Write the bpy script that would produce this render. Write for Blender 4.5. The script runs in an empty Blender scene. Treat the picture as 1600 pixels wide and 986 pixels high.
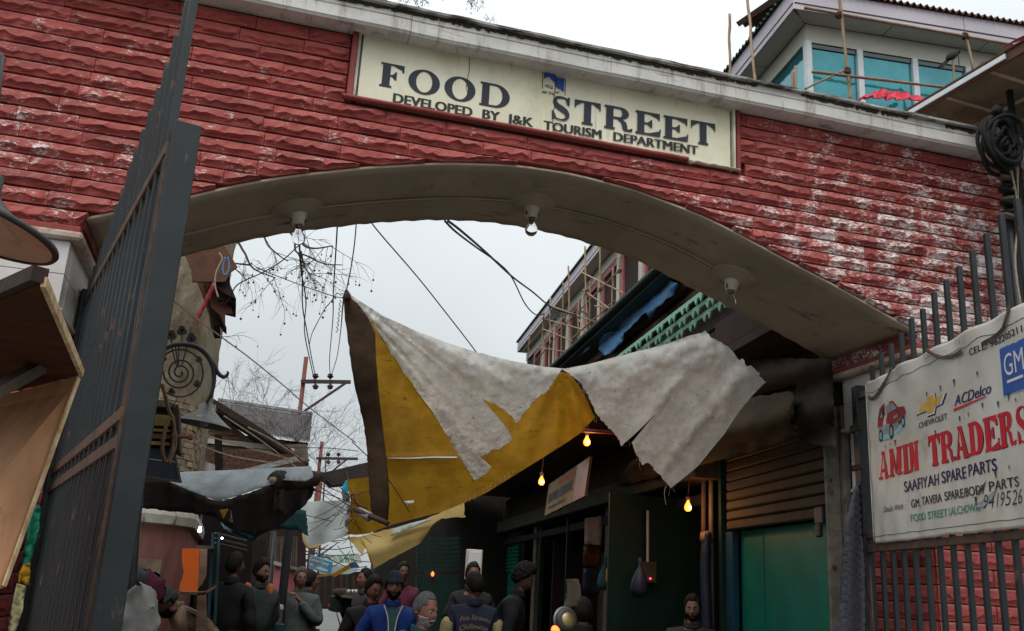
import bpy, bmesh, math, random
from mathutils import Vector, Matrix, noise as mnoise
from mathutils.geometry import delaunay_2d_cdt
random.seed(7)
SC = bpy.context.scene
COL = SC.collection
# ------------------------------------------------------------------ camera
F_PX, PITCH, ROLL, YAW, EYE = 1476.354, 0.28400692, -0.05468583, 0.26684368, 1.62
_cp, _sp = math.cos(PITCH), math.sin(PITCH)
FWD = Vector((math.sin(YAW)*_cp, math.cos(YAW)*_cp, _sp))
_r0 = Vector((math.cos(YAW), -math.sin(YAW), 0)); _d0 = -_r0.cross(FWD)
RIGHT = _r0*math.cos(ROLL)+_d0*math.sin(ROLL)
DOWN = -_r0*math.sin(ROLL)+_d0*math.cos(ROLL)
cam = bpy.data.cameras.new('camera'); co = bpy.data.objects.new('camera', cam); COL.objects.link(co)
m = Matrix.Identity(4)
for i in range(3):
    m[i][0] = RIGHT[i]; m[i][1] = -DOWN[i]; m[i][2] = -FWD[i]
m[2][3] = EYE
co.matrix_world = m
cam.sensor_width = 36; cam.lens = 36*F_PX/1600; cam.clip_start = .05; cam.clip_end = 900
SC.camera = co
# ------------------------------------------------------------------ overcast sky
SUN_EL, SUN_AZ = 58, 205          # sun behind and a little left of the camera
w = bpy.data.worlds.new('World'); SC.world = w; w.use_nodes = True
nt = w.node_tree; nt.nodes.clear()
N = nt.nodes.new; L = nt.links.new
out = N('ShaderNodeOutputWorld'); bg = N('ShaderNodeBackground'); L(bg.outputs[0], out.inputs[0])
sky = N('ShaderNodeTexSky'); sky.sky_type = 'NISHITA'; sky.sun_disc = False
sky.sun_elevation = math.radians(SUN_EL); sky.sun_rotation = math.radians(SUN_AZ)
sky.air_density = 1; sky.dust_density = 4
tc = N('ShaderNodeTexCoord'); sx = N('ShaderNodeSeparateXYZ'); L(tc.outputs['Generated'], sx.inputs[0])
mx = N('ShaderNodeMath'); mx.operation = 'MAXIMUM'; L(sx.outputs['Z'], mx.inputs[0]); mx.inputs[1].default_value = 0
cl = N('ShaderNodeTexNoise'); cl.inputs['Scale'].default_value = 2.2; cl.inputs['Detail'].default_value = 3; L(tc.outputs['Generated'], cl.inputs['Vector'])
# cloud deck brightening towards the zenith
ma = N('ShaderNodeMath'); ma.operation = 'MULTIPLY_ADD'; L(mx.outputs[0], ma.inputs[0]); ma.inputs[1].default_value = 9.2; ma.inputs[2].default_value = 4.7
mb = N('ShaderNodeMath'); mb.operation = 'MULTIPLY_ADD'; L(cl.outputs['Fac'], mb.inputs[0]); mb.inputs[1].default_value = .60; mb.inputs[2].default_value = .70
mc = N('ShaderNodeMath'); mc.operation = 'MULTIPLY'; L(ma.outputs[0], mc.inputs[0]); L(mb.outputs[0], mc.inputs[1])
tint = N('ShaderNodeVectorMath'); tint.operation = 'SCALE'; tint.inputs[0].default_value = (.88, .94, .96); L(mc.outputs[0], tint.inputs['Scale'])
mixs = N('ShaderNodeMixRGB'); mixs.inputs[0].default_value = .93
L(sky.outputs[0], mixs.inputs[1]); L(tint.outputs[0], mixs.inputs[2]); L(mixs.outputs[0], bg.inputs[0])
bg.inputs[1].default_value = .12
sl = bpy.data.lights.new('sun', 'SUN'); sl.energy = 1.5; sl.angle = math.radians(35); sl.color = (1, .97, .93)
so = bpy.data.objects.new('sun', sl); COL.objects.link(so)
el, a_ = math.radians(SUN_EL), math.radians(SUN_AZ)
sd = Vector((math.sin(a_)*math.cos(el), math.cos(a_)*math.cos(el), math.sin(el)))
so.rotation_euler = sd.to_track_quat('Z', 'Y').to_euler()
vs = SC.view_settings; vs.view_transform = 'Standard'; vs.look = 'None'; vs.exposure = 0.05; vs.gamma = 1
SC.cycles.max_bounces = 6; SC.cycles.use_denoising = True

# ------------------------------------------------------------------ pixel of the photograph -> point at a known place
def ray(x, y): return (RIGHT*((x-800)/F_PX)+DOWN*((y-493)/F_PX)+FWD)
def at(x, y, Y):
    d = ray(x, y); d = d*(Y/d.y); return Vector((d.x, d.y, d.z+EYE))
def atX(x, y, X):
    d = ray(x, y); d = d*(X/d.x); return Vector((d.x, d.y, d.z+EYE))
def atZ(x, y, Z):
    d = ray(x, y); d = d*((Z-EYE)/d.z); return Vector((d.x, d.y, d.z+EYE))
def atP(x, y, p0, az):
    n = Vector((math.cos(math.radians(az)), -math.sin(math.radians(az)), 0)); d = ray(x, y)
    t = n.dot(Vector((p0[0], p0[1], 0)))/n.dot(d); d = d*t; return Vector((d.x, d.y, d.z+EYE))
R = math.radians

# ------------------------------------------------------------------ materials
M = {}
def nn(nt, t, **kw):
    n = nt.nodes.new(t)
    for k, v in kw.items(): setattr(n, k, v)
    return n
def mat(name, col, col2=None, sc=6., rough=.8, bump=.25, bs=40., metal=0., mixc=(.4, .6), stretch=(1, 1, 1), rvar=0., spec=.3,
        patch=None, patch2=None, world=True, dist=.004, trans=0.):
    """procedural surface: base + blotches (col2) + optional dirt patch (col, scale, lo, hi, stretch) + fine relief"""
    m = bpy.data.materials.new(name); m.use_nodes = True; t = m.node_tree; b = t.nodes['Principled BSDF']; l = t.links.new
    if world:
        g = nn(t, 'ShaderNodeNewGeometry'); src = g.outputs['Position']
    else:
        g = nn(t, 'ShaderNodeTexCoord'); src = g.outputs['Object']
    mp = nn(t, 'ShaderNodeMapping'); mp.inputs['Scale'].default_value = stretch; l(src, mp.inputs[0])
    no = nn(t, 'ShaderNodeTexNoise'); no.inputs['Scale'].default_value = sc; no.inputs['Detail'].default_value = 6; no.inputs['Roughness'].default_value = .62; l(mp.outputs[0], no.inputs['Vector'])
    cr = nn(t, 'ShaderNodeMapRange'); cr.inputs[1].default_value = mixc[0]; cr.inputs[2].default_value = mixc[1]; l(no.outputs['Fac'], cr.inputs[0])
    mi = nn(t, 'ShaderNodeMixRGB'); l(cr.outputs[0], mi.inputs[0])
    mi.inputs[1].default_value = (*col, 1); mi.inputs[2].default_value = (*(col2 or [c*.72 for c in col]), 1)
    last = mi.outputs[0]
    for p in (patch, patch2):
        if not p: continue
        pc, ps, lo, hi, st = p
        m2 = nn(t, 'ShaderNodeMapping'); m2.inputs['Scale'].default_value = st; m2.inputs['Location'].default_value = (3.1, 1.7, 5.3); l(src, m2.inputs[0])
        n2 = nn(t, 'ShaderNodeTexNoise'); n2.inputs['Scale'].default_value = ps; n2.inputs['Detail'].default_value = 9; n2.inputs['Roughness'].default_value = .7; l(m2.outputs[0], n2.inputs['Vector'])
        r2 = nn(t, 'ShaderNodeMapRange'); r2.inputs[1].default_value = lo; r2.inputs[2].default_value = hi; l(n2.outputs['Fac'], r2.inputs[0])
        x2 = nn(t, 'ShaderNodeMixRGB'); l(r2.outputs[0], x2.inputs[0]); l(last, x2.inputs[1]); x2.inputs[2].default_value = (*pc, 1); last = x2.outputs[0]
    if rvar:
        oi = nn(t, 'ShaderNodeObjectInfo'); rr = nn(t, 'ShaderNodeMapRange'); rr.inputs[3].default_value = 1-rvar; rr.inputs[4].default_value = 1+rvar; l(oi.outputs['Random'], rr.inputs[0])
        hs = nn(t, 'ShaderNodeHueSaturation'); l(rr.outputs[0], hs.inputs['Value']); l(last, hs.inputs['Color']); last = hs.outputs[0]
    l(last, b.inputs['Base Color'])
    b.inputs['Roughness'].default_value = rough; b.inputs['Metallic'].default_value = metal; b.inputs['Specular IOR Level'].default_value = spec
    if bump:
        n3 = nn(t, 'ShaderNodeTexNoise'); n3.inputs['Scale'].default_value = bs; n3.inputs['Detail'].default_value = 5; l(mp.outputs[0], n3.inputs['Vector'])
        bu = nn(t, 'ShaderNodeBump'); bu.inputs['Strength'].default_value = bump; bu.inputs['Distance'].default_value = dist*2; l(n3.outputs['Fac'], bu.inputs['Height']); l(bu.outputs[0], b.inputs['Normal'])
    if trans:   # thin cloth: light from the sky comes through
        tr = nn(t, 'ShaderNodeBsdfTranslucent'); l(last, tr.inputs[0]); ms = nn(t, 'ShaderNodeMixShader'); ms.inputs[0].default_value = trans
        l(b.outputs[0], ms.inputs[1]); l(tr.outputs[0], ms.inputs[2]); l(ms.outputs[0], t.nodes['Material Output'].inputs[0])
    M[name] = m; return m
def emit(name, col, st):
    m = bpy.data.materials.new(name); m.use_nodes = True; b = m.node_tree.nodes['Principled BSDF']
    b.inputs['Base Color'].default_value = (*col, 1); b.inputs['Emission Color'].default_value = (*col, 1); b.inputs['Emission Strength'].default_value = st
    M[name] = m; return m
def glass(name, col, rough=.03, tr=1.):
    m = bpy.data.materials.new(name); m.use_nodes = True; b = m.node_tree.nodes['Principled BSDF']
    b.inputs['Base Color'].default_value = (*col, 1); b.inputs['Roughness'].default_value = rough
    b.inputs['Transmission Weight'].default_value = tr; b.inputs['IOR'].default_value = 1.06; b.inputs['Specular IOR Level'].default_value = 1.
    M[name] = m; return m
# red painted split-faced stone, with white salt bloom growing towards the ends of the wall
def stone_mat(name, joint=False):
    m = mat(name, (.40, .078, .068) if not joint else (.20, .035, .030), (.28, .052, .045) if not joint else (.13, .022, .02), sc=9, rough=.78, bump=.7, bs=34, stretch=(.55, 1, 1.5), rvar=0 if joint else .13, spec=.4, dist=.005)  # joint colour darkened to paint the shadow lines between courses
    t = m.node_tree; l = t.links.new; b = t.nodes['Principled BSDF']
    src = b.inputs['Base Color'].links[0].from_socket
    g = nn(t, 'ShaderNodeNewGeometry'); sp = nn(t, 'ShaderNodeSeparateXYZ'); l(g.outputs['Position'], sp.inputs[0])
    sn = nn(t, 'ShaderNodeSeparateXYZ'); l(g.outputs['Normal'], sn.inputs[0]); du_ = nn(t, 'ShaderNodeMapRange'); du_.inputs[1].default_value = .15; du_.inputs[2].default_value = .75; du_.inputs[4].default_value = .5; l(sn.outputs['Z'], du_.inputs[0])
    dm = nn(t, 'ShaderNodeMixRGB'); l(du_.outputs[0], dm.inputs[0]); l(src, dm.inputs[1]); dm.inputs[2].default_value = (.30, .17, .14, 1); src = dm.outputs[0]
    # bloom amount along x : left patch 0..-1.6, right patch 2.6..5
    ra = nn(t, 'ShaderNodeMapRange'); ra.inputs[1].default_value = 1.8; ra.inputs[2].default_value = 4.2; ra.inputs[3].default_value = 0; ra.inputs[4].default_value = .155; l(sp.outputs['X'], ra.inputs[0])
    rb = nn(t, 'ShaderNodeMapRange'); rb.inputs[1].default_value = .3; rb.inputs[2].default_value = -1.2; rb.inputs[3].default_value = 0; rb.inputs[4].default_value = .06; l(sp.outputs['X'], rb.inputs[0])
    rc = nn(t, 'ShaderNodeMapRange'); rc.inputs[1].default_value = 4.7; rc.inputs[2].default_value = 3.9; rc.inputs[3].default_value = -.04; rc.inputs[4].default_value = .05; l(sp.outputs['Z'], rc.inputs[0])
    rd = nn(t, 'ShaderNodeMapRange'); rd.inputs[1].default_value = 2.4; rd.inputs[2].default_value = 3.1; rd.inputs[3].default_value = -.25; rd.inputs[4].default_value = 0; l(sp.outputs['Z'], rd.inputs[0])
    s = ra.outputs[0]
    for o in (rb, rc, rd):
        a = nn(t, 'ShaderNodeMath'); a.operation = 'ADD'; l(s, a.inputs[0]); l(o.outputs[0], a.inputs[1]); s = a.outputs[0]
    n1 = nn(t, 'ShaderNodeTexNoise'); n1.inputs['Scale'].default_value = 7; n1.inputs['Detail'].default_value = 4; l(g.outputs['Position'], n1.inputs['Vector'])
    mp = nn(t, 'ShaderNodeMapping'); mp.inputs['Scale'].default_value = (.6, 1, 1.6); l(g.outputs['Position'], mp.inputs[0])
    n2 = nn(t, 'ShaderNodeTexNoise'); n2.inputs['Scale'].default_value = 52; n2.inputs['Detail'].default_value = 10; n2.inputs['Roughness'].default_value = .72; l(mp.outputs[0], n2.inputs['Vector'])
    a = nn(t, 'ShaderNodeMath'); a.operation = 'MULTIPLY_ADD'; l(n1.outputs['Fac'], a.inputs[0]); a.inputs[1].default_value = .55; l(n2.outputs['Fac'], a.inputs[2])
    oi = nn(t, 'ShaderNodeObjectInfo'); a3 = nn(t, 'ShaderNodeMath'); a3.operation = 'MULTIPLY_ADD'; l(oi.outputs['Random'], a3.inputs[0]); a3.inputs[1].default_value = .09; l(a.outputs[0], a3.inputs[2])
    a2 = nn(t, 'ShaderNodeMath'); a2.operation = 'ADD'; l(a3.outputs[0], a2.inputs[0]); l(s, a2.inputs[1])
    r = nn(t, 'ShaderNodeMapRange'); r.inputs[1].default_value = .985+(.10 if joint else 0); r.inputs[2].default_value = 1.10+(.10 if joint else 0); l(a2.outputs[0], r.inputs[0])
    x = nn(t, 'ShaderNodeMixRGB'); l(r.outputs[0], x.inputs[0]); l(src, x.inputs[1]); x.inputs[2].default_value = (.74, .68, .66, 1)
    l(x.outputs[0], b.inputs['Base Color'])
    return m
stone_mat('red_stone'); stone_mat('red_joint', True)
mat('cream_cornice', (.66, .64, .60), (.55, .53, .49), sc=3, rough=.75, bump=.2, patch=((.10, .085, .07), 5.5, .60, .70, (.35, 1, 3.2)), patch2=((.35, .31, .26), 6, .53, .68, (2.5, 1, .35)))
mat('cornice_lip', (.42, .41, .38), (.25, .24, .21), sc=7, rough=.85, bump=.4, patch=((.05, .042, .035), 7, .50, .60, (.5, 1, 2)))
mat('plaster', (.43, .345, .25), (.35, .28, .20), sc=2.2, rough=.85, bump=.25, bs=20, stretch=(1, .5, 1), patch=((.28, .22, .16), 3.5, .58, .75, (1, .6, 1)), patch2=((.12, .10, .08), 1.6, .60, .68, (1, 3, 3)))
mat('marble', (.70, .67, .65), (.58, .53, .50), sc=2.6, rough=.42, bump=.05, spec=.5, patch=((.22, .16, .12), 2.4, .60, .74, (1.2, 1.2, .5)))
mat('marble_trim', (.55, .48, .42), (.40, .27, .2), sc=4, rough=.5, bump=.15, patch=((.2, .1, .07), 6, .55, .7, (1, 1, 1)))
mat('red_trim', (.30, .055, .045), (.2, .04, .035), sc=8, rough=.6, bump=.2)
mat('sign_face', (.83, .79, .61), (.76, .71, .51), sc=1.5, rough=.32, bump=.03, spec=.5, patch=((.30, .22, .11), 6, .58, .78, (3.2, 1, .30)), patch2=((.56, .50, .30), 2.5, .5, .8, (1, 1, .8)))
mat('sign_edge', (.72, .70, .60), (.5, .46, .36), sc=6, rough=.5, bump=.1)
mat('ink_dark', (.022, .028, .04), (.03, .036, .05), rough=.5, bump=.1)
mat('ink_black', (.018, .018, .02), (.04, .04, .04), sc=12, rough=.5, bump=.05)
mat('ink_blue', (.03, .09, .36), (.04, .11, .40), rough=.5, bump=0)
mat('ink_navy', (.018, .015, .085), (.025, .022, .10), rough=.5, bump=0)
mat('ink_red', (.62, .018, .035), (.55, .02, .04), rough=.5, bump=0)
mat('ink_green', (.01, .25, .16), (.02, .3, .2), rough=.5, bump=0)
mat('ink_white', (.75, .76, .76), (.7, .7, .7), rough=.5, bump=0)
mat('ink_cyan', (.25, .55, .68), (.2, .5, .6), rough=.5, bump=0)
mat('ink_gold', (.72, .45, .08), (.55, .32, .05), sc=14, rough=.4, bump=0)
mat('ink_grey', (.32, .34, .36), (.22, .24, .26), sc=14, rough=.5, bump=0)
mat('ink_maroon', (.32, .03, .04), (.22, .02, .03), sc=20, rough=.45, bump=0)
mat('gate_paint', (.011, .017, .020), (.007, .011, .013), sc=5, rough=.5, bump=.10, bs=30, spec=.5, patch=((.12, .055, .03), 9, .60, .68, (1, 1, .6)), patch2=((.11, .12, .12), 9, .66, .74, (2.5, 2.5, .5)))
mat('gate_rust', (.13, .085, .06), (.07, .055, .045), sc=10, rough=.7, bump=.35, patch=((.18, .08, .04), 12, .55, .68, (1, 1, 1)))
mat('black_iron', (.025, .025, .028), (.04, .035, .03), sc=10, rough=.5, bump=.2, spec=.5)
mat('enamel_grey', (.15, .15, .14), (.10, .10, .09), sc=5, rough=.5, bump=.15, patch=((.45, .45, .42), 11, .58, .66, (2, 2, .3)), spec=.5)
mat('enamel_inner', (.72, .36, .22), (.75, .50, .38), sc=2.5, rough=.5, bump=.05, patch=((.22, .13, .10), 3, .55, .7, (1, 1, 1)))
mat('porcelain', (.62, .55, .47), (.52, .44, .37), sc=14, rough=.35, bump=.05, spec=.5)
mat('pvc', (.5, .45, .38), (.4, .35, .28), rough=.5, bump=.05)
glass('bulb_glass', (.92, .93, .93))
mat('filament', (.3, .28, .25), rough=.4, metal=.8)
mat('ply', (.46, .235, .12), (.36, .17, .08), sc=3.0, rough=.6, bump=.12, stretch=(4, 4, .5), patch=((.26, .12, .06), 5, .60, .72, (3, 3, .6)))
mat('ply_edge', (.62, .47, .28), (.4, .25, .13), sc=20, rough=.75, bump=.3)
mat('dark_wood', (.085, .033, .017), (.055, .022, .012), sc=4, rough=.55, bump=.2, stretch=(1, 3, 1))
mat('brown_wood', (.20, .12, .075), (.12, .075, .05), sc=5, rough=.75, bump=.3, stretch=(1, 1, 3))
mat('old_wood', (.16, .125, .095), (.10, .08, .06), sc=8, rough=.85, bump=.5)
mat('black_wood', (.025, .018, .014), (.04, .022, .016), sc=8, rough=.85, bump=.4)
mat('white_tarp', (.86, .83, .78), (.70, .66, .60), sc=9, rough=.7, bump=1., bs=26, dist=.012, patch=((.36, .31, .26), 3.4, .58, .84, (1, 1, 1.6)), patch2=((.13, .10, .08), 22, .61, .69, (.7, 1, 2.2)), trans=.5)
mat('yellow_tarp', (.44, .235, .012), (.35, .18, .010), sc=6, rough=.6, bump=.5, bs=12, dist=.008, patch=((.15, .07, .01), 9, .60, .68, (.8, .8, 3.2)), patch2=((.26, .13, .01), 4, .55, .75, (1, 1, .4)), trans=.38)
mat('yellow_hem', (.76, .50, .03), (.6, .36, .02), sc=10, rough=.6, bump=.2, trans=.3)
mat('pale_tarp', (.74, .56, .22), (.66, .48, .16), sc=4, rough=.6, bump=.4, bs=10, dist=.008, patch=((.34, .22, .07), 8, .62, .74, (1, 1, 1)), trans=.42)
mat('cool_tarp', (.62, .68, .66), (.52, .58, .57), sc=4, rough=.6, bump=.4, bs=10, dist=.008, patch=((.3, .3, .26), 8, .64, .75, (1, 1, 1)), trans=.35)
mat('hem_brown', (.105, .066, .036), (.08, .05, .03), sc=5, rough=.85, bump=.5, bs=25, trans=.3)
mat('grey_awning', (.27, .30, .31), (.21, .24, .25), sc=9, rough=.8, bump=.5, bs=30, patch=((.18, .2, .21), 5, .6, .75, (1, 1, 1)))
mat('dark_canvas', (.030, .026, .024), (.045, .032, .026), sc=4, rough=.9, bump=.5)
mat('teal_canvas', (.012, .05, .06), (.02, .07, .08), sc=4, rough=.8, bump=.4)
mat('blue_tarp', (.07, .28, .60), (.12, .30, .50), sc=3, rough=.6, bump=.5, bs=14, dist=.01, stretch=(.6, .6, 1), patch=((.35, .36, .36), 3.2, .55, .72, (.5, .5, 1.2)), trans=.15)
mat('cyan_cloth', (.02, .42, .60), rough=.7)
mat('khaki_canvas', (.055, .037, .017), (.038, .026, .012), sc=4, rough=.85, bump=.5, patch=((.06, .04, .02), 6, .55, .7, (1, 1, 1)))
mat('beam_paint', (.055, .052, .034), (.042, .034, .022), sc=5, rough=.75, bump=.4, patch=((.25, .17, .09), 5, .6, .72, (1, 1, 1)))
mat('green_shutter', (.002, .155, .105), (.002, .12, .08), sc=3, rough=.5, bump=.25, patch=((.10, .13, .07), 6, .60, .74, (1, 1, .5)))
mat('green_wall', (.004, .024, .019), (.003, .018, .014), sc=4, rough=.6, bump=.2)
mat('shutter_box', (.038, .030, .019), (.026, .020, .013), sc=5, rough=.7, bump=.4)
mat('peeling_post', (.17, .155, .13), (.11, .10, .08), sc=9, rough=.8, bump=.5, patch=((.06, .05, .045), 13, .57, .63, (1, 1, .5)))
mat('cream_post', (.12, .10, .07), (.085, .07, .05), sc=6, rough=.8, bump=.3)
mat('grey_cloth', (.075, .078, .095), (.055, .056, .07), sc=30, rough=.95, bump=.6, bs=120)
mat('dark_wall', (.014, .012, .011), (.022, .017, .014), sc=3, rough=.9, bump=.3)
mat('maroon_wall', (.04, .02, .02), (.028, .016, .015), sc=3, rough=.9, bump=.3)
mat('mud_brick', (.38, .295, .195), (.27, .205, .135), sc=6, rough=.9, bump=.7, bs=40, rvar=.2)
mat('mud_joint', (.20, .155, .105), (.13, .10, .07), sc=10, rough=.95, bump=.8)
mat('mud_plaster', (.30, .25, .17), (.22, .18, .12), sc=7, rough=.95, bump=.9, bs=25, patch=((.18, .13, .085), 8, .56, .66, (1, 1, .7)))
mat('pink_plaster', (.30, .13, .105), (.23, .095, .08), sc=3, rough=.75, bump=.3, stretch=(2, 2, .4), patch=((.07, .035, .03), 3, .60, .74, (3, 3, .3)))
mat('white_band', (.60, .58, .52), (.45, .42, .36), sc=5, rough=.8, bump=.3, patch=((.08, .06, .05), 5, .58, .66, (2, 2, .4)))
mat('orange_panel', (.95, .17, .02), (.9, .15, .02), rough=.5, bump=.05)
mat('roof_zinc', (.24, .215, .215), (.19, .16, .165), sc=2, rough=.6, bump=.2, stretch=(2.5, 2.5, .5), patch=((.30, .32, .32), 2, .5, .6, (3, 3, .4)))
mat('roof_rust', (.10, .045, .028), (.14, .06, .035), sc=5, rough=.8, bump=.5)
mat('roof_green', (.030, .048, .045), (.04, .06, .055), sc=4, rough=.7, bump=.3)
mat('leaf_litter', (.12, .05, .03), (.03, .02, .015), sc=25, rough=.9, bump=.8)
mat('panel_white', (.62, .62, .53), (.57, .57, .48), sc=1.2, rough=.45, bump=.03)
mat('fascia_pink', (.60, .55, .60), (.54, .49, .54), sc=1, rough=.5, bump=.03)
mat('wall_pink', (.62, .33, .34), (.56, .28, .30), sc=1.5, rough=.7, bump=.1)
mat('wall_rose', (.50, .16, .18), (.42, .13, .15), sc=2, rough=.7, bump=.1)
mat('wall_cream', (.62, .58, .48), (.54, .50, .40), sc=2, rough=.7, bump=.1)
mat('frame_white', (.68, .72, .74), (.6, .64, .66), rough=.4, bump=.03)
gm = mat('teal_glass', (.05, .30, .34), (.035, .22, .26), sc=1.2, rough=.05, bump=.25, bs=.9, dist=.02, spec=1.0)
gm.node_tree.nodes['Principled BSDF'].inputs['Metallic'].default_value = .45
mat('dark_glass', (.03, .05, .06), rough=.1, bump=0, spec=.8)
mat('bamboo', (.38, .27, .17), (.28, .18, .11), sc=6, rough=.65, bump=.3, stretch=(1, 1, .4), rvar=.18)
mat('twine', (.10, .06, .035), (.16, .1, .06), sc=30, rough=.95, bump=.5)
mat('rope', (.42, .36, .27), (.3, .25, .18), sc=30, rough=.95, bump=.4)
mat('red_sheet', (.62, .015, .05), (.5, .01, .04), sc=3, rough=.45, bump=.3, patch=((.7, .35, .4), 2, .62, .8, (1, 1, 1)))
mat('ceiling_sheet', (.20, .155, .095), (.12, .10, .07), sc=2.2, rough=.8, bump=.3, patch=((.30, .22, .13), 3, .58, .7, (1, 1, 1)), patch2=((.07, .035, .02), 4, .58, .72, (1, 1, 1)))
mat('wire', (.03, .028, .028), rough=.6, bump=0)
mat('wire_red', (.10, .035, .04), rough=.6, bump=0)
mat('rubber', (.008, .008, .009), (.012, .012, .013), rough=.85, bump=.3)
mat('pole_red', (.17, .06, .05), (.18, .05, .04), sc=8, rough=.8, bump=.3)
mat('pole_dark', (.05, .045, .045), (.08, .05, .045), sc=8, rough=.8, bump=.3)
mat('bark', (.055, .042, .038), (.04, .03, .028), sc=10, rough=.95, bump=.5)
mat('bark_far', (.12, .11, .11), rough=.95, bump=0)
mat('bounce_concrete', (.17, .165, .155), (.13, .125, .12), sc=2, rough=.8, bump=.3)
mat('asphalt', (.06, .058, .055), (.045, .043, .04), sc=5, rough=.75, bump=.6, bs=60)
mat('paving', (.13, .125, .12), (.09, .088, .085), sc=5, rough=.5, bump=.4, rvar=.15)
mat('kerb', (.20, .19, .175), (.15, .14, .13), sc=6, rough=.8, bump=.4)
mat('steel', (.25, .245, .235), (.18, .175, .17), rough=.35, metal=.8, bump=.05)
mat('brass', (.45, .33, .14), (.35, .25, .10), rough=.35, metal=.8, bump=.05)
mat('paper', (.36, .36, .42), (.3, .3, .35), rough=.8, bump=.1)
mat('sack', (.33, .32, .31), (.25, .24, .23), sc=12, rough=.85, bump=.5, bs=30)
mat('green_cloth', (.02, .26, .15), (.03, .32, .2), sc=8, rough=.85, bump=.3)
mat('yellow_cloth', (.60, .34, .02), (.5, .27, .02), sc=8, rough=.85, bump=.3)
mat('cream_cloth', (.50, .46, .26), (.42, .38, .2), sc=8, rough=.85, bump=.3)
mat('sign_cyan', (.06, .32, .50), (.05, .28, .44), rough=.4, bump=0)
mat('hotel_face', (.30, .17, .08), (.20, .10, .05), sc=4, rough=.3, bump=.15, bs=9, spec=.6)
mat('banner_face', (.64, .61, .56), (.55, .52, .46), sc=2.4, rough=.42, bump=.30, bs=7, dist=.008, spec=.4, patch=((.30, .22, .13), 2.6, .60, .82, (1, 1, 1)), patch2=((.25, .22, .19), 12, .64, .70, (2, 2, .5)))
mat('mint_paint', (.22, .46, .33), (.26, .50, .37), sc=5, rough=.6, bump=.2, patch=((.10, .16, .10), 9, .6, .7, (1, 1, 1)))
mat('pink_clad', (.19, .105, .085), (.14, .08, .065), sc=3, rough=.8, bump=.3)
mat('yellow_metal', (.28, .22, .03), (.18, .12, .03), sc=8, rough=.6, bump=.2)
mat('navy_panel', (.02, .024, .045), (.014, .017, .03), sc=6, rough=.45, bump=.1)
emit('bulb_lit', (1, .17, .02), 5); emit('bulb_core', (1, .50, .12), 40); emit('cfl', (.80, .9, 1), 8); emit('led_red', (1, .03, .05), 8); emit('ember', (1, .16, .03), 3)
# people
for nme, c in dict(skin_tan=(.27, .135, .088), skin_dark=(.15, .078, .053), skin_red=(.26, .11, .076), hair_black=(.012, .010, .009), hair_grey=(.10, .10, .10), beard_grey=(.28, .27, .26), eye_white=(.30, .27, .25),
    coat_brown=(.21, .14, .095), beanie_green=(.022, .03, .022), coat_black=(.012, .012, .015), vest_dark=(.03, .04, .04), vest_orange=(.42, .13, .03), sleeve_grey=(.09, .08, .10), coat_grey=(.085, .098, .095), coat_charcoal=(.035, .03, .03), jacket_blue=(.010, .042, .22), beanie_navy=(.02, .03, .055), shirt_teal=(.03, .10, .10), jacket_teal=(.015, .05, .07), sleeve_cream=(.34, .27, .13), shirt_pink=(.10, .015, .035), shirt_white=(.3, .3, .3), trouser=(.03, .03, .04), jeans=(.03, .045, .08), sweater_blue=(.03, .09, .22), shoe=(.02, .015, .012), gold_thread=(.35, .25, .10), jacket_navy=(.018, .022, .045), scarf=(.07,.05,.07)).items():
    mat(nme, c, rough=.85 if 'skin' not in nme else .55, bump=.25 if 'skin' not in nme else .05, sc=9, bs=60)

mat('kiosk_wood', (.075, .026, .013), (.05, .018, .009), sc=4, rough=.85, bump=.2, spec=.1, stretch=(1, 3, 1))
mat('divider_blue', (.006, .05, .085), rough=.6, bump=.1)

for _h, _c in (('hair_black', (.014, .011, .010)), ('hair_grey', (.10, .10, .10))): mat(_h, [c*.7 for c in _c], _c, sc=60, rough=.65, bump=.7, bs=160, dist=.004, stretch=(1, 1, .25), spec=.15)
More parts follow.
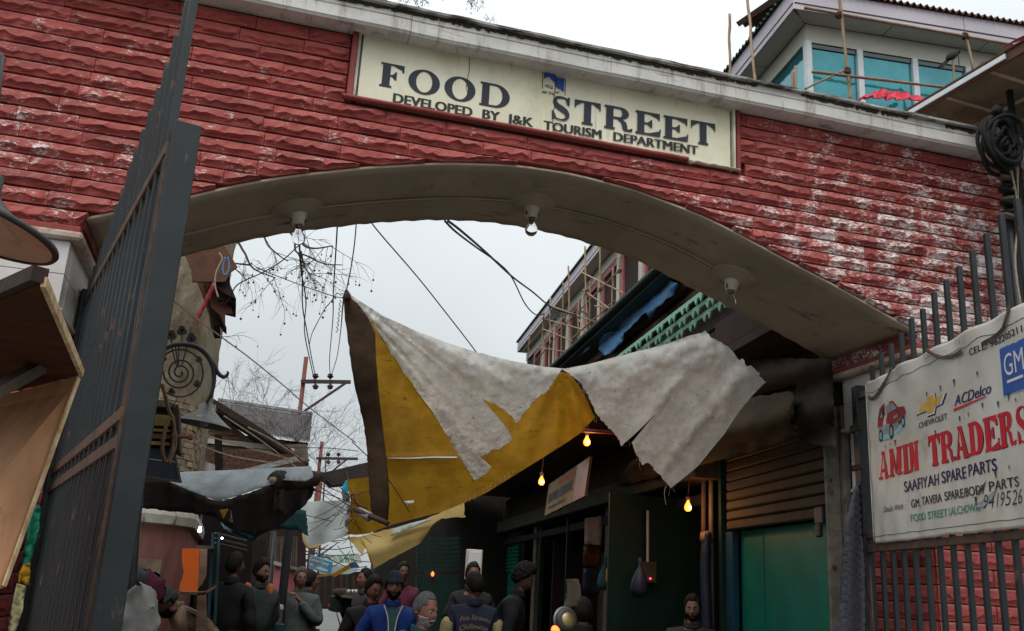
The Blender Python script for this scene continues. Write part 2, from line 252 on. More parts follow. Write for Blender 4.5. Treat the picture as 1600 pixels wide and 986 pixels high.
# ------------------------------------------------------------------ mesh + naming helpers
BASE = {}
V3 = Vector
class MB:
    def __init__(s): s.v = []; s.f = []
    def add(s, vs, fs):
        k = len(s.v); s.v += [V3(p) for p in vs]; s.f += [[i+k for i in f] for f in fs]; return s
    def obox(s, c, ax, ay, az):          # centre + three half vectors
        c, ax, ay, az = map(V3, (c, ax, ay, az)); vs = []
        for k in (-1, 1):
            for j in (-1, 1):
                for i in (-1, 1): vs.append(c+ax*i+ay*j+az*k)
        return s.add(vs, [(0, 2, 3, 1), (4, 5, 7, 6), (0, 1, 5, 4), (2, 6, 7, 3), (0, 4, 6, 2), (1, 3, 7, 5)])
    def box(s, a, b):
        a, b = V3(a), V3(b); c = (a+b)/2; h = (b-a)/2
        return s.obox(c, (h.x, 0, 0), (0, h.y, 0), (0, 0, h.z))
    def bar(s, p, q, w, h=None, up=(0, 0, 1)):   # beam from p to q, width w, height h
        p, q = V3(p), V3(q); d = q-p; h = h or w; u = V3(up); sd = d.cross(u)
        if sd.length < 1e-6: sd = d.cross(V3((1, 0, 0)))
        sd.normalize(); u2 = sd.cross(d).normalized()
        return s.obox((p+q)/2, d/2, sd*w/2, u2*h/2)
    def tube(s, pts, r, n=8, caps=True):
        pts = [V3(p) for p in pts]; rs = r if hasattr(r, '__len__') else [r]*len(pts); rings = []
        t0 = (pts[1]-pts[0]).normalized(); a = t0.orthogonal().normalized()
        for i, p in enumerate(pts):
            t = ((pts[min(i+1, len(pts)-1)]-pts[max(i-1, 0)])).normalized()
            a = (a-t*a.dot(t)).normalized(); b = t.cross(a)
            rings.append([p+(a*math.cos(2*math.pi*k/n)+b*math.sin(2*math.pi*k/n))*rs[i] for k in range(n)])
        vs = [p for rg in rings for p in rg]; fs = []
        for i in range(len(pts)-1):
            for k in range(n): fs.append((i*n+k, i*n+(k+1) % n, (i+1)*n+(k+1) % n, (i+1)*n+k))
        if caps: fs.append(tuple(range(n))[::-1]); fs.append(tuple((len(pts)-1)*n+k for k in range(n)))
        return s.add(vs, fs)
    def lathe(s, prof, c=(0, 0, 0), ax=(0, 0, 1), n=24, cap=False):   # prof: (radius, height along axis)
        c = V3(c); az = V3(ax).normalized(); a = az.orthogonal().normalized(); b = az.cross(a); vs = []; fs = []
        for r, h in prof:
            for k in range(n): vs.append(c+az*h+(a*math.cos(2*math.pi*k/n)+b*math.sin(2*math.pi*k/n))*r)
        for i in range(len(prof)-1):
            for k in range(n): fs.append((i*n+k, i*n+(k+1) % n, (i+1)*n+(k+1) % n, (i+1)*n+k))
        if cap: fs.append(tuple(range(n))[::-1]); fs.append(tuple((len(prof)-1)*n+k for k in range(n)))
        return s.add(vs, fs)
    def prism(s, poly, d):               # planar polygon pushed by vector d
        n = len(poly); d = V3(d); p = [V3(q) for q in poly]
        return s.add(p+[q+d for q in p], [tuple(range(n))[::-1], tuple(range(n, 2*n))]+[(i, (i+1) % n, n+(i+1) % n, n+i) for i in range(n)])
    def grid(s, fn, nu, nv):
        vs = [fn(i/nu, j/nv) for j in range(nv+1) for i in range(nu+1)]
        return s.add(vs, [(j*(nu+1)+i, j*(nu+1)+i+1, (j+1)*(nu+1)+i+1, (j+1)*(nu+1)+i) for j in range(nv) for i in range(nu)])
    def build(s, name, m, parent=None, origin=None, smooth=False, bevel=0, solid=0, tri=False):
        if origin is None:
            if parent is not None: origin = BASE[parent]
            else:
                xs = [p.x for p in s.v]; ys = [p.y for p in s.v]; zs = [p.z for p in s.v]
                origin = V3(((min(xs)+max(xs))/2, (min(ys)+max(ys))/2, min(zs)))
        elif origin == 'c':
            o = V3((0, 0, 0))
            for p in s.v: o += p
            origin = o/len(s.v)
        origin = V3(origin)
        me = bpy.data.meshes.new(name); me.from_pydata([p-origin for p in s.v], [], s.f)
        bm = bmesh.new(); bm.from_mesh(me)
        bmesh.ops.recalc_face_normals(bm, faces=bm.faces)
        if bevel: bmesh.ops.bevel(bm, geom=bm.edges[:], offset=bevel, segments=1, affect='EDGES', profile=.5)
        if tri: bmesh.ops.triangulate(bm, faces=bm.faces[:])
        for f in bm.faces: f.smooth = smooth
        bm.to_mesh(me); bm.free()
        return link(name, me, m, parent, origin, solid)
def link(name, me, m, parent, origin, solid=0):
    if m: me.materials.append(M[m])
    o = bpy.data.objects.new(name, me); COL.objects.link(o); BASE[o] = V3(origin)
    if parent is not None: o.parent = parent; o.location = V3(origin)-BASE[parent]
    else: o.location = origin
    if solid:
        md = o.modifiers.new('thickness', 'SOLIDIFY'); md.thickness = solid; md.offset = 0
    return o
def tag(o, label=None, cat=None, group=None, kind=None):
    if label: o['label'] = label
    if cat: o['category'] = cat
    if group: o['group'] = group
    if kind: o['kind'] = kind
    return o
def thing(name, label, cat, loc=(0, 0, 0), group=None):
    o = bpy.data.objects.new(name, None); o.empty_display_size = .1; COL.objects.link(o); o.location = loc; BASE[o] = V3(loc)
    return tag(o, label, cat, group)
def clone(o, delta, parent=None):        # copy of one part sharing its mesh
    c = o.copy(); COL.objects.link(c); p = parent or o.parent
    BASE[c] = BASE[o]+V3(delta); c.parent = p; c.location = BASE[c]-(BASE[p] if p else V3((0, 0, 0))); return c
def box(name, m, a, b, parent=None, bevel=0, **k): return MB().box(a, b).build(name, m, parent, bevel=bevel, **k)

# ---- lettering: text turned into mesh, laid on a surface by fn(u, v) -> point
def text_mesh(body, fn, h, u0, v0, width=None, bold=0., shear=0., spacing=1., sub=0):
    heavy = max(0, bold)*2.2
    cu = bpy.data.curves.new('lettering', 'FONT'); cu.body = body; cu.size = 1; cu.offset = min(bold, 0); cu.shear = shear; cu.space_character = spacing; cu.resolution_u = 3
    o = bpy.data.objects.new('t', cu); COL.objects.link(o); bpy.context.view_layer.update()
    me = bpy.data.meshes.new_from_object(o.evaluated_get(bpy.context.evaluated_depsgraph_get()))
    bpy.data.objects.remove(o); bpy.data.curves.remove(cu)
    xs = [v.co.x for v in me.vertices]; x0, x1 = min(xs), max(xs)
    sy = h/.73; sxx = (width/(x1-x0)) if width else sy
    mb = MB(); fs_ = [tuple(p.vertices) for p in me.polygons]; reps = [(0, 0)] if heavy < .004 else [(-1, 1), (0, 2), (1, 3)]
    a0, a1, a2 = V3(fn(u0, v0)), V3(fn(u0+h*.5, v0)), V3(fn(u0, v0+h*.5)); nr = (a1-a0).cross(a2-a0).normalized()
    if nr.dot(V3((0, 0, EYE))-a0) < 0: nr = -nr
    for kx, ke in reps: mb.add([V3(fn(u0+(v.co.x-x0)*sxx+kx*heavy*h, v0+v.co.y*sy))+nr*(ke*.00022) for v in me.vertices], fs_)
    bpy.data.meshes.remove(me); return mb
def merge(mbs):
    r = MB()
    for b in mbs: r.add(b.v, b.f)
    return r
# slab / fat-face capitals: each piece is a 2-D polygon in a unit-high cell
def glyph(ch, w, st, th, sl):
    """polygons of a serif capital; w width, st stem, th thin stroke/serif height, sl serif length"""
    P = []
    r = lambda a, b, c, d: P.append([(a, b), (c, b), (c, d), (a, d)])
    def stem(x, y0=0, y1=1, bs=True, ts=True, s=None):
        s = s or st; r(x, y0, x+s, y1)
        if bs: r(x-sl, y0, x+s+sl, y0+th)
        if ts: r(x-sl, y1-th, x+s+sl, y1)
    def ring(cx, cy, rx, ry, tx, ty, a0, a1, n=18):
        pts_o = []; pts_i = []
        for k in range(n+1):
            a = R(a0+(a1-a0)*k/n); pts_o.append((cx+rx*math.cos(a), cy+ry*math.sin(a))); pts_i.append((cx+(rx-tx)*math.cos(a), cy+(ry-ty)*math.sin(a)))
        for k in range(n): P.append([pts_o[k], pts_o[k+1], pts_i[k+1], pts_i[k]])
    if ch == 'O': ring(w/2, .5, w/2, .52, st, th, 0, 360, 32)
    elif ch == 'I': stem(sl)
    elif ch == 'D':
        stem(sl); r(sl, 0, w*.5, th); r(sl, 1-th, w*.5, 1); ring(w*.5, .5, w*.5, .5, st, th, -90, 90)
    elif ch in 'FE':
        stem(sl); r(sl+st, 1-th, w, 1); P.append([(w-th, 1-th), (w, 1-th), (w, .70), (w-th*.8, .70)]); P.append([(w*.55, 1-th), (w-th, 1-th), (w-th*.8, .78)])
        r(sl+st, .5-th*.45, w*.62, .5+th*.45); P.append([(w*.62, .34), (w*.62+th*.8, .34), (w*.62+th*.8, .68), (w*.62, .68)]) ; P.append([(w*.45, .5), (w*.62, .36), (w*.62, .64)])
        if ch == 'E':
            r(sl+st, 0, w*1.02, th); P.append([(w*1.02-th*.6, th), (w*1.02, th), (w*1.05, .32), (w*1.05-th*.8, .32)]); P.append([(w*.55, th), (w*1.0, th), (w*1.0, .24)])
    elif ch == 'T':
        c = w/2; r(c-st/2, 0, c+st/2, 1); r(c-st/2-sl, 0, c+st/2+sl, th); r(0, 1-th, w, 1)
        for a, b in ((0, 1), (w, -1)): P.append([(a, 1-th), (a+b*th*.8, 1-th), (a+b*th*.6, .66), (a, .66)]); P.append([(a+b*th*.5, 1-th), (a+b*w*.3, 1-th), (a+b*th*.5, .74)])
    elif ch == 'R':
        stem(sl); r(sl+st, 1-th, w*.55, 1); r(sl+st, .47, w*.55, .47+th); ring(w*.55, .735, w*.34, .265, st*.95, th, -90, 90)
        P.append([(w*.42, .50), (w*.62, .50), (w*.80, .36), (w*.62, .34)]); P.append([(w*.60, .38), (w*.80, .38), (w*.86, th*.6), (w*.68, th*.6)]); P.append([(w*.68, th*1.2), (w*.72, 0), (w*1.0, 0), (w*1.04, .14), (w*.97, .14), (w*.9, th)])
    elif ch == 'S':
        sp = catmull([(w*a_, b_, h_) for a_, b_, h_ in ((.86, .80, .03), (.76, .93, .035), (.52, .985, .03), (.28, .93, .055), (.19, .77, .085), (.30, .61, .11), (.52, .50, .125), (.74, .39, .115), (.85, .23, .085), (.75, .07, .055), (.50, .015, .03), (.26, .07, .035), (.15, .20, .03))], 5)
        L1, L2 = [], []
        for i, p in enumerate(sp):
            q0, q1 = sp[max(0, i-1)], sp[min(len(sp)-1, i+1)]; dx, dy = q1.x-q0.x, q1.y-q0.y; ln = math.hypot(dx, dy) or 1; hw = p.z*(st/.29)*.95
            L1.append((p.x-dy/ln*hw, p.y+dx/ln*hw)); L2.append((p.x+dy/ln*hw, p.y-dx/ln*hw))
        for i in range(len(sp)-1): P.append([L1[i], L1[i+1], L2[i+1], L2[i]])
        P.append([(w*.84, 1.01), (w*.94, 1.01), (w*.94, .66), (w*.86, .66), (w*.74, .84)]); P.append([(w*.06, -.01), (w*.15, -.01), (w*.26, .16), (w*.13, .36), (w*.05, .36)])
    elif ch == 'A':
        P.append([(w*.46, 1), (w*.60, 1), (w*.93, 0), (w*.93-st*1.05, 0)]); P.append([(w*.42, 1), (w*.50, 1), (w*.22, 0), (w*.10, 0)]); r(w*.28, .27, w*.7, .27+th)
        r(0, 0, w*.36, th); r(w*.62, 0, w*1.02, th); r(w*.3, 1-th, w*.6, 1)
    elif ch == 'M':
        stem(sl, s=st*.7); stem(w-sl-st, s=st); P.append([(sl, 1), (sl+st*.9, 1), (w*.54, .1), (w*.43, .1)]); P.append([(w-sl-st, 1), (w-sl-st*.3, 1), (w*.52, .1), (w*.45, .1)])
    elif ch == 'N':
        stem(sl, ts=True, s=st*.75); stem(w-sl-st*.75, bs=False, s=st*.75); P.append([(sl, 1), (sl+st*1.05, 1), (w-sl, 0), (w-sl-st*1.0, 0)])
    return P
def glyph_word(word, fn, u0, v0, h, widths, gap, st, th, sl, total=None):
    mb = MB(); x = 0; cells = []
    for ch in word: cells.append((ch, x)); x += widths[ch]+gap
    x -= gap; k = (total/h)/x if total else 1; e = 0
    for ch, cx in cells:
        for poly in glyph(ch, widths[ch]*k, st*k, th, sl*k):
            e = (e+1) % 9
            mb.add([fn(u0+(cx*k+px_)*h, v0+py_*h, e*.00012) for px_, py_ in poly], [tuple(range(len(poly)))])
    return mb

# ---- cloth cut to an outline: polygon in photo pixels carried out to a real depth Y = dep(x, y), then cut into small faces
def cloth(name, m, outline, dep, parent=None, step=12, solid=.004, jag=0, **kw):
    pts = [(float(a), float(b)) for a, b in outline]; n = len(pts); dense = []
    for i in range(n):
        p, q = pts[i], pts[(i+1) % n]; k = max(1, int(math.hypot(q[0]-p[0], q[1]-p[1])/step))
        dense += [(p[0]+(q[0]-p[0])*j/k, p[1]+(q[1]-p[1])*j/k) for j in range(k)]
    def inside(x, y):
        c = False; j = len(pts)-1
        for i in range(len(pts)):
            (xi, yi), (xj, yj) = pts[i], pts[j]
            if (yi > y) != (yj > y) and x < (xj-xi)*(y-yi)/(yj-yi)+xi: c = not c
            j = i
        return c
    x0, x1 = min(p[0] for p in pts), max(p[0] for p in pts); y0, y1 = min(p[1] for p in pts), max(p[1] for p in pts)
    inn = []; r = 0; y = y0+step*.5
    while y < y1:
        x = x0+step*(.5 if r % 2 else 1)
        while x < x1:
            if inside(x, y) and min((x-a)**2+(y-b)**2 for a, b in dense) > (step*.35)**2: inn.append((x, y))
            x += step
        y += step*.87; r += 1
    nd = len(dense); co = [Vector(p) for p in dense+inn]
    vs, es, fs, _, _, _ = delaunay_2d_cdt(co, [(i, (i+1) % nd) for i in range(nd)], [], 0, 1e-4)
    keep = [f for f in fs if inside(sum(vs[i].x for i in f)/3, sum(vs[i].y for i in f)/3)]
    used = sorted({i for f in keep for i in f}); ix = {v: k for k, v in enumerate(used)}
    mb = MB(); mb.add([at(vs[i].x, vs[i].y, dep(vs[i].x, vs[i].y)) for i in used], [tuple(ix[i] for i in f) for f in keep])
    return mb.build(name, m, parent, smooth=True, solid=solid, **kw)
def torn(pts, amp=3., step=5., seed=0):   # roughen every edge of an outline
    rnd = random.Random(seed); out = []
    for i, p in enumerate(pts):
        q = pts[(i+1) % len(pts)]; n = max(1, int(math.hypot(q[0]-p[0], q[1]-p[1])/step))
        for k in range(n):
            t = k/n; j = amp if k else 0
            out.append((p[0]+(q[0]-p[0])*t+rnd.uniform(-j, j), p[1]+(q[1]-p[1])*t+rnd.uniform(-j, j)))
    return out
def edge(pts, seed=0, amp=2.5, step=5.):   # torn poly-line (open)
    rnd = random.Random(seed); out = []
    for p, q in zip(pts, pts[1:]):
        n = max(1, int(math.hypot(q[0]-p[0], q[1]-p[1])/step))
        for k in range(n):
            t = k/n; j = amp if k else 0
            out.append((p[0]+(q[0]-p[0])*t+rnd.uniform(-j, j), p[1]+(q[1]-p[1])*t+rnd.uniform(-j, j)))
    out.append(pts[-1]); return out
def nz(x, y, s=1., o=0.): return mnoise.noise(V3((x*s, y*s, o)))
def catmull(pts, n=8):
    pts = [V3(p) for p in pts]; P = [pts[0]]+pts+[pts[-1]]; out = []
    for i in range(1, len(P)-2):
        a, b, c, d = P[i-1:i+3]
        for k in range(n):
            t = k/n; out.append(.5*((2*b)+(c-a)*t+(2*a-5*b+4*c-d)*t*t+(3*b-a-3*c+d)*t**3))
    out.append(pts[-1]); return out
def sag(p, q, s, n=14):
    p, q = V3(p), V3(q); return [p.lerp(q, k/n)-V3((0, 0, s*4*(k/n)*(1-k/n))) for k in range(n+1)]
# ================================================================== THE GATEWAY
WY = 5.0; WT = .95; XL, XR = -.94, 4.09
_prof = [(-.95, 3.36), (-.446, 3.577), (-.13, 3.716), (.206, 3.83), (.558, 3.93), (.927, 4.018), (1.315, 4.077), (1.6, 4.09), (1.9, 4.075), (2.143, 4.046), (2.58, 3.956), (3.027, 3.802), (3.485, 3.64), (3.85, 3.50), (4.10, 3.40)]
_cm = catmull([(a, 0, b) for a, b in _prof], 6)
def arch(x):
    if x <= XL or x >= XR: return 0
    for a, b in zip(_cm, _cm[1:]):
        if a.x <= x <= b.x: return a.z+(b.z-a.z)*(x-a.x)/max(1e-6, b.x-a.x)
    return 3.4
gate = thing('arch_gateway', 'red painted stone gateway with wide arch and cream cornice spanning the lane', 'gateway', (1.58, WY, 0))
LX0, RX1 = -2.7, 7.2
# core wall
xs = [XL+(XR-XL)*i/56 for i in range(57)]
poly = [(LX0, 3.30), (XL, 3.30)]+[(x, max(3.30, arch(min(max(x, XL+.001), XR-.001)))) for x in xs]+[(XR, 3.30), (RX1, 3.30), (RX1, 4.85), (LX0, 4.85)]
SX0, SX1, SZ0, SZ1 = .34, 2.79, 4.30, 4.80
MB().prism([(x, WY+.035, z) for x, z in poly[1:-3]+[(XR, 3.30), (RX1, 3.30), (RX1, 4.85), (LX0, 4.85), (LX0, 3.30)]], (0, WT-.045, 0)).build('wall_core', 'red_joint', gate)
# plaster soffit: a curved strip just under the core
sf = MB()
def sfn(u, v):
    x = XL+(XR-XL)*u; z = arch(min(max(x, XL+.002), XR-.002)); y = WY+.012+(WT-.02)*v
    return (x, y, z-.012+.006*nz(x*3, y*4)+(.004*math.sin(x*40) if v > .97 else 0))
sf.grid(sfn, 96, 10); sf.build('plaster_soffit', 'plaster', gate, smooth=True, solid=.016)
# narrow cable groove along the middle of the soffit
cab = [V3((x, WY+.50+.012*math.sin(x*2.1), arch(x)-.032)) for x in [.2+2.75*i/60 for i in range(61)]]
MB().tube(cab, .008, 5).build('cable', 'plaster', gate)
MB().tube([p+V3((0, .016, .004)) for p in cab], .008, 5).build('cable', 'black_iron', gate)
cab = [V3((x, WY+.53, arch(x)-.030)) for x in [-.85+.95*i/20 for i in range(21)]]
MB().tube(cab, .008, 5).build('cable', 'plaster', gate)

def stone(x0, x1, z0, z1, parent, y=WY, clip=True, nx=None, rough=.66, seed=0, face=None):
    """one split-faced block: bevelled edges, a ragged ridge low on the face, an undercut below it"""
    rnd = random.Random(seed); w = x1-x0; n = nx or max(3, min(16, int(w/.030)))
    rows = [0, .14, .40, .62, .88, 1]
    o = rnd.uniform(0, 99); cols = []
    for i in range(n+1):
        t = i/n; x = x0+w*t
        lo = max(z0, arch(x)+.001 if clip else z0)
        if lo >= z1-.012: cols.append(None); continue
        e = min(1, min(t, 1-t)*n/1.0)*.75+.25
        rid = .26+.20*nz(x*6, o)+.24*nz(x*24, o+3)+rnd.uniform(-.08, .08)
        col = []
        for v in rows:
            z = lo+(z1-lo)*v
            d = {0: 0, .14: .004, .40: .022, .62: .030, .88: .012, 1: 0}[v]
            if v == .40: z = lo+(z1-lo)*(max(.16, min(.55, rid))); d = .012+.012*nz(x*28, o+7)
            if v == .62: z = lo+(z1-lo)*(max(.26, min(.68, rid+.13))); d = .028+.010*nz(x*9, o+11)+.012*nz(x*30, o+5)+rnd.uniform(-.003, .003)
            if v == .88: d = .016+.010*nz(x*16, o+17)
            col.append(V3((x, y-d*e*rough, z+(.002*nz(x*25, v*9+o) if v in (0, 1) else 0))))
        cols.append(col)
    mb = MB(); k = 0
    for a, b in zip(cols, cols[1:]):
        if a is None or b is None: continue
        for j in range(5): mb.add([a[j], b[j], b[j+1], a[j+1]], [(0, 1, 2, 3)])
        mb.add([a[5], b[5], b[5]+V3((0, .05, 0)), a[5]+V3((0, .05, 0))], [(0, 1, 2, 3)])
        mb.add([b[0], a[0], a[0]+V3((0, .05, 0)), b[0]+V3((0, .05, 0))], [(0, 1, 2, 3)])
    for c, fl in ((next((c for c in cols if c), None), 0), (next((c for c in cols[::-1] if c), None), 1)):
        if c: mb.add(c+[c[5]+V3((0, .05, 0)), c[0]+V3((0, .05, 0))], [tuple(range(8))])
    if not mb.v: return
    if face: mb.v = [face(p) for p in mb.v]
    o = mb.build('stone', 'red_stone', parent, origin='c', bevel=0)
    bm = bmesh.new(); bm.from_mesh(o.data); bmesh.ops.remove_doubles(bm, verts=bm.verts, dist=.0005); bmesh.ops.recalc_face_normals(bm, faces=bm.faces)
    bm.to_mesh(o.data); bm.free()
    return o
CH = .0885; z = 3.30; row = 0; rnd = random.Random(3); cnt = 0
while z < 4.74:
    z1 = min(z+CH, 4.80); x = -1.95+rnd.uniform(-.3, 0)
    while x < 5.75:
        w = rnd.choice([.30, .42, .46, .50, .36, .56]) if x < 2.6 else rnd.choice([.30, .40, .42, .44, .38])
        x1 = x+w; segs = [(x, x1)]
        if z1 > SZ0+.01 and z < SZ1:
            segs = []
            if x < SX0-.03: segs.append((x, min(x1, SX0-.045)))
            if x1 > SX1+.03: segs.append((max(x, SX1+.045), x1))
        for a, b in segs:
            if b-a < .05: continue
            if all(arch(a+(b-a)*k/6) >= z1-.012 for k in range(7)): continue
            if a < XL < b: 
                pass
            jz_ = lambda: rnd.uniform(-.003, .003); stone(a+.0015, b-.0015, z+.006+jz_(), z1-.006+jz_(), gate, rough=rnd.uniform(.6, 1.05), seed=cnt+row*77); cnt += 1
        x = x1
    z += CH; row += 1
print('stones', cnt)
# cornice: profile swept along x, in lengths with butt joints
cp = [(0, 4.718), (-.145, 4.706), (-.152, 4.716), (-.158, 4.722), (-.158, 4.792), (-.150, 4.795), (-.150, 4.800), (-.158, 4.803), (-.158, 4.846), (-.06, 4.858), (.2, 4.858), (.2, 4.84), (0, 4.84)]
jx = [LX0, -1.2, .62, 1.42+.45, 2.62, 3.9, 5.3, RX1]
for a, b in zip(jx, jx[1:]):
    nseg = max(2, int((b-a)/.12)); mb = MB(); dz = rnd.uniform(-.003, .003)
    for i in range(nseg):
        xa, xb = a+.0015+(b-a-.003)*i/nseg, a+.0015+(b-a-.003)*(i+1)/nseg
        for (y0, z0), (y1, z1) in zip(cp, cp[1:]+cp[:1]):
            q = [(xa, y0, z0), (xb, y0, z0), (xb, y1, z1), (xa, y1, z1)]
            mb.add([(p[0], WY+p[1]+.0035*nz(p[0]*2.3, p[2]*9), p[2]+dz+.004*nz(p[0]*1.7, 4.2)) for p in q], [(0, 1, 2, 3)])
    mb.add([(a+.0015, WY+y, zz+dz) for y, zz in cp], [tuple(range(len(cp)))]); mb.add([(b-.0015, WY+y, zz+dz) for y, zz in cp], [tuple(range(len(cp)))])
    mb.build('cornice', 'cream_cornice', gate)
lip = MB()
lp = [(-.175, 4.846), (-.19, 4.852), (-.19, 4.868), (-.17, 4.876), (.3, 4.878), (.3, 4.860), (-.10, 4.860)]
def lipf(u, v):
    k = v*len(lp); k = int(round(k)) % len(lp); x = LX0+(RX1-LX0)*u
    return (x, WY+lp[k][0]+.006*nz(x*6, k), lp[k][1]+.005*nz(x*5, 2+k*.3))
lip.grid(lipf, 130, len(lp)); lip.build('coping', 'cornice_lip', gate, smooth=False)
# rotten black moss lumps under the coping edge
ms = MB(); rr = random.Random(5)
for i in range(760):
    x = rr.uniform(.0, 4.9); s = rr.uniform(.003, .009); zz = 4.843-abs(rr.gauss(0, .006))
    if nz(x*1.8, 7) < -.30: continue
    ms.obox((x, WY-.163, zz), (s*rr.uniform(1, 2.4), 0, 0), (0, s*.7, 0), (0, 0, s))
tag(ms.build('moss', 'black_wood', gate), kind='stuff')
# piers -------------------------------------------------------------
PD = .80
def pier(sx, xin, xout):
    s = 1 if xout > xin else -1
    lo, hi = min(xin, xout), max(xin, xout)
    # moulding under the springing (red band, marble roll), overhanging a little
    mb = MB(); mb.box((lo-(.035 if s > 0 else 0), WY-.02, 3.262), (hi+(.035 if s < 0 else 0), WY+PD+.10, 3.298)); mb.build('red_band', 'red_trim', gate, bevel=.004)
    a, b = (xin-.055*s), xout
    mb = MB(); mb.box((min(a, b), WY-.05, 3.215), (max(a, b), WY+PD+.08, 3.260)); mb.build('capital_moulding', 'marble_trim', gate, bevel=.012)
    # marble facing in tiles: two courses on the face and on the reveal
    for z0, z1 in ((2.862, 3.035), (3.038, 3.212)):
        x = xin
        while abs(x-xout) > .02:
            x2 = x+s*min(.62, abs(xout-x)); p, q = min(x, x2), max(x, x2)
            box('marble_tile', 'marble', (p+.001, WY-.012, z0), (q-.001, WY+.10, z1), gate, bevel=.002); x = x2
        y = WY+.101
        while y < WY+PD-.02:
            y2 = min(y+.36, WY+PD); p, q = sorted((xin, xin+.09*s))
            box('marble_tile', 'marble', (p, y, z0), (q, y2-.002, z1), gate, bevel=.002); y = y2
    a = xin-.02*s; mb = MB(); mb.box((min(a, xout), WY-.02, 2.832), (max(a, xout), WY+PD+.02, 2.860)); mb.build('marble_ledge', 'marble_trim', gate, bevel=.006)
    xi = xin+.045*s
    if s > 0:
        for z0, z1 in ((2.44, 2.632), (2.634, 2.830)):
            box('marble_tile', 'marble', (xi, WY+.10, z0), (xi+.08, WY+PD, z1), gate, bevel=.002)
            box('marble_tile', 'marble', (xi, WY+.012, z0), (xi+.5, WY+.098, z1), gate, bevel=.002)
        box('marble_ledge', 'marble_trim', (xi-.015, WY, 2.412), (xi+.5, WY+PD+.01, 2.438), gate, bevel=.006)
        zt = 2.41
    else: zt = 2.83
    # core and the lower blocks
    p, q = sorted((xi+.05*s, xout)); box('pier_core', 'red_joint', (p, WY+.05, 0), (q, WY+PD-.02, 3.26), gate)
    zz = .95 if s > 0 else .95
    box('pier_base', 'red_joint', (min(xi, xout), WY+.01, 0), (max(xi, xout), WY+PD, .94), gate)
    r_ = 0; c = 0
    while zz < zt-.03:
        z1 = min(zz+.106, zt); x = 0; off = .22 if r_ % 2 else .42
        while x < abs(xout-xi)-.05:
            x1 = x+off if x == 0 else x+.42
            p, q = sorted((xi+s*x, xi+s*x1)); 
            if not (s > 0 and p > 6.0): stone(p+.004, q-.004, zz+.004, z1-.004, gate, y=WY+.012, clip=False, rough=.6, seed=c*3+r_*41+(500 if s > 0 else 900)); c += 1
            x = x1
        # reveal stones (face turned to the opening)
        if s > 0 or True:
            yy = WY+.03
            while yy < WY+PD-.05:
                y1 = min(yy+.38, WY+PD)
                def fc(p, yy=yy, y1=y1, xi=xi, s=s): return V3((xi-(WY-p.y)*s*.8+0.0, yy+(p.x-10), p.z)) if True else p
                stone(10+.004, 10+(y1-yy)-.004, zz+.004, z1-.004, gate, clip=False, rough=.6, seed=c*5+r_, face=fc, nx=5); c += 1
                yy = y1
        zz = z1; r_ += 1
pier(1, XR, RX1-1.0)
pier(-1, -.985, LX0+.4)
# corner bead of the red reveal at the right
# ceiling roses with bulbs -------------------------------------------
bulbs_spec = [(.115, 'bare bulb in a porcelain holder at the left of the arch soffit', 0), (1.60, 'bare clear bulb hanging from the crown of the arch soffit', 1), (3.06, 'bare bulb tilted out of its holder at the right haunch of the arch soffit', 2)]
for x, lab, k in bulbs_spec:
    zc = arch(x)-.018; sl_ = (arch(x+.05)-arch(x-.05))/.1; ax = V3((sl_, 0, -1)).normalized(); c = V3((x, WY+.5, zc))
    t = thing('ceiling_bulb', lab, 'light bulb', c, 'bulbs under the gateway arch')
    MB().lathe([(.155, -.01), (.160, .006), (.150, .016), (.125, .018), (.118, .026), (.085, .030), (.075, .040), (.045, .046), (0.001, .048)], c, ax, 36).build('ceiling_rose', 'plaster', t, smooth=True)
    c2 = c+ax*.040; ax2 = V3((ax.x*.45, -.04, -1)).normalized()
    MB().lathe([(.0, -.005), (.052, -.004), (.054, .008), (.048, .020), (.045, .045), (.036, .070), (.026, .078), (.024, .066), (0, .066)], c2, ax2, 24).build('lamp_holder', 'porcelain', t, smooth=True)
    for an in (200, 340):
        a = R(an); d = V3((math.cos(a), math.sin(a), 0)); MB().obox(c2+ax2*.045+d*.043, d*.004, V3((-d.y, d.x, 0))*.006, ax2*.014).build('terminal_slot', 'black_iron', t)
    c3 = c2+ax2*.078
    MB().lathe([(.0165, -.012), (.0165, .016)], c3, ax2, 16).build('bulb_cap', 'filament', t, smooth=True)
    MB().lathe([(.0165, .012), (.018, .026), (.028, .045), (.039, .066), (.041, .084), (.035, .103), (.020, .117), (.001, .121)], c3, ax2, 24).build('glass_bulb', 'bulb_glass', t, smooth=True)
    MB().tube([c3+ax2*.01, c3+ax2*.05, c3+ax2*.052+V3((.012, 0, 0)), c3+ax2*.05, c3+ax2*.052-V3((.012, 0, 0))], .0012, 4).build('filament_stem', 'filament', t)

# ================================================================== THE NAME BOARD
sign = thing('name_board', 'cream name board reading FOOD STREET set into the gateway wall under the cornice', 'sign', (1.56, WY-.02, SZ0))
CR_ = 1.555
def sp_(yoff=0.):
    def fn(u, v, e=0.): return V3((u, (WY-.0225 if u < CR_ else WY-.0195)-e-yoff, v))
    return fn
CR = 1.555
l_ = box('sign_panel', 'sign_face', (SX0+.025, WY-.02, SZ0+.005), (CR-.001, WY+.03, SZ1-.075), sign); 
r__ = box('sign_panel', 'sign_face', (CR+.001, WY-.017, SZ0+.005), (SX1-.03, WY+.03, SZ1-.085), sign)
box('side_trim', 'red_trim', (SX0-.04, WY-.05, SZ0-.02), (SX0-.005, WY+.02, SZ1-.07), sign, bevel=.004)
box('side_trim', 'red_trim', (SX1+.012, WY-.03, SZ0-.03), (SX1+.04, WY+.02, SZ1-.07), sign, bevel=.004)
box('edge_strip', 'sign_edge', (SX0-.003, WY-.026, SZ0+.003), (SX0+.012, WY+.02, SZ1-.075), sign)
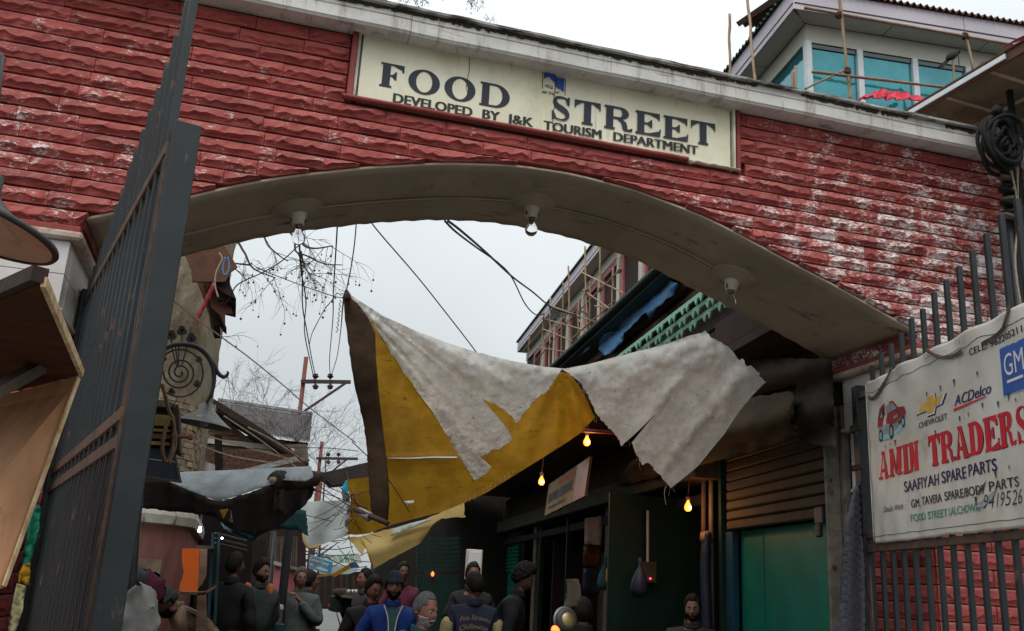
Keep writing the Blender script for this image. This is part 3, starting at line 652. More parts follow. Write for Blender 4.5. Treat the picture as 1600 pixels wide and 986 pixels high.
box('edge_strip', 'sign_edge', (SX1-.018, WY-.040, SZ0-.01), (SX1-.003, WY+.02, SZ1-.075), sign)
box('edge_strip', 'sign_edge', (2.10, WY-.028, SZ1-.092), (SX1-.019, WY-.010, SZ1-.082), sign)
box('gap_shadow', 'black_iron', (SX0+.0135, WY-.021, SZ0+.006), (SX0+.0235, WY+.02, SZ1-.08), sign)
mb = MB()
def ledge(u, v):
    x = SX0-.06+(2.45-SX0+.06)*u; a = 2*math.pi*v; return (x, WY-.035+.022*math.cos(a), SZ0-.006+.016*math.sin(a)+.002*nz(x*8, 1))
mb.grid(ledge, 60, 8); mb.build('bottom_ledge', 'red_trim', sign, smooth=True)
mb = MB()
def ledge2(u, v):
    x = 2.45+(SX1+.03-2.45)*u; a = 2*math.pi*v; return (x, WY-.03+.016*math.cos(a), SZ0-.012+.010*math.sin(a)+.012*nz(x*18, 1))
mb.grid(ledge2, 30, 6); mb.build('bottom_ledge', 'marble_trim', sign, smooth=False)
W = dict(F=.86, O=1.18, D=1.16, S=.80, T=1.08, R=1.16, E=1.04, A=.95, M=1.2, I=.5, N=1.05)
f_ = sp_()
glyph_word('FOOD', f_, .482, 4.409, .158, W, .17, .29, .085, .075, total=.79).build('lettering', 'ink_dark', sign)
k_ = (4.430-4.405)/(2.62-1.55)*.8
fs = lambda u, v, e=0.: V3((u, WY-.0228-e, v+(u-1.55)*k_))
glyph_word('STREET', fs, 1.536, 4.408, .160, W, .16, .30, .085, .075, total=1.115).build('lettering', 'ink_dark', sign)
for wd, a, b, v0 in (('DEVELOPED', .573, 1.045, 4.322), ('BY', 1.112, 1.214, 4.326), ('J&K', 1.265, 1.425, 4.328)):
    text_mesh(wd, f_, .062, a, v0, b-a, bold=.030).build('lettering', 'ink_black', sign)
for wd, a, b, v0 in (('TOURISM', 1.497, 1.868, 4.334), ('DEPARTMENT', 1.953, 2.527, 4.337)):
    text_mesh(wd, fs, .062, a, v0-.006, b-a, bold=.030).build('lettering', 'ink_black', sign)
# emblem: blue sky over white mountains, a boat below, in a thin round-cornered frame; the right half sits lower
def emb(u, v, e=0.):
    return V3((1.474+u*.15, (WY-.0225 if 1.474+u*.15 < CR else WY-.0195)-e, 4.592+v*.125-(.016 if 1.474+u*.15 > CR else 0)))
ux = (CR-1.474)/.15
pl = MB(); pl.add([emb(*p, .0003) for p in [(.05, .97), (.05, .60), (.18, .72), (.27, .78), (.40, .62), (ux-.004, .50), (ux-.004, .97)]], [tuple(range(7))])
pl.add([emb(*p, .0003) for p in [(ux+.004, .97), (ux+.004, .50), (.70, .34), (.76, .37), (.88, .24), (.95, .27), (.95, .97)]], [tuple(range(7))]); pl.build('emblem', 'ink_blue', sign)
fr = MB()
def seg(p, q, w=.014): 
    d = V3((q[0]-p[0], q[1]-p[1], 0)).normalized(); n = V3((-d.y, d.x, 0))*w
    fr.add([emb(p[0]+n.x, p[1]+n.y, .0006), emb(q[0]+n.x, q[1]+n.y, .0006), emb(q[0]-n.x, q[1]-n.y, .0006), emb(p[0]-n.x, p[1]-n.y, .0006)], [(0, 1, 2, 3)])
for a, b in (((0, .05), (0, .95)), ((0, .95), (.06, 1.02)), ((.06, 1.02), (ux-.01, 1.02)), ((ux+.01, 1.02), (.94, 1.02)), ((.94, 1.02), (1, .95)), ((1, .95), (1, .05)), ((.1, .26), (.45, .14)), ((.16, .22), (.46, .16)), ((.18, .32), (.45, .28)), ((.2, .3), (.2, .2)), ((.42, .29), (.42, .15)), ((.58, .14), (.76, .2)), ((.6, .11), (.7, .13))): seg(a, b)
fr.build('emblem', 'ink_dark', sign)
a_mb = text_mesh('J&K TOU', f_, .017, 1.474, 4.570, .083, bold=.02); a_mb.add((b_ := text_mesh('RISM', lambda u, v: V3((u, WY-.0198, v)), .017, 1.566, 4.553, .060, bold=.02)).v, b_.f)
a_mb.build('lettering', 'ink_dark', sign)
ck = MB()
for pts in ([(CR, 4.72), (CR+.006, 4.64), (CR-.004, 4.56), (CR+.006, 4.50), (CR-.006, 4.44), (CR+.002, 4.31)], [(1.005, 4.72), (1.01, 4.62), (.998, 4.52), (1.012, 4.46), (1.0, 4.42)]):
    for p, q in zip(pts, pts[1:]): ck.bar((p[0], WY-.0225, p[1]), (q[0], WY-.0225, q[1]), .0025, .0025)
ck.build('crack', 'black_wood', sign)
# ================================================================== IRON GATE LEAVES
def leaf(name, label, hinge, az, side, umax, first_u):
    """open leaf running from the hinge towards the camera; u along it, n to its camera side"""
    du = V3((-math.sin(R(az)), -math.cos(R(az)), 0)); nn_ = V3((math.cos(R(az)), -math.sin(R(az)), 0))*side
    h = V3((hinge[0], hinge[1], 0)); P = lambda u, n, z: h+du*u+nn_*n+V3((0, 0, z))
    t = thing(name, label, 'gate', h)
    def slab(nm, m, u0, u1, n0, n1, z0, z1, bev=.003, own=False):
        return MB().obox(P((u0+u1)/2, (n0+n1)/2, (z0+z1)/2), du*(u1-u0)/2, nn_*(n1-n0)/2, (0, 0, (z1-z0)/2)).build(nm, m, t, bevel=bev, origin='c' if own else None)
    slab('hinge_stile', 'gate_paint', -.03, .05, -.035, .035, .05, 3.10)
    slab('free_stile', 'gate_paint', umax-.045, umax+.0, -.006, .082, .05, 3.115)
    slab('stile_edge', 'gate_rust', umax-.058, umax-.047, -.014, .020, .05, 3.05, 0)
    for z0, z1 in ((3.005, 3.05), (2.075, 2.12), (1.985, 2.03), (.98, 1.03), (.12, .17)):
        slab('rail', 'gate_rust', .052, umax-.06, -.018, .018, z0, z1)
    k = 0; u = first_u
    while u < umax-.08:
        top = 3.125+.255*u+random.uniform(-.012, .012)+(.05 if u > umax-.3 else 0)
        for z0, z1 in ((.06, top),):
            slab('bar', 'gate_paint', u-.0135, u+.0135, -.0135, .0135, z0, z1, .002, True)
        u += .148; k += 1
    u = first_u+.074                       # extra bars in the lower bay
    while u < umax-.08 and side > 0:
        slab('bar', 'gate_paint', u-.010, u+.010, -.012, .012, .172, 1.98, .002, True); u += .148
    return t, P, slab
lg, LP, ls = leaf('iron_gate', 'left open leaf of the dark blue iron gate with stepped bars, seen edge on', (-.95, 5.5), -14, 1, 2.42, .10)
ls('frame_strip', 'gate_paint', 2.02, 2.05, .012, .026, .18, 1.97, .002)
ls('frame_strip', 'gate_paint', 2.22, 2.25, .012, .026, .18, 1.97, .002)
for z in (2.62, 1.72, 2.98): MB().lathe([(0, -.01), (.011, -.008), (.012, .004), (0, .010)], LP(2.37, .03, z), (1, -.5, 0), 8).build('weld_lump', 'ink_white', lg, smooth=True)
rg, RP, rs = leaf('iron_gate', 'right open leaf of the dark iron gate carrying the printed banner', (4.0, 5.5), 13, -1, 2.6, .25)
rs('bracket', 'black_wood', -.04, .12, .04, .055, 2.78, 2.83, .002); rs('bracket', 'black_wood', -.04, .12, .04, .055, 2.52, 2.56, .002)
rs('flat_bar', 'gate_paint', .02, .085, .036, .046, 1.2, 3.02, .002)
rs('diagonal_brace', 'gate_rust', .1, .14, .03, .04, .2, 1.9, .002)

# ================================================================== BANNER ON THE RIGHT LEAF
ban = thing('vinyl_banner', 'dirty white vinyl banner reading AMIN TRADERS tied to the right gate leaf', 'banner', RP(.15, .06, 2.04))
BU0, BU1 = .165, 2.56
def wr(u, z):
    a = .010*nz(u*2.3, z*2.0, 1, 3)+.0045*nz(u*9, z*2.2, 1, 8)
    a += .016*math.sin(u*16+z*5)*max(0, (z-2.86)/.25)**1.4
    d = (u-BU0); a += .011*math.sin((d*1.2+(3.09-z))*24)*math.exp(-(d*2.2+(3.09-z)*1.2)*2.2)
    a += .005*math.sin((u-.3*z)*38)*math.exp(-((z-2.25)/.25)**2)*.6
    return a
def bS(u, z, e=0.):
    return RP(u+.050, .030+max(-.012, wr(u, z))+e, z)
def bedge(u): return 3.085+.012*nz(u*5, 1)-.02*math.sin(min(1, (u-BU0)/.5)*math.pi)*.6
mb = MB()
def bfn(a, b):
    u = BU0+(BU1-BU0)*a; zb = 2.035+.008*nz(u*4, 5); return bS(u+.006*nz(b*6, 3)*(1 if a < .01 else 0), zb+(bedge(u)-zb)*b)
mb.grid(bfn, 150, 66); mb.build('banner_sheet', 'banner_face', ban, smooth=True, solid=.003)
mb = MB(); mb.grid(lambda a, b: RP(BU0+.04-.012*math.sin(b*math.pi)-.01, .030-.05*b, 2.05+1.02*a), 20, 4); mb.build('folded_edge', 'banner_face', ban, smooth=True, solid=.003)
mb = MB(); mb.tube([bS(BU0+(BU1-BU0)*k/70, 2.078+.004*nz(k*.3, 2), .002) for k in range(71)], .0018, 4); mb.build('hem_stitch', 'pole_dark', ban)
mb = MB(); mb.tube([bS(BU0+(BU1-BU0)*k/70, bedge(BU0+(BU1-BU0)*k/70)-.075+.015*nz(k*.25, 9), .002) for k in range(71)], .0018, 4); mb.build('hem_stitch', 'pole_dark', ban)
def bt(e=.004): return lambda u, v, q=0.: bS(u, v, e+q)
def subdiv(mb_, n=1):    # refine flat letter faces so they follow the folds
    return mb_
WA = dict(A=.72, M=.86, I=.34, N=.70, T=.66, R=.72, D=.68, E=.64, S=.56)
glyph_word('AMIN', lambda u, v, q=0.: bS(u, v, .0035+q), .294, 2.422, .173, WA, .07, .25, .10, .055, total=.545).build('lettering', 'ink_red', ban)
glyph_word('TRADERS', lambda u, v, q=0.: bS(u, v, .0035+q), .955, 2.424, .173, WA, .05, .25, .10, .05, total=.99).build('lettering', 'ink_red', ban)
glyph_word('AMIN', lambda u, v, q=0.: bS(u+.004, v-.004, .0015+q*.1), .294, 2.422, .173, WA, .07, .25, .10, .055, total=.545).build('letter_shadow', 'ink_black', ban)
glyph_word('TRADERS', lambda u, v, q=0.: bS(u+.004, v-.004, .0015+q*.1), .955, 2.424, .173, WA, .05, .25, .10, .05, total=.99).build('letter_shadow', 'ink_black', ban)
for body, h, u, v, wdt, mt, bo, sh in (('SAAFIYAH', .066, .626, 2.314, .43, 'ink_navy', .02, 0), ('SPARE', .066, 1.09, 2.318, .25, 'ink_navy', .02, 0), ('PARTS', .066, 1.372, 2.322, .262, 'ink_navy', .02, 0),
        ('GM,', .050, .709, 2.215, .105, 'ink_black', .018, 0), ('TAVERA', .050, .845, 2.218, .23, 'ink_black', .018, 0), ('SPARE/BODY', .050, 1.10, 2.222, .42, 'ink_black', .018, 0), ('PARTS', .050, 1.56, 2.228, .25, 'ink_black', .018, 0),
        ('FOOD STREET', .044, .690, 2.136, .425, 'ink_green', .012, 0), ('LALCHOWK', .044, 1.135, 2.140, .31, 'ink_green', .012, 0),
        ('Deals With :', .036, .33, 2.216, .30, 'ink_black', .0, .35), ('CELL: 9622052115', .036, 1.488, 2.944, .53, 'ink_black', .02, 0),
        ('CHEVROLET', .034, .858, 2.660, .335, 'ink_black', .02, 0), ('ACDelco', .058, 1.285, 2.712, .365, 'ink_navy', .02, .25), ('9419526116', .075, 1.50, 2.145, .48, 'ink_black', -.012, .3)):
    text_mesh(body, bt(), h, u, v, wdt, bold=bo, shear=sh).build('lettering', mt, ban)
def bpoly(nm, mt, pts, e=.004, fr=None): MB().add([bS(u, v, e) for u, v in pts], [tuple(range(len(pts)))]).build(nm, mt, ban)
bpoly('logo_underline', 'ink_red', [(1.27, 2.685), (1.60, 2.700), (1.60, 2.706), (1.27, 2.700)])
bpoly('logo_square', 'ink_cyan', [(1.748, 2.668), (1.995, 2.668), (1.995, 2.920), (1.748, 2.920)], .003)
bpoly('logo_square', 'ink_blue', [(1.755, 2.675), (1.988, 2.675), (1.988, 2.912), (1.755, 2.912)], .0045)
text_mesh('GM', bt(.006), .115, 1.785, 2.765, .175, bold=.0).build('lettering', 'ink_white', ban)
bpoly('logo_bar', 'ink_white', [(1.80, 2.728), (1.945, 2.728), (1.945, 2.742), (1.80, 2.742)], .006)
bt_ = [(.0, .30), (.12, .66), (.34, .66), (.37, .92), (.64, .92), (.66, .66), (1.0, .74), (.86, .36), (.64, .34), (.60, .08), (.36, .08), (.34, .32)]
def T_(pts, s=1., dx=0, dy=0): return [(.845+.34*(.5+(a-.5)*s)+dx, 2.705+.135*(.5+(b-.5)*s)+dy) for a, b in pts]
bpoly('bow_tie_logo', 'ink_navy', T_(bt_, 1.10, .006, -.006), .003); bpoly('bow_tie_logo', 'ink_white', T_(bt_, 1.02, .002, -.001), .0042); bpoly('bow_tie_logo', 'ink_gold', T_(bt_, .88, 0, .002), .0054)
def car_(pts): return [(.275+.43*a, 2.665+.225*b) for a, b in pts]
bpoly('car_picture', 'ink_cyan', car_([(.05, .02), (.5, -.03), (1.0, .18), (.98, .24), (.4, .12)]), .0025)
bpoly('car_picture', 'ink_grey', car_([(.06, .42), (.10, .22), (.42, .12), (.62, .18), (.98, .38), (1.0, .55), (.5, .42)]), .0032)
bpoly('car_picture', 'ink_maroon', car_([(.05, .42), (.06, .62), (.14, .92), (.26, 1.0), (.62, .99), (.76, .76), (.97, .70), (1.0, .50), (.66, .38), (.42, .34)]), .0040)
bpoly('car_picture', 'ink_grey', car_([(.40, .68), (.36, .92), (.60, .94), (.73, .74)]), .0048); bpoly('car_picture', 'ink_cyan', car_([(.12, .66), (.17, .88), (.23, .90), (.22, .66)]), .0048); bpoly('car_picture', 'ink_black', car_([(.24, .66), (.25, .90), (.32, .92), (.35, .68)]), .0048)
bpoly('car_picture', 'ink_grey', car_([(.60, .54), (.62, .46), (.74, .50), (.73, .58)]), .0048); bpoly('car_picture', 'ink_black', car_([(.74, .36), (.75, .28), (.95, .42), (.95, .48)]), .0052)
for cx, cy, r_x, r_y in ((.16, .14, .065, .17), (.50, .16, .08, .21), (.90, .30, .055, .15)):
    for k, mt, e in ((1, 'ink_black', .0052), (.58, 'ink_cyan', .0058), (.3, 'ink_grey', .0064)):
        bpoly('car_picture', mt, car_([(cx+r_x*k*math.cos(2*math.pi*i/14), cy+r_y*k*math.sin(2*math.pi*i/14)) for i in range(14)]), e)
rt = random.Random(11)
for u, v in [(.98, 2.835), (1.14, 2.838), (1.30, 2.835), (1.54, 2.83), (1.05, 2.60), (1.33, 2.63), (1.42, 2.64), (1.56, 2.66), (1.70, 2.64), (1.80, 2.66), (1.86, 2.63), (.40, 2.615), (.47, 2.62), (.54, 2.62), (1.62, 2.30), (1.75, 2.32), (1.42, 2.19)]:
    s = rt.uniform(.010, .022); bpoly('tear', 'pole_dark', [(u-s*.5, v+s), (u+s*.6, v+s*1.1), (u+s*.1, v-s*1.1)], .0072)
bpoly('tear', 'ink_grey', [(1.40, 2.16), (1.62, 2.235), (1.58, 2.19), (1.50, 2.155)], .0075); bpoly('tear', 'pole_dark', [(1.42, 2.225), (1.55, 2.285), (1.50, 2.24)], .0075)
for pts in ([(.20, 2.98), (.24, 2.955), (.34, 2.96), (.46, 3.02), (.56, 3.085)], [(1.05, 3.08), (1.18, 3.01), (1.30, 2.985), (1.42, 2.985)], [(1.62, 2.97), (1.78, 2.99), (1.86, 3.03), (1.93, 3.12)]):
    c = catmull([bS(u, v, .012) for u, v in pts], 6)
    for dz in (0, .009, -.007): MB().tube([p+V3((0, 0, dz+.004*nz(i*.4, dz*90))) for i, p in enumerate(c)], .0042, 6).build('tie_rope', 'old_wood', ban)
for i in range(14):
    u = rt.uniform(1.0, 1.45); p = bS(u, 3.04, .01); MB().tube([p, p+V3((rt.uniform(-.05, .05), -.01, rt.uniform(-.03, .05)))], .0012, 4).build('frayed_thread', 'rope', ban)

# ================================================================== FOREGROUND LEFT: street lamp shade, kiosk, bundles
c = at(-62, 345, 2.45); lax = V3((.22, 0, 1)).normalized()
t = thing('street_lamp', 'round enamel lamp shade with black rim seen from below at the left edge', 'lamp', c)
MB().lathe([(.225, 0), (.222, .006), (.16, .020), (.10, .045), (.05, .08), (.035, .12)], c, lax, 48).build('shade_inner', 'enamel_inner', t, smooth=True)
MB().lathe([(.219, -.004), (.230, -.006), (.234, .002), (.230, .010), (.165, .028), (.105, .053), (.055, .09), (.045, .14), (0, .15)], c, lax, 48).build('lamp_shade', 'black_iron', t, smooth=True)
MB().lathe([(.02, .12), (.03, .09), (.035, .06), (.02, .035), (0, .03)], c, (0, 0, 1), 16).build('bulb', 'porcelain', t, smooth=True)
MB().tube([c+lax*.14, c+V3((0, 0, .45)), c+V3((-.15, 0, .6)), c+V3((-.6, 0, .6))], .016, 8).build('bracket', 'black_iron', t, smooth=True)

kz = 2.12
A, B = atZ(60, 446, kz), atZ(122, 587, kz); Cc, D = atZ(-150, 655, kz), A+(atZ(-150, 655, kz)-B)
t = thing('wooden_kiosk', 'plywood street kiosk with a dark board roof at the lower left', 'kiosk', V3((B.x, B.y, 0)))
MB().prism([A, B, Cc, D], (0, 0, .012)).build('roof_board', 'kiosk_wood', t)
dd = (B-A).normalized(); MB().bar(A+V3((.008, 0, .008)), B+V3((.008, 0, .008)), .010, .020).build('edge_batten', 'ply_edge', t)
MB().bar(A+V3((-.0, -.005, .02)), D+V3((0, -.005, .02)), .03, .03).build('edge_batten', 'black_wood', t)
b0, b1, b2, b3 = B+V3((-.006, 0, -.004)), at(0, 915, B.y-.16), at(-230, 1010, B.y-.2), Cc+V3((0, 0, -.004))
nrm = (b1-b0).cross(b3-b0).normalized(); nrm = -nrm if nrm.y < 0 else nrm
MB().prism([b0, b1, b2, b3], nrm*.012).build('side_panel', 'ply', t)
MB().bar(b0+nrm*.004+V3((.005, 0, 0)), b1+nrm*.004+V3((.005, 0, 0)), .005, .014).build('edge_batten', 'ply_edge', t)
q = at(62, 573, B.y-.06); MB().bar(q, at(-60, 640, B.y-.34), .035, .03).build('strut', 'old_wood', t)
t = tag(cloth('cloth_bundle', 'green_cloth', edge([(50, 788), (64, 792), (60, 830), (50, 872), (42, 885), (34, 880), (44, 830)], 2, 1), lambda x, y: 5.25+.03*math.sin(x*.4), None, 8), 'green cloth hanging between the left pier and the iron gate', 'cloth')
tag(cloth('cloth_bundle', 'yellow_cloth', edge([(36, 882), (48, 880), (45, 916), (28, 912), (30, 896)], 3, 1), lambda x, y: 5.2+.02*math.sin(x*.6), None, 8), 'yellow cloth under the green cloth beside the left pier', 'cloth')
tag(cloth('cloth_bundle', 'cream_cloth', edge([(26, 912), (40, 916), (36, 950), (24, 990), (12, 990), (18, 950)], 4, 1), lambda x, y: 5.15+.02*math.sin(x*.5), None, 8), 'cream cloth hanging lowest beside the left pier', 'cloth')

# ================================================================== UPPER RIGHT: porch roof, cable pole
rz = 5.16
E0, E1 = atZ(1425, 176, rz), atZ(1602, 72, rz); dr = (E0-E1).normalized(); E0 = E0+dr*.1; E1 = E1-dr*1.6
sx_ = V3((2.6, .25, 0))
t = thing('porch_roof', 'rusty tin porch roof with stained board ceiling over the right end of the gateway', 'roof', E0)
MB().prism([E0+V3((.03, 0, 0)), E1+V3((.03, 0, 0)), E1+sx_, E0+sx_], (0, 0, .02)).build('ceiling_board', 'ceiling_sheet', t)
MB().prism([E0+V3((-.02, 0, .03)), E1+V3((-.02, 0, .03)), E1+sx_+V3((0, 0, .35)), E0+sx_+V3((0, 0, .35))], (0, 0, .012)).build('tin_sheet', 'roof_rust', t)
MB().bar(E0, E1, .018, .075).build('fascia', 'roof_rust', t)
L_ = (E1-E0).length; d = (E1-E0)/L_
MB().bar(E0+V3((-.022, 0, -.005)), E0+d*.95+V3((-.022, 0, -.005)), .012, .035).build('flashing', 'frame_white', t)
for k in range(1, 7):
    p = E0+d*(L_*k/7); MB().bar(p+V3((.02, 0, -.006)), p+sx_+V3((0, 0, -.006)), .03, .010).build('batten', 'marble_trim', t)
for k in range(1, 5):
    s = sx_*(k/5); MB().bar(E0+s+V3((0, 0, -.009)), E1+s+V3((0, 0, -.009)), .03, .012).build('batten', 'marble_trim', t)
tag(MB().grid(lambda a, b: E0+d*(.95+a*1.5)+V3((-.035+.16*b, 0, .05+.10*b+.02*nz(a*9, b*3))), 24, 6).build('plastic_sheet', 'red_sheet', None, smooth=True, solid=.004), 'red plastic sheet lying on the rusty edge of the porch roof', 'sheet')
# pole with coils
pt = at(1562, 190, 4.62); pb = V3((pt.x, pt.y, 0))
t = thing('cable_pole', 'steel pole hung with a coil of black cable at the right end of the gateway', 'pole', pb)
MB().tube([pb, pt+V3((0, 0, .12))], .028, 12).build('pole', 'gate_paint', t, smooth=True)
MB().tube([pb+V3((.16, .05, 0)), V3((pt.x+.16, pt.y+.05, 5.1))], .024, 10).build('conduit', 'gate_paint', t, smooth=True)
MB().tube([pb+V3((.085, .04, 0)), V3((pt.x+.075, pt.y+.04, 4.5))], .012, 8).build('conduit', 'pole_dark', t, smooth=True)
cc = at(1563, 224, 4.52); rk = random.Random(4)
for k in range(9):
    ra_, rb_ = rk.uniform(.105, .145), rk.uniform(.15, .185); o = V3((rk.uniform(-.015, .015), rk.uniform(-.05, .04), rk.uniform(-.02, .02))); tl = rk.uniform(-.25, .25)
    MB().tube([cc+o+V3((ra_*math.cos(a)+tl*.1*math.sin(a), .04*math.sin(a+k), rb_*math.sin(a))) for a in [2*math.pi*i/32 for i in range(33)]], rk.uniform(.010, .017), 7).build('cable_coil', 'rubber', t, smooth=True)
for k in range(5):
    ra_ = rk.uniform(.03, .06); o = V3((rk.uniform(-.03, .03), -.03, rk.uniform(-.05, .03)))
    MB().tube([cc+o+V3((ra_*math.cos(a), .02*math.sin(a*2), ra_*1.5*math.sin(a))) for a in [2*math.pi*i/20 for i in range(21)]], .011, 6).build('cable_coil', 'rubber', t, smooth=True)
for k in range(7):
    c = V3((pt.x-.03+.02*(k % 2), pt.y-.03, cc.z-.20-.045*k))
    MB().lathe([(0, -.016), (.05, -.014), (.056, 0), (.03, .012), (0, .016)], c, (.35*(-1)**k, -.3, 1), 12).build('insulator', 'rubber' if k % 3 else 'old_wood', t, smooth=True)
MB().lathe([(0, -.03), (.03, -.028), (.034, .02), (0, .035)], cc+V3((-.02, -.02, .22)), (.5, 0, 1), 10).build('junction', 'rubber', t, smooth=True)
for k in range(4):
    p0 = cc+V3((.06+.03*k, 0, -.15)); MB().tube(catmull([p0, p0+V3((.05-.03*k, .02, -.3)), p0+V3((-.02+.02*k, .02, -.7)), p0+V3((.03, .02, -1.3))], 6), .006, 5).build('loose_wire', 'rubber' if k % 2 else 'rope', t)
# dark coat hanging at the hinge
tag(cloth('hanging_coat', 'grey_cloth', edge([(1346, 742), (1352, 800), (1352, 992), (1304, 992), (1311, 960), (1316, 890), (1322, 820), (1331, 775)], 5, .8), lambda x, y: 5.42-.05*math.sin((x-1300)*.17+y*.004)-.02*math.sin(x*.5), None, 7, solid=.012), 'dark grey woollen coat hanging from the right gate hinge beside the banner', 'coat')
mat('sign_khaki', (.34, .22, .10), (.25, .15, .07), sc=5, rough=.55, spec=.15, bump=.1)
# ================================================================== helpers for things seen through the arch
def pp(name, m, pts, Y, depth=.05, parent=None, bevel=0, **k):   # outline at a distance Y (number or per point), given real thickness away from the camera
    Ys = Y if hasattr(Y, '__len__') else [Y]*len(pts)
    return MB().prism([at(x, y, yy) for (x, y), yy in zip(pts, Ys)], (0, depth, 0)).build(name, m, parent, bevel=bevel, **k)
def planeY(p0, az):
    n = (math.cos(R(az)), -math.sin(R(az))); c = n[0]*p0[0]+n[1]*p0[1]
    def f(x, y): d = ray(x, y); return d.y*c/(n[0]*d.x+n[1]*d.y)
    return f
SA = 5.4; sdv = V3((math.sin(R(SA)), math.cos(R(SA)), 0)); snv = V3((-math.cos(R(SA)), math.sin(R(SA)), 0)); S0 = V3((4.10, 5.86, 0))
SP = lambda s, n, z: S0+sdv*s+snv*n+V3((0, 0, z))
def sb(name, m, s0, s1, n0, n1, z0, z1, parent=None, bevel=.003, own=False, **k):
    return MB().obox(SP((s0+s1)/2, (n0+n1)/2, (z0+z1)/2), sdv*(s1-s0)/2, snv*(n1-n0)/2, (0, 0, (z1-z0)/2)).build(name, m, parent, bevel=bevel, origin='c' if own else None, **k)

# ================================================================== PINK BUILDING WITH TEAL GLASS
EZ = 11.6
C0 = atZ(1240, 13, EZ); Fq = atZ(1600, 72, EZ); Sq = atZ(925, 405, EZ); W0 = atZ(1258, 37, EZ)
fd = (Fq-C0).normalized(); sd_ = (Sq-C0).normalized()
SL = 26.; FL = 14.
t = thing('pink_building', 'tall pink building with white eaves and a band of teal glass above the gateway', 'building', V3((W0.x, W0.y, 0)))
zt = lambda x, y, Y: at(x, y, Y).z
HB = zt(1261, 65, W0.y)                  # underside of the header panels
FT = EZ+.42
# fascia boards, in lengths
for d, Ln, o in ((fd, FL, sd_), (sd_, SL, fd)):
    k = 0.
    while k < Ln:
        k2 = min(k+3.3, Ln); MB().obox(C0+d*((k+k2)/2)+o*.02+V3((0, 0, .21)), d*((k2-k)/2-.006), o*.02, (0, 0, .21)).build('fascia_board', 'fascia_pink', t, bevel=.004); k = k2
    MB().bar(C0+d*.02+V3((0, 0, .12))-o*.003, C0+d*Ln+V3((0, 0, .12))-o*.003, .012, .02).build('fascia_groove', 'pole_dark', t)
iw = (W0-C0); a_in = iw.dot(fd); 
def on(fr_, sd2, z): return C0+fd*fr_+sd_*sd2+V3((0, 0, z-EZ))
# resolve wall corner in the (fd, sd) frame
det = fd.x*sd_.y-fd.y*sd_.x; wf = (iw.x*sd_.y-iw.y*sd_.x)/det; ws = (fd.x*iw.y-fd.y*iw.x)/det
# soffit panels with dark joints
k = 0
while k < FL:
    k2 = min(k+1.9, FL); q0 = max(k, 0); MB().prism([on(q0+.012, .04, EZ), on(k2-.012, .04, EZ), on(k2-.012 if k2 < FL else k2, ws-.01, EZ), on((q0+.012) if q0 > 0 else wf, ws-.01, EZ)], (0, 0, .05)).build('soffit_panel', 'panel_white', t); k = k2
k = 0
while k < SL:
    k2 = min(k+1.9, SL); MB().prism([on(.04, k+.012, EZ), on(.04, k2-.012, EZ), on(wf-.01, k2-.012, EZ), on(wf-.01, (k+.012) if k > 0 else ws, EZ)], (0, 0, .05)).build('soffit_panel', 'panel_white', t); k = k2
MB().prism([on(.05, .05, EZ+.03), on(FL, .05, EZ+.03), on(FL, 2, EZ+.03), on(2, SL, EZ+.03), on(.05, SL, EZ+.03)], (0, 0, .3)).build('roof_slab', 'black_wood', t)
# header panels
k = wf
while k < FL:
    k2 = min(k+3.0, FL); MB().prism([on(k+.012, ws, EZ-.004), on(k2-.012, ws, EZ-.004), on(k2-.012, ws, HB), on(k+.012, ws, HB)], sd_*.06).build('header_panel', 'panel_white', t); k = k2
k = ws
while k < SL:
    k2 = min(k+3.0, SL); MB().prism([on(wf, k+.012, EZ-.004), on(wf, k2-.012, EZ-.004), on(wf, k2-.012, HB), on(wf, k+.012, HB)], fd*.06).build('header_panel', 'panel_white', t); k = k2
MB().prism([on(wf+.08, ws+.08, 0), on(FL, ws+.08, 0), on(FL, ws+4, 0), on(wf+4, SL, 0), on(wf+.08, SL, 0)], (0, 0, EZ)).build('wall_core', 'black_wood', t)
# front band of glass: mullions at photo x 1263,1341,1427,1511
def fr_at(x, y): 
    f = planeY((W0.x, W0.y), math.degrees(math.atan2(fd.x, fd.y))); p = at(x, y, f(x, y))-C0; return (p.x*sd_.y-p.y*sd_.x)/det
mx_ = [wf, fr_at(1341, 85), fr_at(1427, 98), fr_at(1511, 112)]; stp = mx_[3]-mx_[2]; mx_ += [mx_[3]+stp, mx_[3]+2*stp, mx_[3]+3*stp]
for a, b in zip(mx_, mx_[1:]):
    MB().prism([on(a+.02, ws+.05, HB-.01), on(b-.02, ws+.05, HB-.01), on(b-.02, ws+.05, HB-2.0), on(a+.02, ws+.05, HB-2.0)], sd_*.02).build('window_pane', 'teal_glass', t)
for a in mx_: MB().obox(on(a+.03, ws+.03, HB-1.0), fd*.055, sd_*.05, (0, 0, 1.0)).build('mullion', 'frame_white', t, bevel=.006)
MB().bar(on(wf, ws+.03, HB-2.05), on(FL, ws+.03, HB-2.05), .14, .14).build('window_sill', 'frame_white', t)
MB().bar(on(wf, ws+.05, HB-.04), on(FL, ws+.05, HB-.04), .05, .10).build('shadow_gap', 'dark_glass', t)
MB().prism([on(wf, ws, HB-2.1), on(FL, ws, HB-2.1), on(FL, ws, 4), on(wf, ws, 4)], sd_*.06).build('wall', 'wall_pink', t)
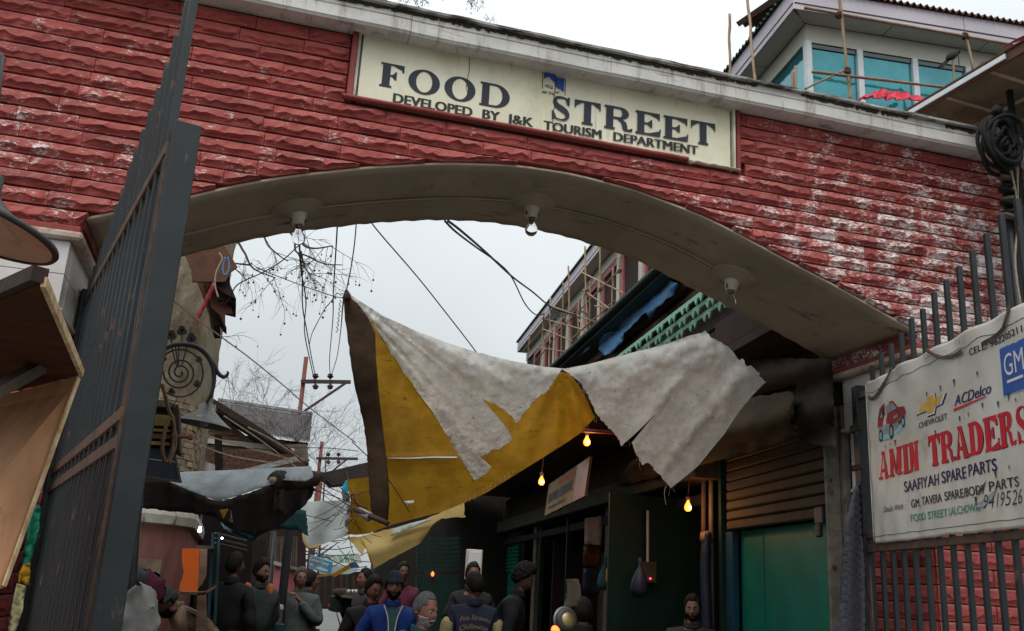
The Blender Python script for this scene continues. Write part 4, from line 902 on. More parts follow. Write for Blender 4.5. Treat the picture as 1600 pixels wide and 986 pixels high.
# side wall: first window bay, then pink bays between cream pilasters
k = ws; i = 0
bays = [1.7, 1.7, 1.7]+[2.1]*12
for bw in bays:
    if k+bw > SL: break
    if i < 3 or i == 3:
        MB().prism([on(wf+.05, k+.06, HB-.01), on(wf+.05, k+bw-.06, HB-.01), on(wf+.05, k+bw-.06, HB-2), on(wf+.05, k+.06, HB-2)], fd*.02).build('window_pane', 'teal_glass' if i < 2 else 'ink_cyan', t)
        for z in (HB-.7, HB-1.4):
            if i > 1: MB().bar(on(wf+.03, k, z), on(wf+.03, k+bw, z), .06, .06).build('glazing_bar', 'frame_white', t)
        MB().bar(on(wf+.03, k+bw/2 if i > 1 else k, HB), on(wf+.03, k+bw/2 if i > 1 else k, HB-2), .10).build('mullion', 'frame_white', t)
    else:
        MB().prism([on(wf+.12, k, HB), on(wf+.12, k+bw, HB), on(wf+.12, k+bw, HB-3.5), on(wf+.12, k, HB-3.5)], fd*.02).build('bay_panel', 'wall_pink', t)
        MB().bar(on(wf+.07, k, HB-.10), on(wf+.07, k+bw, HB-.10), .10, .2).build('bay_frame', 'wall_rose', t)
        MB().bar(on(wf+.07, k+bw-.14, HB), on(wf+.07, k+bw-.14, HB-3.5), .28, .10, up=tuple(fd)).build('bay_frame', 'wall_rose', t)
        MB().bar(on(wf+.02, k+.03, HB), on(wf+.02, k+.03, HB-3.5), .32, .14, up=tuple(fd)).build('pilaster', 'wall_cream', t, bevel=.01)
    k += bw; i += 1
MB().prism([on(wf, ws, HB-3.5), on(wf, SL, HB-3.5), on(wf, SL, 3), on(wf, ws, 3)], fd*.08).build('wall', 'wall_pink', t)
# corrugated roof edge above the fascia (scalloped)
for d, Ln, o, dn in ((fd, FL, sd_, 110), (sd_, SL, fd, 170)):
    mb = MB()
    def rf(a, b, d=d, Ln=Ln, o=o, dn=dn):
        i_ = round(a*dn*2); c = .045*math.cos(i_*math.pi); return C0+d*(a*Ln)+o*(-.07+b*2.5)+V3((0, 0, .44+c+b*.8))
    mb.grid(rf, dn*2, 2); mb.build('roof_sheet', 'roof_green' if d is sd_ else 'roof_rust', t, solid=.01)
# bamboo scaffolds --------------------------------------------------
def pole(t, p, q, w=.05, m='bamboo', wob=.03):
    w *= .52; wob *= .22
    pts = [p.lerp(q, i/6)+V3((random.uniform(-wob, wob), 0, random.uniform(-wob, wob)*.4))*(0 if i in (0, 6) else 1) for i in range(7)]
    pts = catmull(pts, 3); n = len(pts); MB().tube(pts, [w*(1.06 if k % 4 == 0 else .96)*(1-.15*k/n) for k in range(n)], 7).build('pole', m, t, smooth=True)
def lash(t, p, r=.07, tail=True):
    r *= .7
    mb = MB()
    for k in range(3): mb.lathe([(r*.75, -.02), (r, 0), (r*.75, .02)], p+V3((0, 0, (k-1)*.03)), (random.uniform(-.6, .6), 0, 1), 8)
    if tail:
        for k in range(3): mb.tube([p, p+V3((random.uniform(-.1, .1), -.03, -.15)), p+V3((random.uniform(-.15, .15), -.03, -.3))], .006, 4)
    mb.build('lashing', 'twine', t)
fa = math.degrees(math.atan2(fd.x, fd.y)); sa = math.degrees(math.atan2(sd_.x, sd_.y))
Fp = C0-sd_*.55; Sp = C0-fd*.45; FY = planeY((Fp.x, Fp.y), fa); SY = planeY((Sp.x, Sp.y), sa)
t = thing('bamboo_scaffold', 'bamboo scaffold poles lashed in front of the teal windows', 'scaffold', Fp)
F = lambda x, y: at(x, y, FY(x, y))
for a, b, w_ in (((1309, -30), (1329, 158), .055), ((1507, 50), (1526, 125), .05), ((1489, 96), (1492, 150), .045), ((1243, 104), (1243, 150), .05), ((1238, 112), (1239, 150), .04)): pole(t, F(*a), F(*b), w_)
pole(t, F(1257, 12), F(1600, 73), .055); pole(t, F(1269, 112), F(1491, 138), .055); pole(t, F(1258, 139), F(1322, 108), .04); pole(t, F(1536, 95), F(1520, 120), .035, 'old_wood')
for x, y in ((1324, 111), (1310, 23), (1508, 57)): lash(t, F(x, y), .09, y == 111)
t = thing('bamboo_scaffold', 'bamboo scaffold standing along the long pink side wall seen under the arch', 'scaffold', Sp)
S_ = lambda x, y: at(x, y, SY(x, y))
for a, b in (((888, 416), (892, 575)), ((914, 385), (918, 545)), ((937, 375), (938, 525)), ((968, 400), (969, 480)), ((880, 442), (876, 580)), ((860, 464), (858, 585)), ((850, 486), (844, 580)), ((828, 522), (824, 568)), ((958, 419), (956, 490)), ((904, 470), (903, 555)), ((868, 505), (866, 570)), ((922, 440), (921, 520)), ((1140, 22), (1140, 130)), ((1167, -10), (1181, 135)),
             ((861, 478), (931, 503)), ((908, 425), (974, 458)), ((836, 566), (889, 501)), ((889, 501), (970, 420)), ((912, 453), (951, 481)), ((842, 543), (886, 550)), ((848, 514), (895, 533)), ((850, 498), (914, 516)), ((930, 478), (953, 481)), ((817, 550), (850, 512)), ((893, 530), (960, 470)), ((905, 500), (930, 540))):
    pole(t, S_(*a), S_(*b), .055 if abs(a[0]-b[0]) < 15 else .045, 'bamboo', .06)
for x, y in ((889, 501), (917, 455), (938, 452), (860, 480), (880, 500), (850, 498), (968, 424)): lash(t, S_(x, y), .09, False)
mb = MB()
for s in (0, 1, 2): mb.tube(catmull([S_(850, 497+s), S_(880, 488+s*3), S_(900, 486-s*2), S_(925, 492+s*4)], 5), .02, 4)
tag(mb.build('cable_bundle', 'wire', None), 'bundle of black cables slung along the bamboo scaffold', 'cable')
# red sheet on the roof and bird
tag(MB().grid(lambda a, b: F(1336+118*a, 164+8*a-24*b*(math.sin(a*math.pi)**.6)+2*nz(a*9, 2, 1))+V3((0, -.02+.5*b*0, .10*nz(a*14, b*3)*b))-sd_*(.25*(1-b)+.10*nz(a*17, b*2, 1, 4)), 60, 10).build('plastic_sheet', 'red_sheet', None, smooth=True, solid=.01), 'crumpled crimson plastic sheet behind the cornice below the teal windows', 'sheet')
bp = F(1489, 96); t = thing('bird', 'small dark bird perched on a short bamboo pole before the teal glass', 'bird', bp)
mb = MB(); s = .085; ax = V3((.75, 0, .62)).normalized()
mb.lathe([(0, -.17), (.03, -.15), (.06, -.08), (.075, 0), (.062, .07), (.035, .11), (.03, .125), (.044, .15), (.045, .175), (.025, .205), (0, .215)], bp+V3((0, 0, .12)), ax, 14)
mb.build('body', 'coat_charcoal', t, smooth=True)
MB().prism([bp+V3((-.10, 0, .04)), bp+V3((-.30, .01, -.16)), bp+V3((-.24, .01, -.19)), bp+V3((-.06, 0, .0))], (0, .03, 0)).build('tail', 'coat_charcoal', t)
MB().lathe([(.016, 0), (0, .05)], bp+V3((0, 0, .12))+ax*.205, (1, 0, .1), 6).build('beak', 'old_wood', t)
for k in (-1, 1): MB().tube([bp+V3((.0, .02*k, .08)), bp+V3((.01, .02*k, -.01))], .007, 5).build('leg', 'old_wood', t)

# ================================================================== RIGHT SIDE: OLD HOUSE OVER THE SHOPS
hs = thing('old_house', 'old timber house over the shops with green corrugated eaves and ragged openings', 'house', SP(3, 0, 0))
RE0, RE1 = 5.24, 5.20
HP = planeY((SP(0, .18, 0).x, SP(0, .18, 0).y), SA)      # outer eave plane
WP = planeY((SP(0, -.25, 0).x, SP(0, -.25, 0).y), SA)    # wall plane
eave = at(1010, 433, HP(1010, 433)); ez = eave.z; sE = (eave-S0).dot(sdv)
e2 = at(865, 570, HP(865, 570)); ez2 = e2.z; sE2 = (e2-S0).dot(sdv)
ezf = lambda s: ez+(ez2-ez)*(s-sE)/(sE2-sE)
mb = MB(); NT = 150
def ev(a, b):
    i_ = round(a*NT*2); s = .3+(sE2+.8)*a; return SP(s, .20-.75*b, ezf(s)+.028*math.cos(i_*math.pi)+.22*b)
mb.grid(ev, NT*2, 3); mb.build('roof_sheet', 'roof_green', hs, solid=.006)
sb('eave_board', 'roof_green', .3, sE2+.8, -.28, .10, ez-.06, ez-.035, hs)
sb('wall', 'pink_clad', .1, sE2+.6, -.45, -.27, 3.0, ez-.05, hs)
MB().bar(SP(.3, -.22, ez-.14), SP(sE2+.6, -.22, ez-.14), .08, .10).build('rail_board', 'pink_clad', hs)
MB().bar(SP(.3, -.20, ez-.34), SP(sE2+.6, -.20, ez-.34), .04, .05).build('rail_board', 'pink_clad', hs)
def npl(n): return planeY((SP(0, n, 0).x, SP(0, n, 0).y), SA)
OPn = npl(-.24)
# flat black panels painted for the shade inside openings, with ragged lattice
pp('opening', 'black_wood', [(1003, 520), (1075, 440), (1140, 480), (1120, 500), (1030, 545), (985, 558), (950, 560)], [OPn(x, y) for x, y in [(1003, 520), (1075, 440), (1140, 480), (1120, 500), (1030, 545), (985, 558), (950, 560)]], .02, hs)
pp('opening', 'black_wood', [(930, 545), (985, 500), (1000, 520), (960, 565), (925, 575)], [OPn(x, y) for x, y in [(930, 545), (985, 500), (1000, 520), (960, 565), (925, 575)]], .02, hs)
rr = random.Random(9)
for k in range(26):
    x = rr.uniform(985, 1060); y = 545-(x-985)*.9+rr.uniform(-6, 14); p = at(x, y, npl(-.16)(x, y))
    MB().tube([p, p+V3((rr.uniform(-.02, .02), 0, -.1)), p+V3((rr.uniform(-.04, .04), 0, -rr.uniform(.18, .34)))], .006, 4).build('straw', 'old_wood', hs)
# fretwork: three stepped rows of pointed mint boards
FR = planeY((SP(0, .02, 0).x, SP(0, .02, 0).y), SA)
fa0, fa1 = at(1112, 462, FR(1112, 462)), at(962, 566, FR(962, 566)); s0, s1 = (fa0-S0).dot(sdv), (fa1-S0).dot(sdv); zf = (fa0.z+fa1.z)/2
for row in range(3):
    n = 14; ln = (s1+1.2-(s0-.9))/n
    for i in range(n):
        a = s0-.9+ln*i+(.5*ln if row % 2 else 0); z = zf-.02-.085*row; nn0 = .12-.045*row
        q = lambda s, zz: SP(s, nn0, zz)
        MB().prism([q(a+.008, z+.022), q(a+ln-.008, z+.022), q(a+ln-.008, z-.02), q(a+ln*.80, z-.02), q(a+ln*.66, z-.085), q(a+ln*.56, z-.025), q(a+ln*.42, z-.025), q(a+ln*.34, z-.085), q(a+ln*.2, z-.02), q(a+.008, z-.02)], snv*.018).build('fret_board', 'mint_paint', hs)
sb('fret_back', 'black_wood', s0-.9, s1+1.2, -.06, -.03, zf-.35, zf+.05, hs)
sb('fret_cap', 'cream_post', s0-.9, s1+1.2, -.02, .05, zf+.035, zf+.065, hs)
# blue tarp
bd = lambda x, y: npl(-.04+.05*math.sin((x+y)*.16)+.04*nz(x, y, .06)+.02*math.sin((x*.8+y*1.1)*.35))(x, y)
tag(cloth('ragged_tarp', 'blue_tarp', edge([(1040, 436), (1062, 445), (1050, 463), (1030, 478), (1015, 500), (1010, 488), (1003, 492), (990, 506), (975, 520), (972, 535), (965, 540), (958, 548), (945, 556), (935, 546), (935, 522), (950, 520), (966, 515), (972, 505), (978, 490), (1000, 470)], 2, 2, 5), bd, None, 6, solid=.006), 'ragged faded blue tarp hanging from the old house under the green eaves', 'tarp')
tag(cloth('ragged_tarp', 'blue_tarp', edge([(922, 538), (921, 545), (908, 555), (903, 556), (905, 548), (915, 540)], 3, 1, 5), bd, None, 5, solid=.006), 'small scrap of blue tarp further along the old house wall', 'tarp')
# scalloped dark board under the fretwork near the arch
for k in range(7):
    x = 1100+k*12; y = 520-k*4; f = planeY((SP(0, .35, 0).x, SP(0, .35, 0).y), SA); p = at(x, y, f(x, y))
    MB().prism([p+sdv*(.10*math.cos(a))+V3((0, 0, .16*math.sin(a)-.05)) for a in [math.pi+math.pi*i/8 for i in range(9)]], snv*.02).build('scallop', 'maroon_wall', hs)

# ================================================================== RIGHT SIDE: SHOP ROW
sh = thing('shop_row', 'dark row of market shops along the right side of the lane', 'shops', SP(4, 0, 0))
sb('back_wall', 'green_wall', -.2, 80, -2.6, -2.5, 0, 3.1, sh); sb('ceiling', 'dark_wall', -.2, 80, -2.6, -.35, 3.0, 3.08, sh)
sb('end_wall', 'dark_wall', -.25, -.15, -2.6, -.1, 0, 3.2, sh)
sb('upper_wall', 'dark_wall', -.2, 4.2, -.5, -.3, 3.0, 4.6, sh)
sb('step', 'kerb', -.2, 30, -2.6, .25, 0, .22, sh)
# first bay: shutter box and green door
k = 0
for z in [2.26+.088*i for i in range(9)]:
    sb('shutter_slat', 'shutter_box', .14, 2.08, -.05+.012*(k % 2), -.005, z, z+.080, sh, bevel=.012); k += 1
sb('shutter_box', 'beam_paint', .10, 2.14, -.30, .06, 3.06, 3.30, sh, bevel=.02)
sb('door', 'green_shutter', .14, 2.02, -.16, -.12, .22, 2.26, sh)
for s in (1.55,): sb('door_rib', 'green_shutter', s, s+.012, -.12, -.113, .22, 2.25, sh)
sb('padlock', 'black_iron', .30, .36, .0, .04, 2.12, 2.22, sh, bevel=.01); sb('hasp', 'black_iron', .28, .40, -.01, .02, 2.22, 2.34, sh, bevel=.006)
mb = MB(); mb.obox(SP(.04, .06, 1.52), sdv*.012, snv*.055, (0, 0, 1.52)); mb.build('door_post', 'peeling_post', sh, bevel=.004)
sb('door_post', 'peeling_post', -.02, .10, -.06, .0, 0, 3.04, sh, bevel=.006)
for z in (2.50, 1.9, 1.2): MB().lathe([(.014, 0), (.014, .01), (0, .012)], SP(.028, .08, z), -sdv, 10).build('bolt', 'black_iron', sh)
sb('divider', 'green_wall', 2.19, 2.25, -.5, .0, .22, 3.0, sh); sb('divider', 'divider_blue', 2.03, 2.18, -.10, -.04, .22, 2.25, sh)
# bundled posts / hanging scarf at the next divider
for n_, s_, m_ in ((.02, 2.36, 'cream_post'), (.06, 2.45, 'pole_dark')):
    MB().tube(catmull([SP(s_, n_, 0), SP(s_+.01, n_, 1.2), SP(s_-.01, n_+.01, 2.1), SP(s_, n_, 2.9)], 5), .025, 8).build('pipe_post', m_, sh, smooth=True)
MB().tube(catmull([SP(2.30, .08, 2.25), SP(2.33, .10, 1.95), SP(2.30, .09, 1.2), SP(2.34, .08, .6)], 6), [.03]*4+[.05]*15, 8).build('scarf', 'navy_panel', sh, smooth=True)
MB().lathe([(0, -.07), (.06, -.04), (.07, .03), (0, .07)], SP(2.36, .07, 2.20), (.3, 0, 1), 10).build('knot', 'brown_wood', sh, smooth=True)
# beam and soffit along the row
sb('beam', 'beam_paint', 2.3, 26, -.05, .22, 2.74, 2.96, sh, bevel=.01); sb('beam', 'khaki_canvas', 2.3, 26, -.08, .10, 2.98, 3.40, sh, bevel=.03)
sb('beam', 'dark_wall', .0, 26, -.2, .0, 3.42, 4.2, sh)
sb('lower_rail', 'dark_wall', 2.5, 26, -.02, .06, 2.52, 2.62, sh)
for s, w_, n_, m_ in ((5.85, .16, .0, 'cream_post'), (7.8, .05, .05, 'green_wall'), (9.7, .06, .04, 'green_wall'), (10.3, .24, .0, 'cream_post'), (11.8, .1, 0, 'green_wall'), (14.2, .12, 0, 'green_wall'), (17.5, .15, 0, 'dark_wall'), (21, .15, 0, 'dark_wall')):
    sb('door_post', m_, s-w_/2, s+w_/2, n_-.05, n_+.03, .22, 2.75, sh, bevel=.004)
sb('partition', 'maroon_wall', 5.1, 5.15, -2.5, -.1, .22, 2.9, sh); sb('partition', 'green_wall', 2.26, 2.30, -2.5, -.1, .22, 2.9, sh); sb('partition', 'maroon_wall', 9.4, 9.45, -2.5, -.1, .22, 2.9, sh)
sb('partition', 'maroon_wall', 5.2, 6.6, -.9, -.86, .22, 2.9, sh); sb('partition', 'green_shutter', 11.9, 14.1, -.1, -.06, .22, 2.6, sh)
for i in range(9): sb('louvre', 'green_shutter', 11.95, 14.05, -.06, -.02, 2.0+.07*i, 2.05+.07*i, sh)
sb('partition', 'khaki_canvas', 7.5, 9.0, -.8, -.76, .22, 2.3, sh)
sb('front_wall', 'dark_wall', 14.5, 80, -.5, -.2, 0, 4.5, sh); sb('front_wall', 'green_wall', 9.6, 14.4, -.85, -.80, .22, 2.8, sh)
# conduit, switch board, papers, bags inside the open shop
u = thing('switch_board', 'small wall switch board with a red pilot light in the green shop', 'switch', SP(3.1, -1.4, 1.9))
p = at(1013, 894, 8.9); MB().box(p+V3((-.09, 0, -.10)), p+V3((.09, .04, .10))).build('case', 'beam_paint', u, bevel=.006)
MB().lathe([(0, 0), (.009, .002), (.008, .010), (0, .012)], p+V3((.02, 0, -.06)), (0, -1, 0), 10).build('pilot_light', 'led_red', u)
MB().tube([p+V3((0, .02, .1)), at(1012, 798, 8.92)], .014, 8).build('conduit', 'pvc', u)
MB().prism([p+V3((-.4, .06, -1.2)), p+V3((1.6, .2, -1.2)), p+V3((1.6, .2, .75)), p+V3((-.4, .06, .75))], (0, .03, 0)).build('mount_wall', 'green_wall', u)
def paper(pts, Y, m='paper', lab=None, cat='poster'): return tag(cloth('paper_sheet', m, pts, lambda x, y: Y+.01*math.sin(x*.3), None, 9, solid=.002), lab, cat)
paper(edge([(914, 810), (943, 805), (940, 853), (913, 850)], 1, .8), 10.7, 'paper', 'white printed sheet pinned above the dark shop posters')
paper([(911, 888), (937, 888), (937, 928), (909, 926)], 10.75, 'navy_panel', 'bluish price list pinned lowest in the dark shop')
paper([(912, 852), (941, 852), (938, 886), (910, 884)], 10.78, 'dark_wood', 'brown poster between the two pale sheets in the shop')
for lab, x, y, m_, Y in (('teal plastic bag hanging by the cream shop post', 945, 898, 'teal_canvas', 10.4), ('yellow plastic bag hanging against the cream shop post', 956, 892, 'yellow_cloth', 10.35), ('blue plastic bag hanging under the switch board', 999, 905, 'navy_panel', 8.6)):
    c = at(x, y, Y); tag(MB().lathe([(0, -.17), (.06, -.16), (.085, -.10), (.07, 0), (.035, .08), (.012, .14), (.02, .19), (0, .20)], c, (.03, 0, 1), 14).build('plastic_bag', m_, None, smooth=True), lab, 'bag')
u = thing('meter_box', 'grey steel meter box fixed beside the green shop shutters', 'box', SP(9.8, 0, 1.6)); p = at(742, 878, 11.0)
MB().box(p+V3((-.09, 0, -.20)), p+V3((.09, .1, .14))).build('case', 'porcelain', u, bevel=.008); MB().box(p+V3((-.075, -.006, -.18)), p+V3((.075, 0, .12))).build('door', 'frame_white', u, bevel=.003)
MB().lathe([(0, 0), (.008, .002), (0, .01)], p+V3((-.01, -.006, .10)), (0, -1, 0), 8).build('lamp', 'ink_white', u)
u = thing('red_lamp', 'small glowing red votive lamp on a green panel in the shop row', 'lamp', at(676, 905, 12)); p = at(676, 897, 12)
MB().box(p+V3((-.10, .03, -.20)), p+V3((.08, .05, .06))).build('panel', 'green_wall', u); MB().lathe([(0, -.03), (.018, -.02), (.02, .01), (0, .035)], p, (0, 0, 1), 10).build('glass_bulb', 'ember', u, smooth=True)
# timber ceiling over the far half of the row, lit by the bulb
u = thing('timber_canopy', 'boarded timber canopy over the far shops glossy under the hanging bulbs', 'canopy', SP(9, .8, 3.4)); nb = 0
for i in range(11):
    z = 3.42; n0 = -.0+.115*i; sb('ceiling_board', 'dark_wood', 4.2, 12.5, n0+.003, n0+.112, z, z+.02, u, bevel=.004)
M['dark_wood'].node_tree.nodes['Principled BSDF'].inputs['Roughness'].default_value = .32
sb('roof_sheet', 'dark_canvas', 1.7, 13, -.2, 1.3, 3.46, 3.50, u); sb('edge_board', 'dark_wood', 4.2, 12.5, 1.27, 1.30, 3.32, 3.45, u)
# hotel board
hp = [at(851, 806, 11.2), at(913, 775, 9.9), at(922, 713, 9.9), at(858, 757, 11.2)]
u = thing('hotel_sign', 'tilted hotel sign board lit orange by a bulb over the shop beam', 'sign', hp[0])
hn = (hp[1]-hp[0]).cross(hp[3]-hp[0]).normalized(); hn = hn if hn.y < 0 else -hn
MB().prism([p-hn*.03 for p in hp], hn*.03).build('sign_panel', 'hotel_face', u)
M['hotel_face'].node_tree.nodes['Principled BSDF'].inputs['Roughness'].default_value = .25
def HS(a, b, e=.004): return (hp[0].lerp(hp[1], a)).lerp(hp[3].lerp(hp[2], a), b)+hn*e
MB().add([HS(a, b, .002) for a, b in ((.0, 0), (.70, 0), (.70, 1), (.0, 1))], [(0, 1, 2, 3)]).build('sign_field', 'sign_khaki', u)
for body, h, uu, v, wd, mt_ in (('HOTEL CHINAR', .30, .06, .36, .60, 'ink_black'), ('Kashmir Nizam', .11, .10, .14, .42, 'ink_black'), ('ZAM ZAM', .12, .30, .76, .24, 'ink_red')): text_mesh(body, lambda a, b: HS(a, b), h, uu, v, wd, bold=.02).build('lettering', mt_, u)
# hanging bulbs
for i, (x, y, Y, st) in enumerate(((917, 691, 8.6, 1), (846, 753, 9.9, .9), (1075, 793, 8.2, 1.))):
    c = at(x, y, Y); t = thing('hanging_bulb', ['lit bulb hanging just below the torn end of the big tarp', 'lit bulb under the boarded canopy left of the hotel sign', 'lit bulb hanging over the open green shop at right'][i], 'light bulb', c, 'lit bulbs over the shops'); r = .034
    MB().lathe([(0, -.036), (.018, -.033), (.031, -.018), (.034, 0), (.029, .020), (.017, .042), (.013, .052), (.013, .062)], c, (0, 0, 1), 16).build('glass_bulb', 'bulb_lit', t, smooth=True)
    MB().lathe([(0, -.014), (.012, -.006), (.014, .006), (0, .018)], c+V3((0, -.035, -.004)), (0, 0, 1), 10).build('glow_core', 'bulb_core', t, smooth=True)
    MB().lathe([(.014, .058), (.02, .062), (.021, .10), (.008, .11)], c, (0, 0, 1), 12).build('lamp_holder', 'black_iron', t, smooth=True)
    MB().tube([c+V3((0, 0, .1)), c+V3((.01, 0, .22)), c+V3((0, .03, .5))], .004, 5).build('flex', 'wire_red', t)
    lt = bpy.data.lights.new('bulb_light', 'POINT'); lt.energy = 4.5*st; lt.color = (1, .42, .12); lt.shadow_soft_size = .035
    lo = bpy.data.objects.new('bulb_light', lt); COL.objects.link(lo); lo.parent = t; lo.location = (0, -.06, -.02)
tag(MB().tube([at(905, 672, 8.5), at(985, 678, 8.3)], .02, 8).build('batten', 'red_trim', None), 'red painted batten above the hanging bulb by the torn tarp', 'batten')
# canvas rolls over the first shops
cy = lambda o=0.: (lambda x, y: npl(.35+o+.07*math.sin((y+(x-1100)*.25)*.085)+.03*nz(x, y, .04)+.012*nz(x, y, .15))(x, y))
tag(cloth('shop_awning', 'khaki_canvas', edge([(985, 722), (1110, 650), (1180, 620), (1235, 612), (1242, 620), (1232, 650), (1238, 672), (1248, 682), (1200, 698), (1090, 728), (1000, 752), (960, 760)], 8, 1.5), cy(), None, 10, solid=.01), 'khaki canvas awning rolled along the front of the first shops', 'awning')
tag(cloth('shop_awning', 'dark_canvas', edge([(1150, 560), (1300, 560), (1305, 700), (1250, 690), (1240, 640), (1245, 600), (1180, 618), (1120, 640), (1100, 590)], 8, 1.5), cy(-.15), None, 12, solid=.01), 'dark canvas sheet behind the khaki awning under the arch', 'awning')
tag(cloth('shop_awning', 'teal_canvas', edge([(1275, 560), (1298, 566), (1306, 650), (1312, 730), (1300, 770), (1290, 680)], 8, 1), lambda x, y: 6.0+.02*math.sin(x*.6), None, 8, solid=.01), 'narrow blue black canvas strip beside the right pier', 'awning')
tag(sb('canopy_board', 'black_wood', -.05, 1.3, -.3, .42, 3.62, 3.70), 'black board canopy over the first shops behind the arch', 'canopy')
tag(sb('canopy_board', 'maroon_wall', -.02, 1.28, .37, .42, 3.70, 3.95), 'maroon fascia board along the edge of the black canopy', 'board')
# ================================================================== LEFT SIDE BEYOND THE ARCH
# round-cornered mud brick house: upper bricks, plastered pink foot
tw = thing('mud_brick_house', 'old round cornered mud brick house with pink plastered foot beside the left pier', 'house', V3((-.95, 8.9, 0)))
cxr, cyr, rr_ = -1.02, 9.0, .56
def tp(a, z, e=0.):       # point on the rounded corner; a in 0..1 from the front face round to the lane side
    bul = .05*math.exp(-((z-1.9)/.9)**2)
    r = rr_+bul+e
    if a < .35: return V3((cxr-(.35-a)*4.2, cyr-r, z))
    if a < .8: th = R(-90+90*(a-.35)/.45); return V3((cxr+r*math.cos(th), cyr+r*math.sin(th), z))
    return V3((cxr+r, cyr+(a-.8)*16, z))
MB().grid(lambda a, b: tp(a, 2.14+b*3.76, .012*nz(a*30, b*18)+.008*nz(a*90, b*60)), 90, 90).build('plaster_wall', 'mud_plaster', tw, smooth=True)
MB().grid(lambda a, b: tp(a, b*2.06, .03+.006*nz(a*20, b*9)), 60, 30).build('wall_foot', 'pink_plaster', tw, smooth=True)
mb = MB(); pr = [(.03, 2.00), (.075, 2.01), (.085, 2.08), (.07, 2.15), (.0, 2.17)]
mb.grid(lambda a, b: tp(a, pr[int(round(b*4))][1]+.006*nz(a*20, 4), pr[int(round(b*4))][0]), 60, 4); mb.build('wall_band', 'white_band', tw, smooth=False)
rb = random.Random(21); nb = 0
def mudbrick(a0, a1, z0, z1, pr_):
    mb = MB(); e0 = -.02; e1 = pr_+rb.uniform(-.006, .010); jz = lambda: rb.uniform(-.004, .004); ja = lambda: rb.uniform(-.002, .002)
    q = [tp(a0+ja(), z0+jz(), e1), tp((a0+a1)/2, z0+jz(), e1+rb.uniform(-.004, .006)), tp(a1+ja(), z0+jz(), e1), tp(a1+ja(), z1+jz(), e1), tp((a0+a1)/2, z1+jz(), e1+rb.uniform(-.004, .006)), tp(a0+ja(), z1+jz(), e1)]
    p = [tp(a0, z0, e0), tp((a0+a1)/2, z0, e0), tp(a1, z0, e0), tp(a1, z1, e0), tp((a0+a1)/2, z1, e0), tp(a0, z1, e0)]
    mb.add(q+p, [(0, 1, 4, 5), (1, 2, 3, 4)]+[(i, (i+1) % 6, 6+(i+1) % 6, 6+i) for i in range(6)]); mb.build('brick', 'mud_brick', tw, origin='c')
z = 2.20; r_ = 0
while z < 4.5:
    full = z < 3.15
    a = .30+(.02 if r_ % 2 else 0)
    while a < (.86 if full else .47+.05*math.sin(z*5)):
        w_ = rb.uniform(.036, .058) if a < .78 else .010
        if nb < 285 and (full or rb.random() < .85): mudbrick(a, a+w_-.006 if a < .78 else a+w_-.0015, z, z+.047, .022 if full else rb.uniform(.005, .04)); nb += 1
        a += w_
    z += .053; r_ += 1
# niche in the pink foot
p = tp(.50, 1.62, .09); MB().box(p+V3((-.14, -.02, -.20)), p+V3((.14, .03, .10))).build('niche', 'mud_joint', tw)
# broken eave boards at the top
es = thing('broken_eave', 'black broken eave boards jutting from the top of the mud brick house', 'eave', at(320, 450, 8.1))
for k, pts in enumerate(([(296, 380), (352, 385), (371, 417), (359, 426), (352, 440), (300, 440)], [(318, 400), (358, 428), (360, 445), (369, 467), (350, 458), (340, 450)], [(330, 440), (356, 460), (369, 474), (352, 470), (340, 468)], [(325, 445), (362, 482), (364, 491), (352, 490), (352, 511), (344, 492), (330, 480)], [(318, 440), (345, 488), (354, 512), (349, 508), (336, 485), (330, 465)], [(322, 455), (341, 488), (344, 508), (334, 509), (328, 490)], [(286, 392), (330, 392), (340, 470), (330, 500), (312, 450)])):
    pp('eave_board', 'black_wood' if k % 3 else 'roof_rust', pts, 7.9+.05*k, .03+.22*(k % 3), es)
tag(cloth('rag', 'ink_maroon', edge([(333, 440), (338, 448), (326, 470), (312, 497), (306, 520), (309, 490), (322, 462)], 3, 1), lambda x, y: 7.75, None, 6), 'red rag hanging under the broken eave boards', 'rag')
for lab, pts, m_ in (('pale wire loop dangling from the broken eave', [(342, 395), (347, 405), (338, 425), (336, 445), (341, 465)], 'rope'), ('blue wire loop dangling from the broken eave', [(352, 402), (348, 420), (352, 430), (358, 418), (356, 402)], 'blue_tarp')):
    tag(MB().tube(catmull([at(x, y, 7.7) for x, y in pts], 6), .007, 5).build('wire_loop', m_, None, smooth=True), lab, 'wire')
# wrought iron scroll with lamp
Yi = 6.7; ic = at(281, 583, Yi); pxm = Yi/F_PX*1.03
t = thing('street_lamp', 'wrought iron scroll bracket with clover leaves carrying a grey lamp shade', 'lamp', V3((at(236, 700, Yi).x, Yi, 0)))
Q = lambda x, y, d=0.: at(x, y, Yi+d)
MB().tube([V3((at(238, 900, Yi).x, Yi, 0)), Q(238, 480)], .035, 12).build('pole', 'black_iron', t, smooth=True)
mb = MB(); mb.tube([Q(281+36*math.cos(a), 583+37*math.sin(a)) for a in [2*math.pi*i/48 for i in range(49)]], .0065, 6); 
mb.build('ring', 'black_iron', t, smooth=True)
MB().tube([Q(281+(3+23*i/70.)*math.cos(i/70*5.2*math.pi-.5), 582+(3+23*i/70.)*math.sin(i/70*5.2*math.pi-.5)) for i in range(71)], .007, 6).build('spiral', 'black_iron', t, smooth=True)
MB().tube(catmull([Q(*p) for p in [(240, 560), (254, 547), (277, 538), (305, 541), (323, 554), (333, 574), (334, 599), (329, 621)]], 6), [.011+.008*math.sin(i/42*math.pi) for i in range(43)], 8).build('arch_bar', 'black_iron', t, smooth=True)
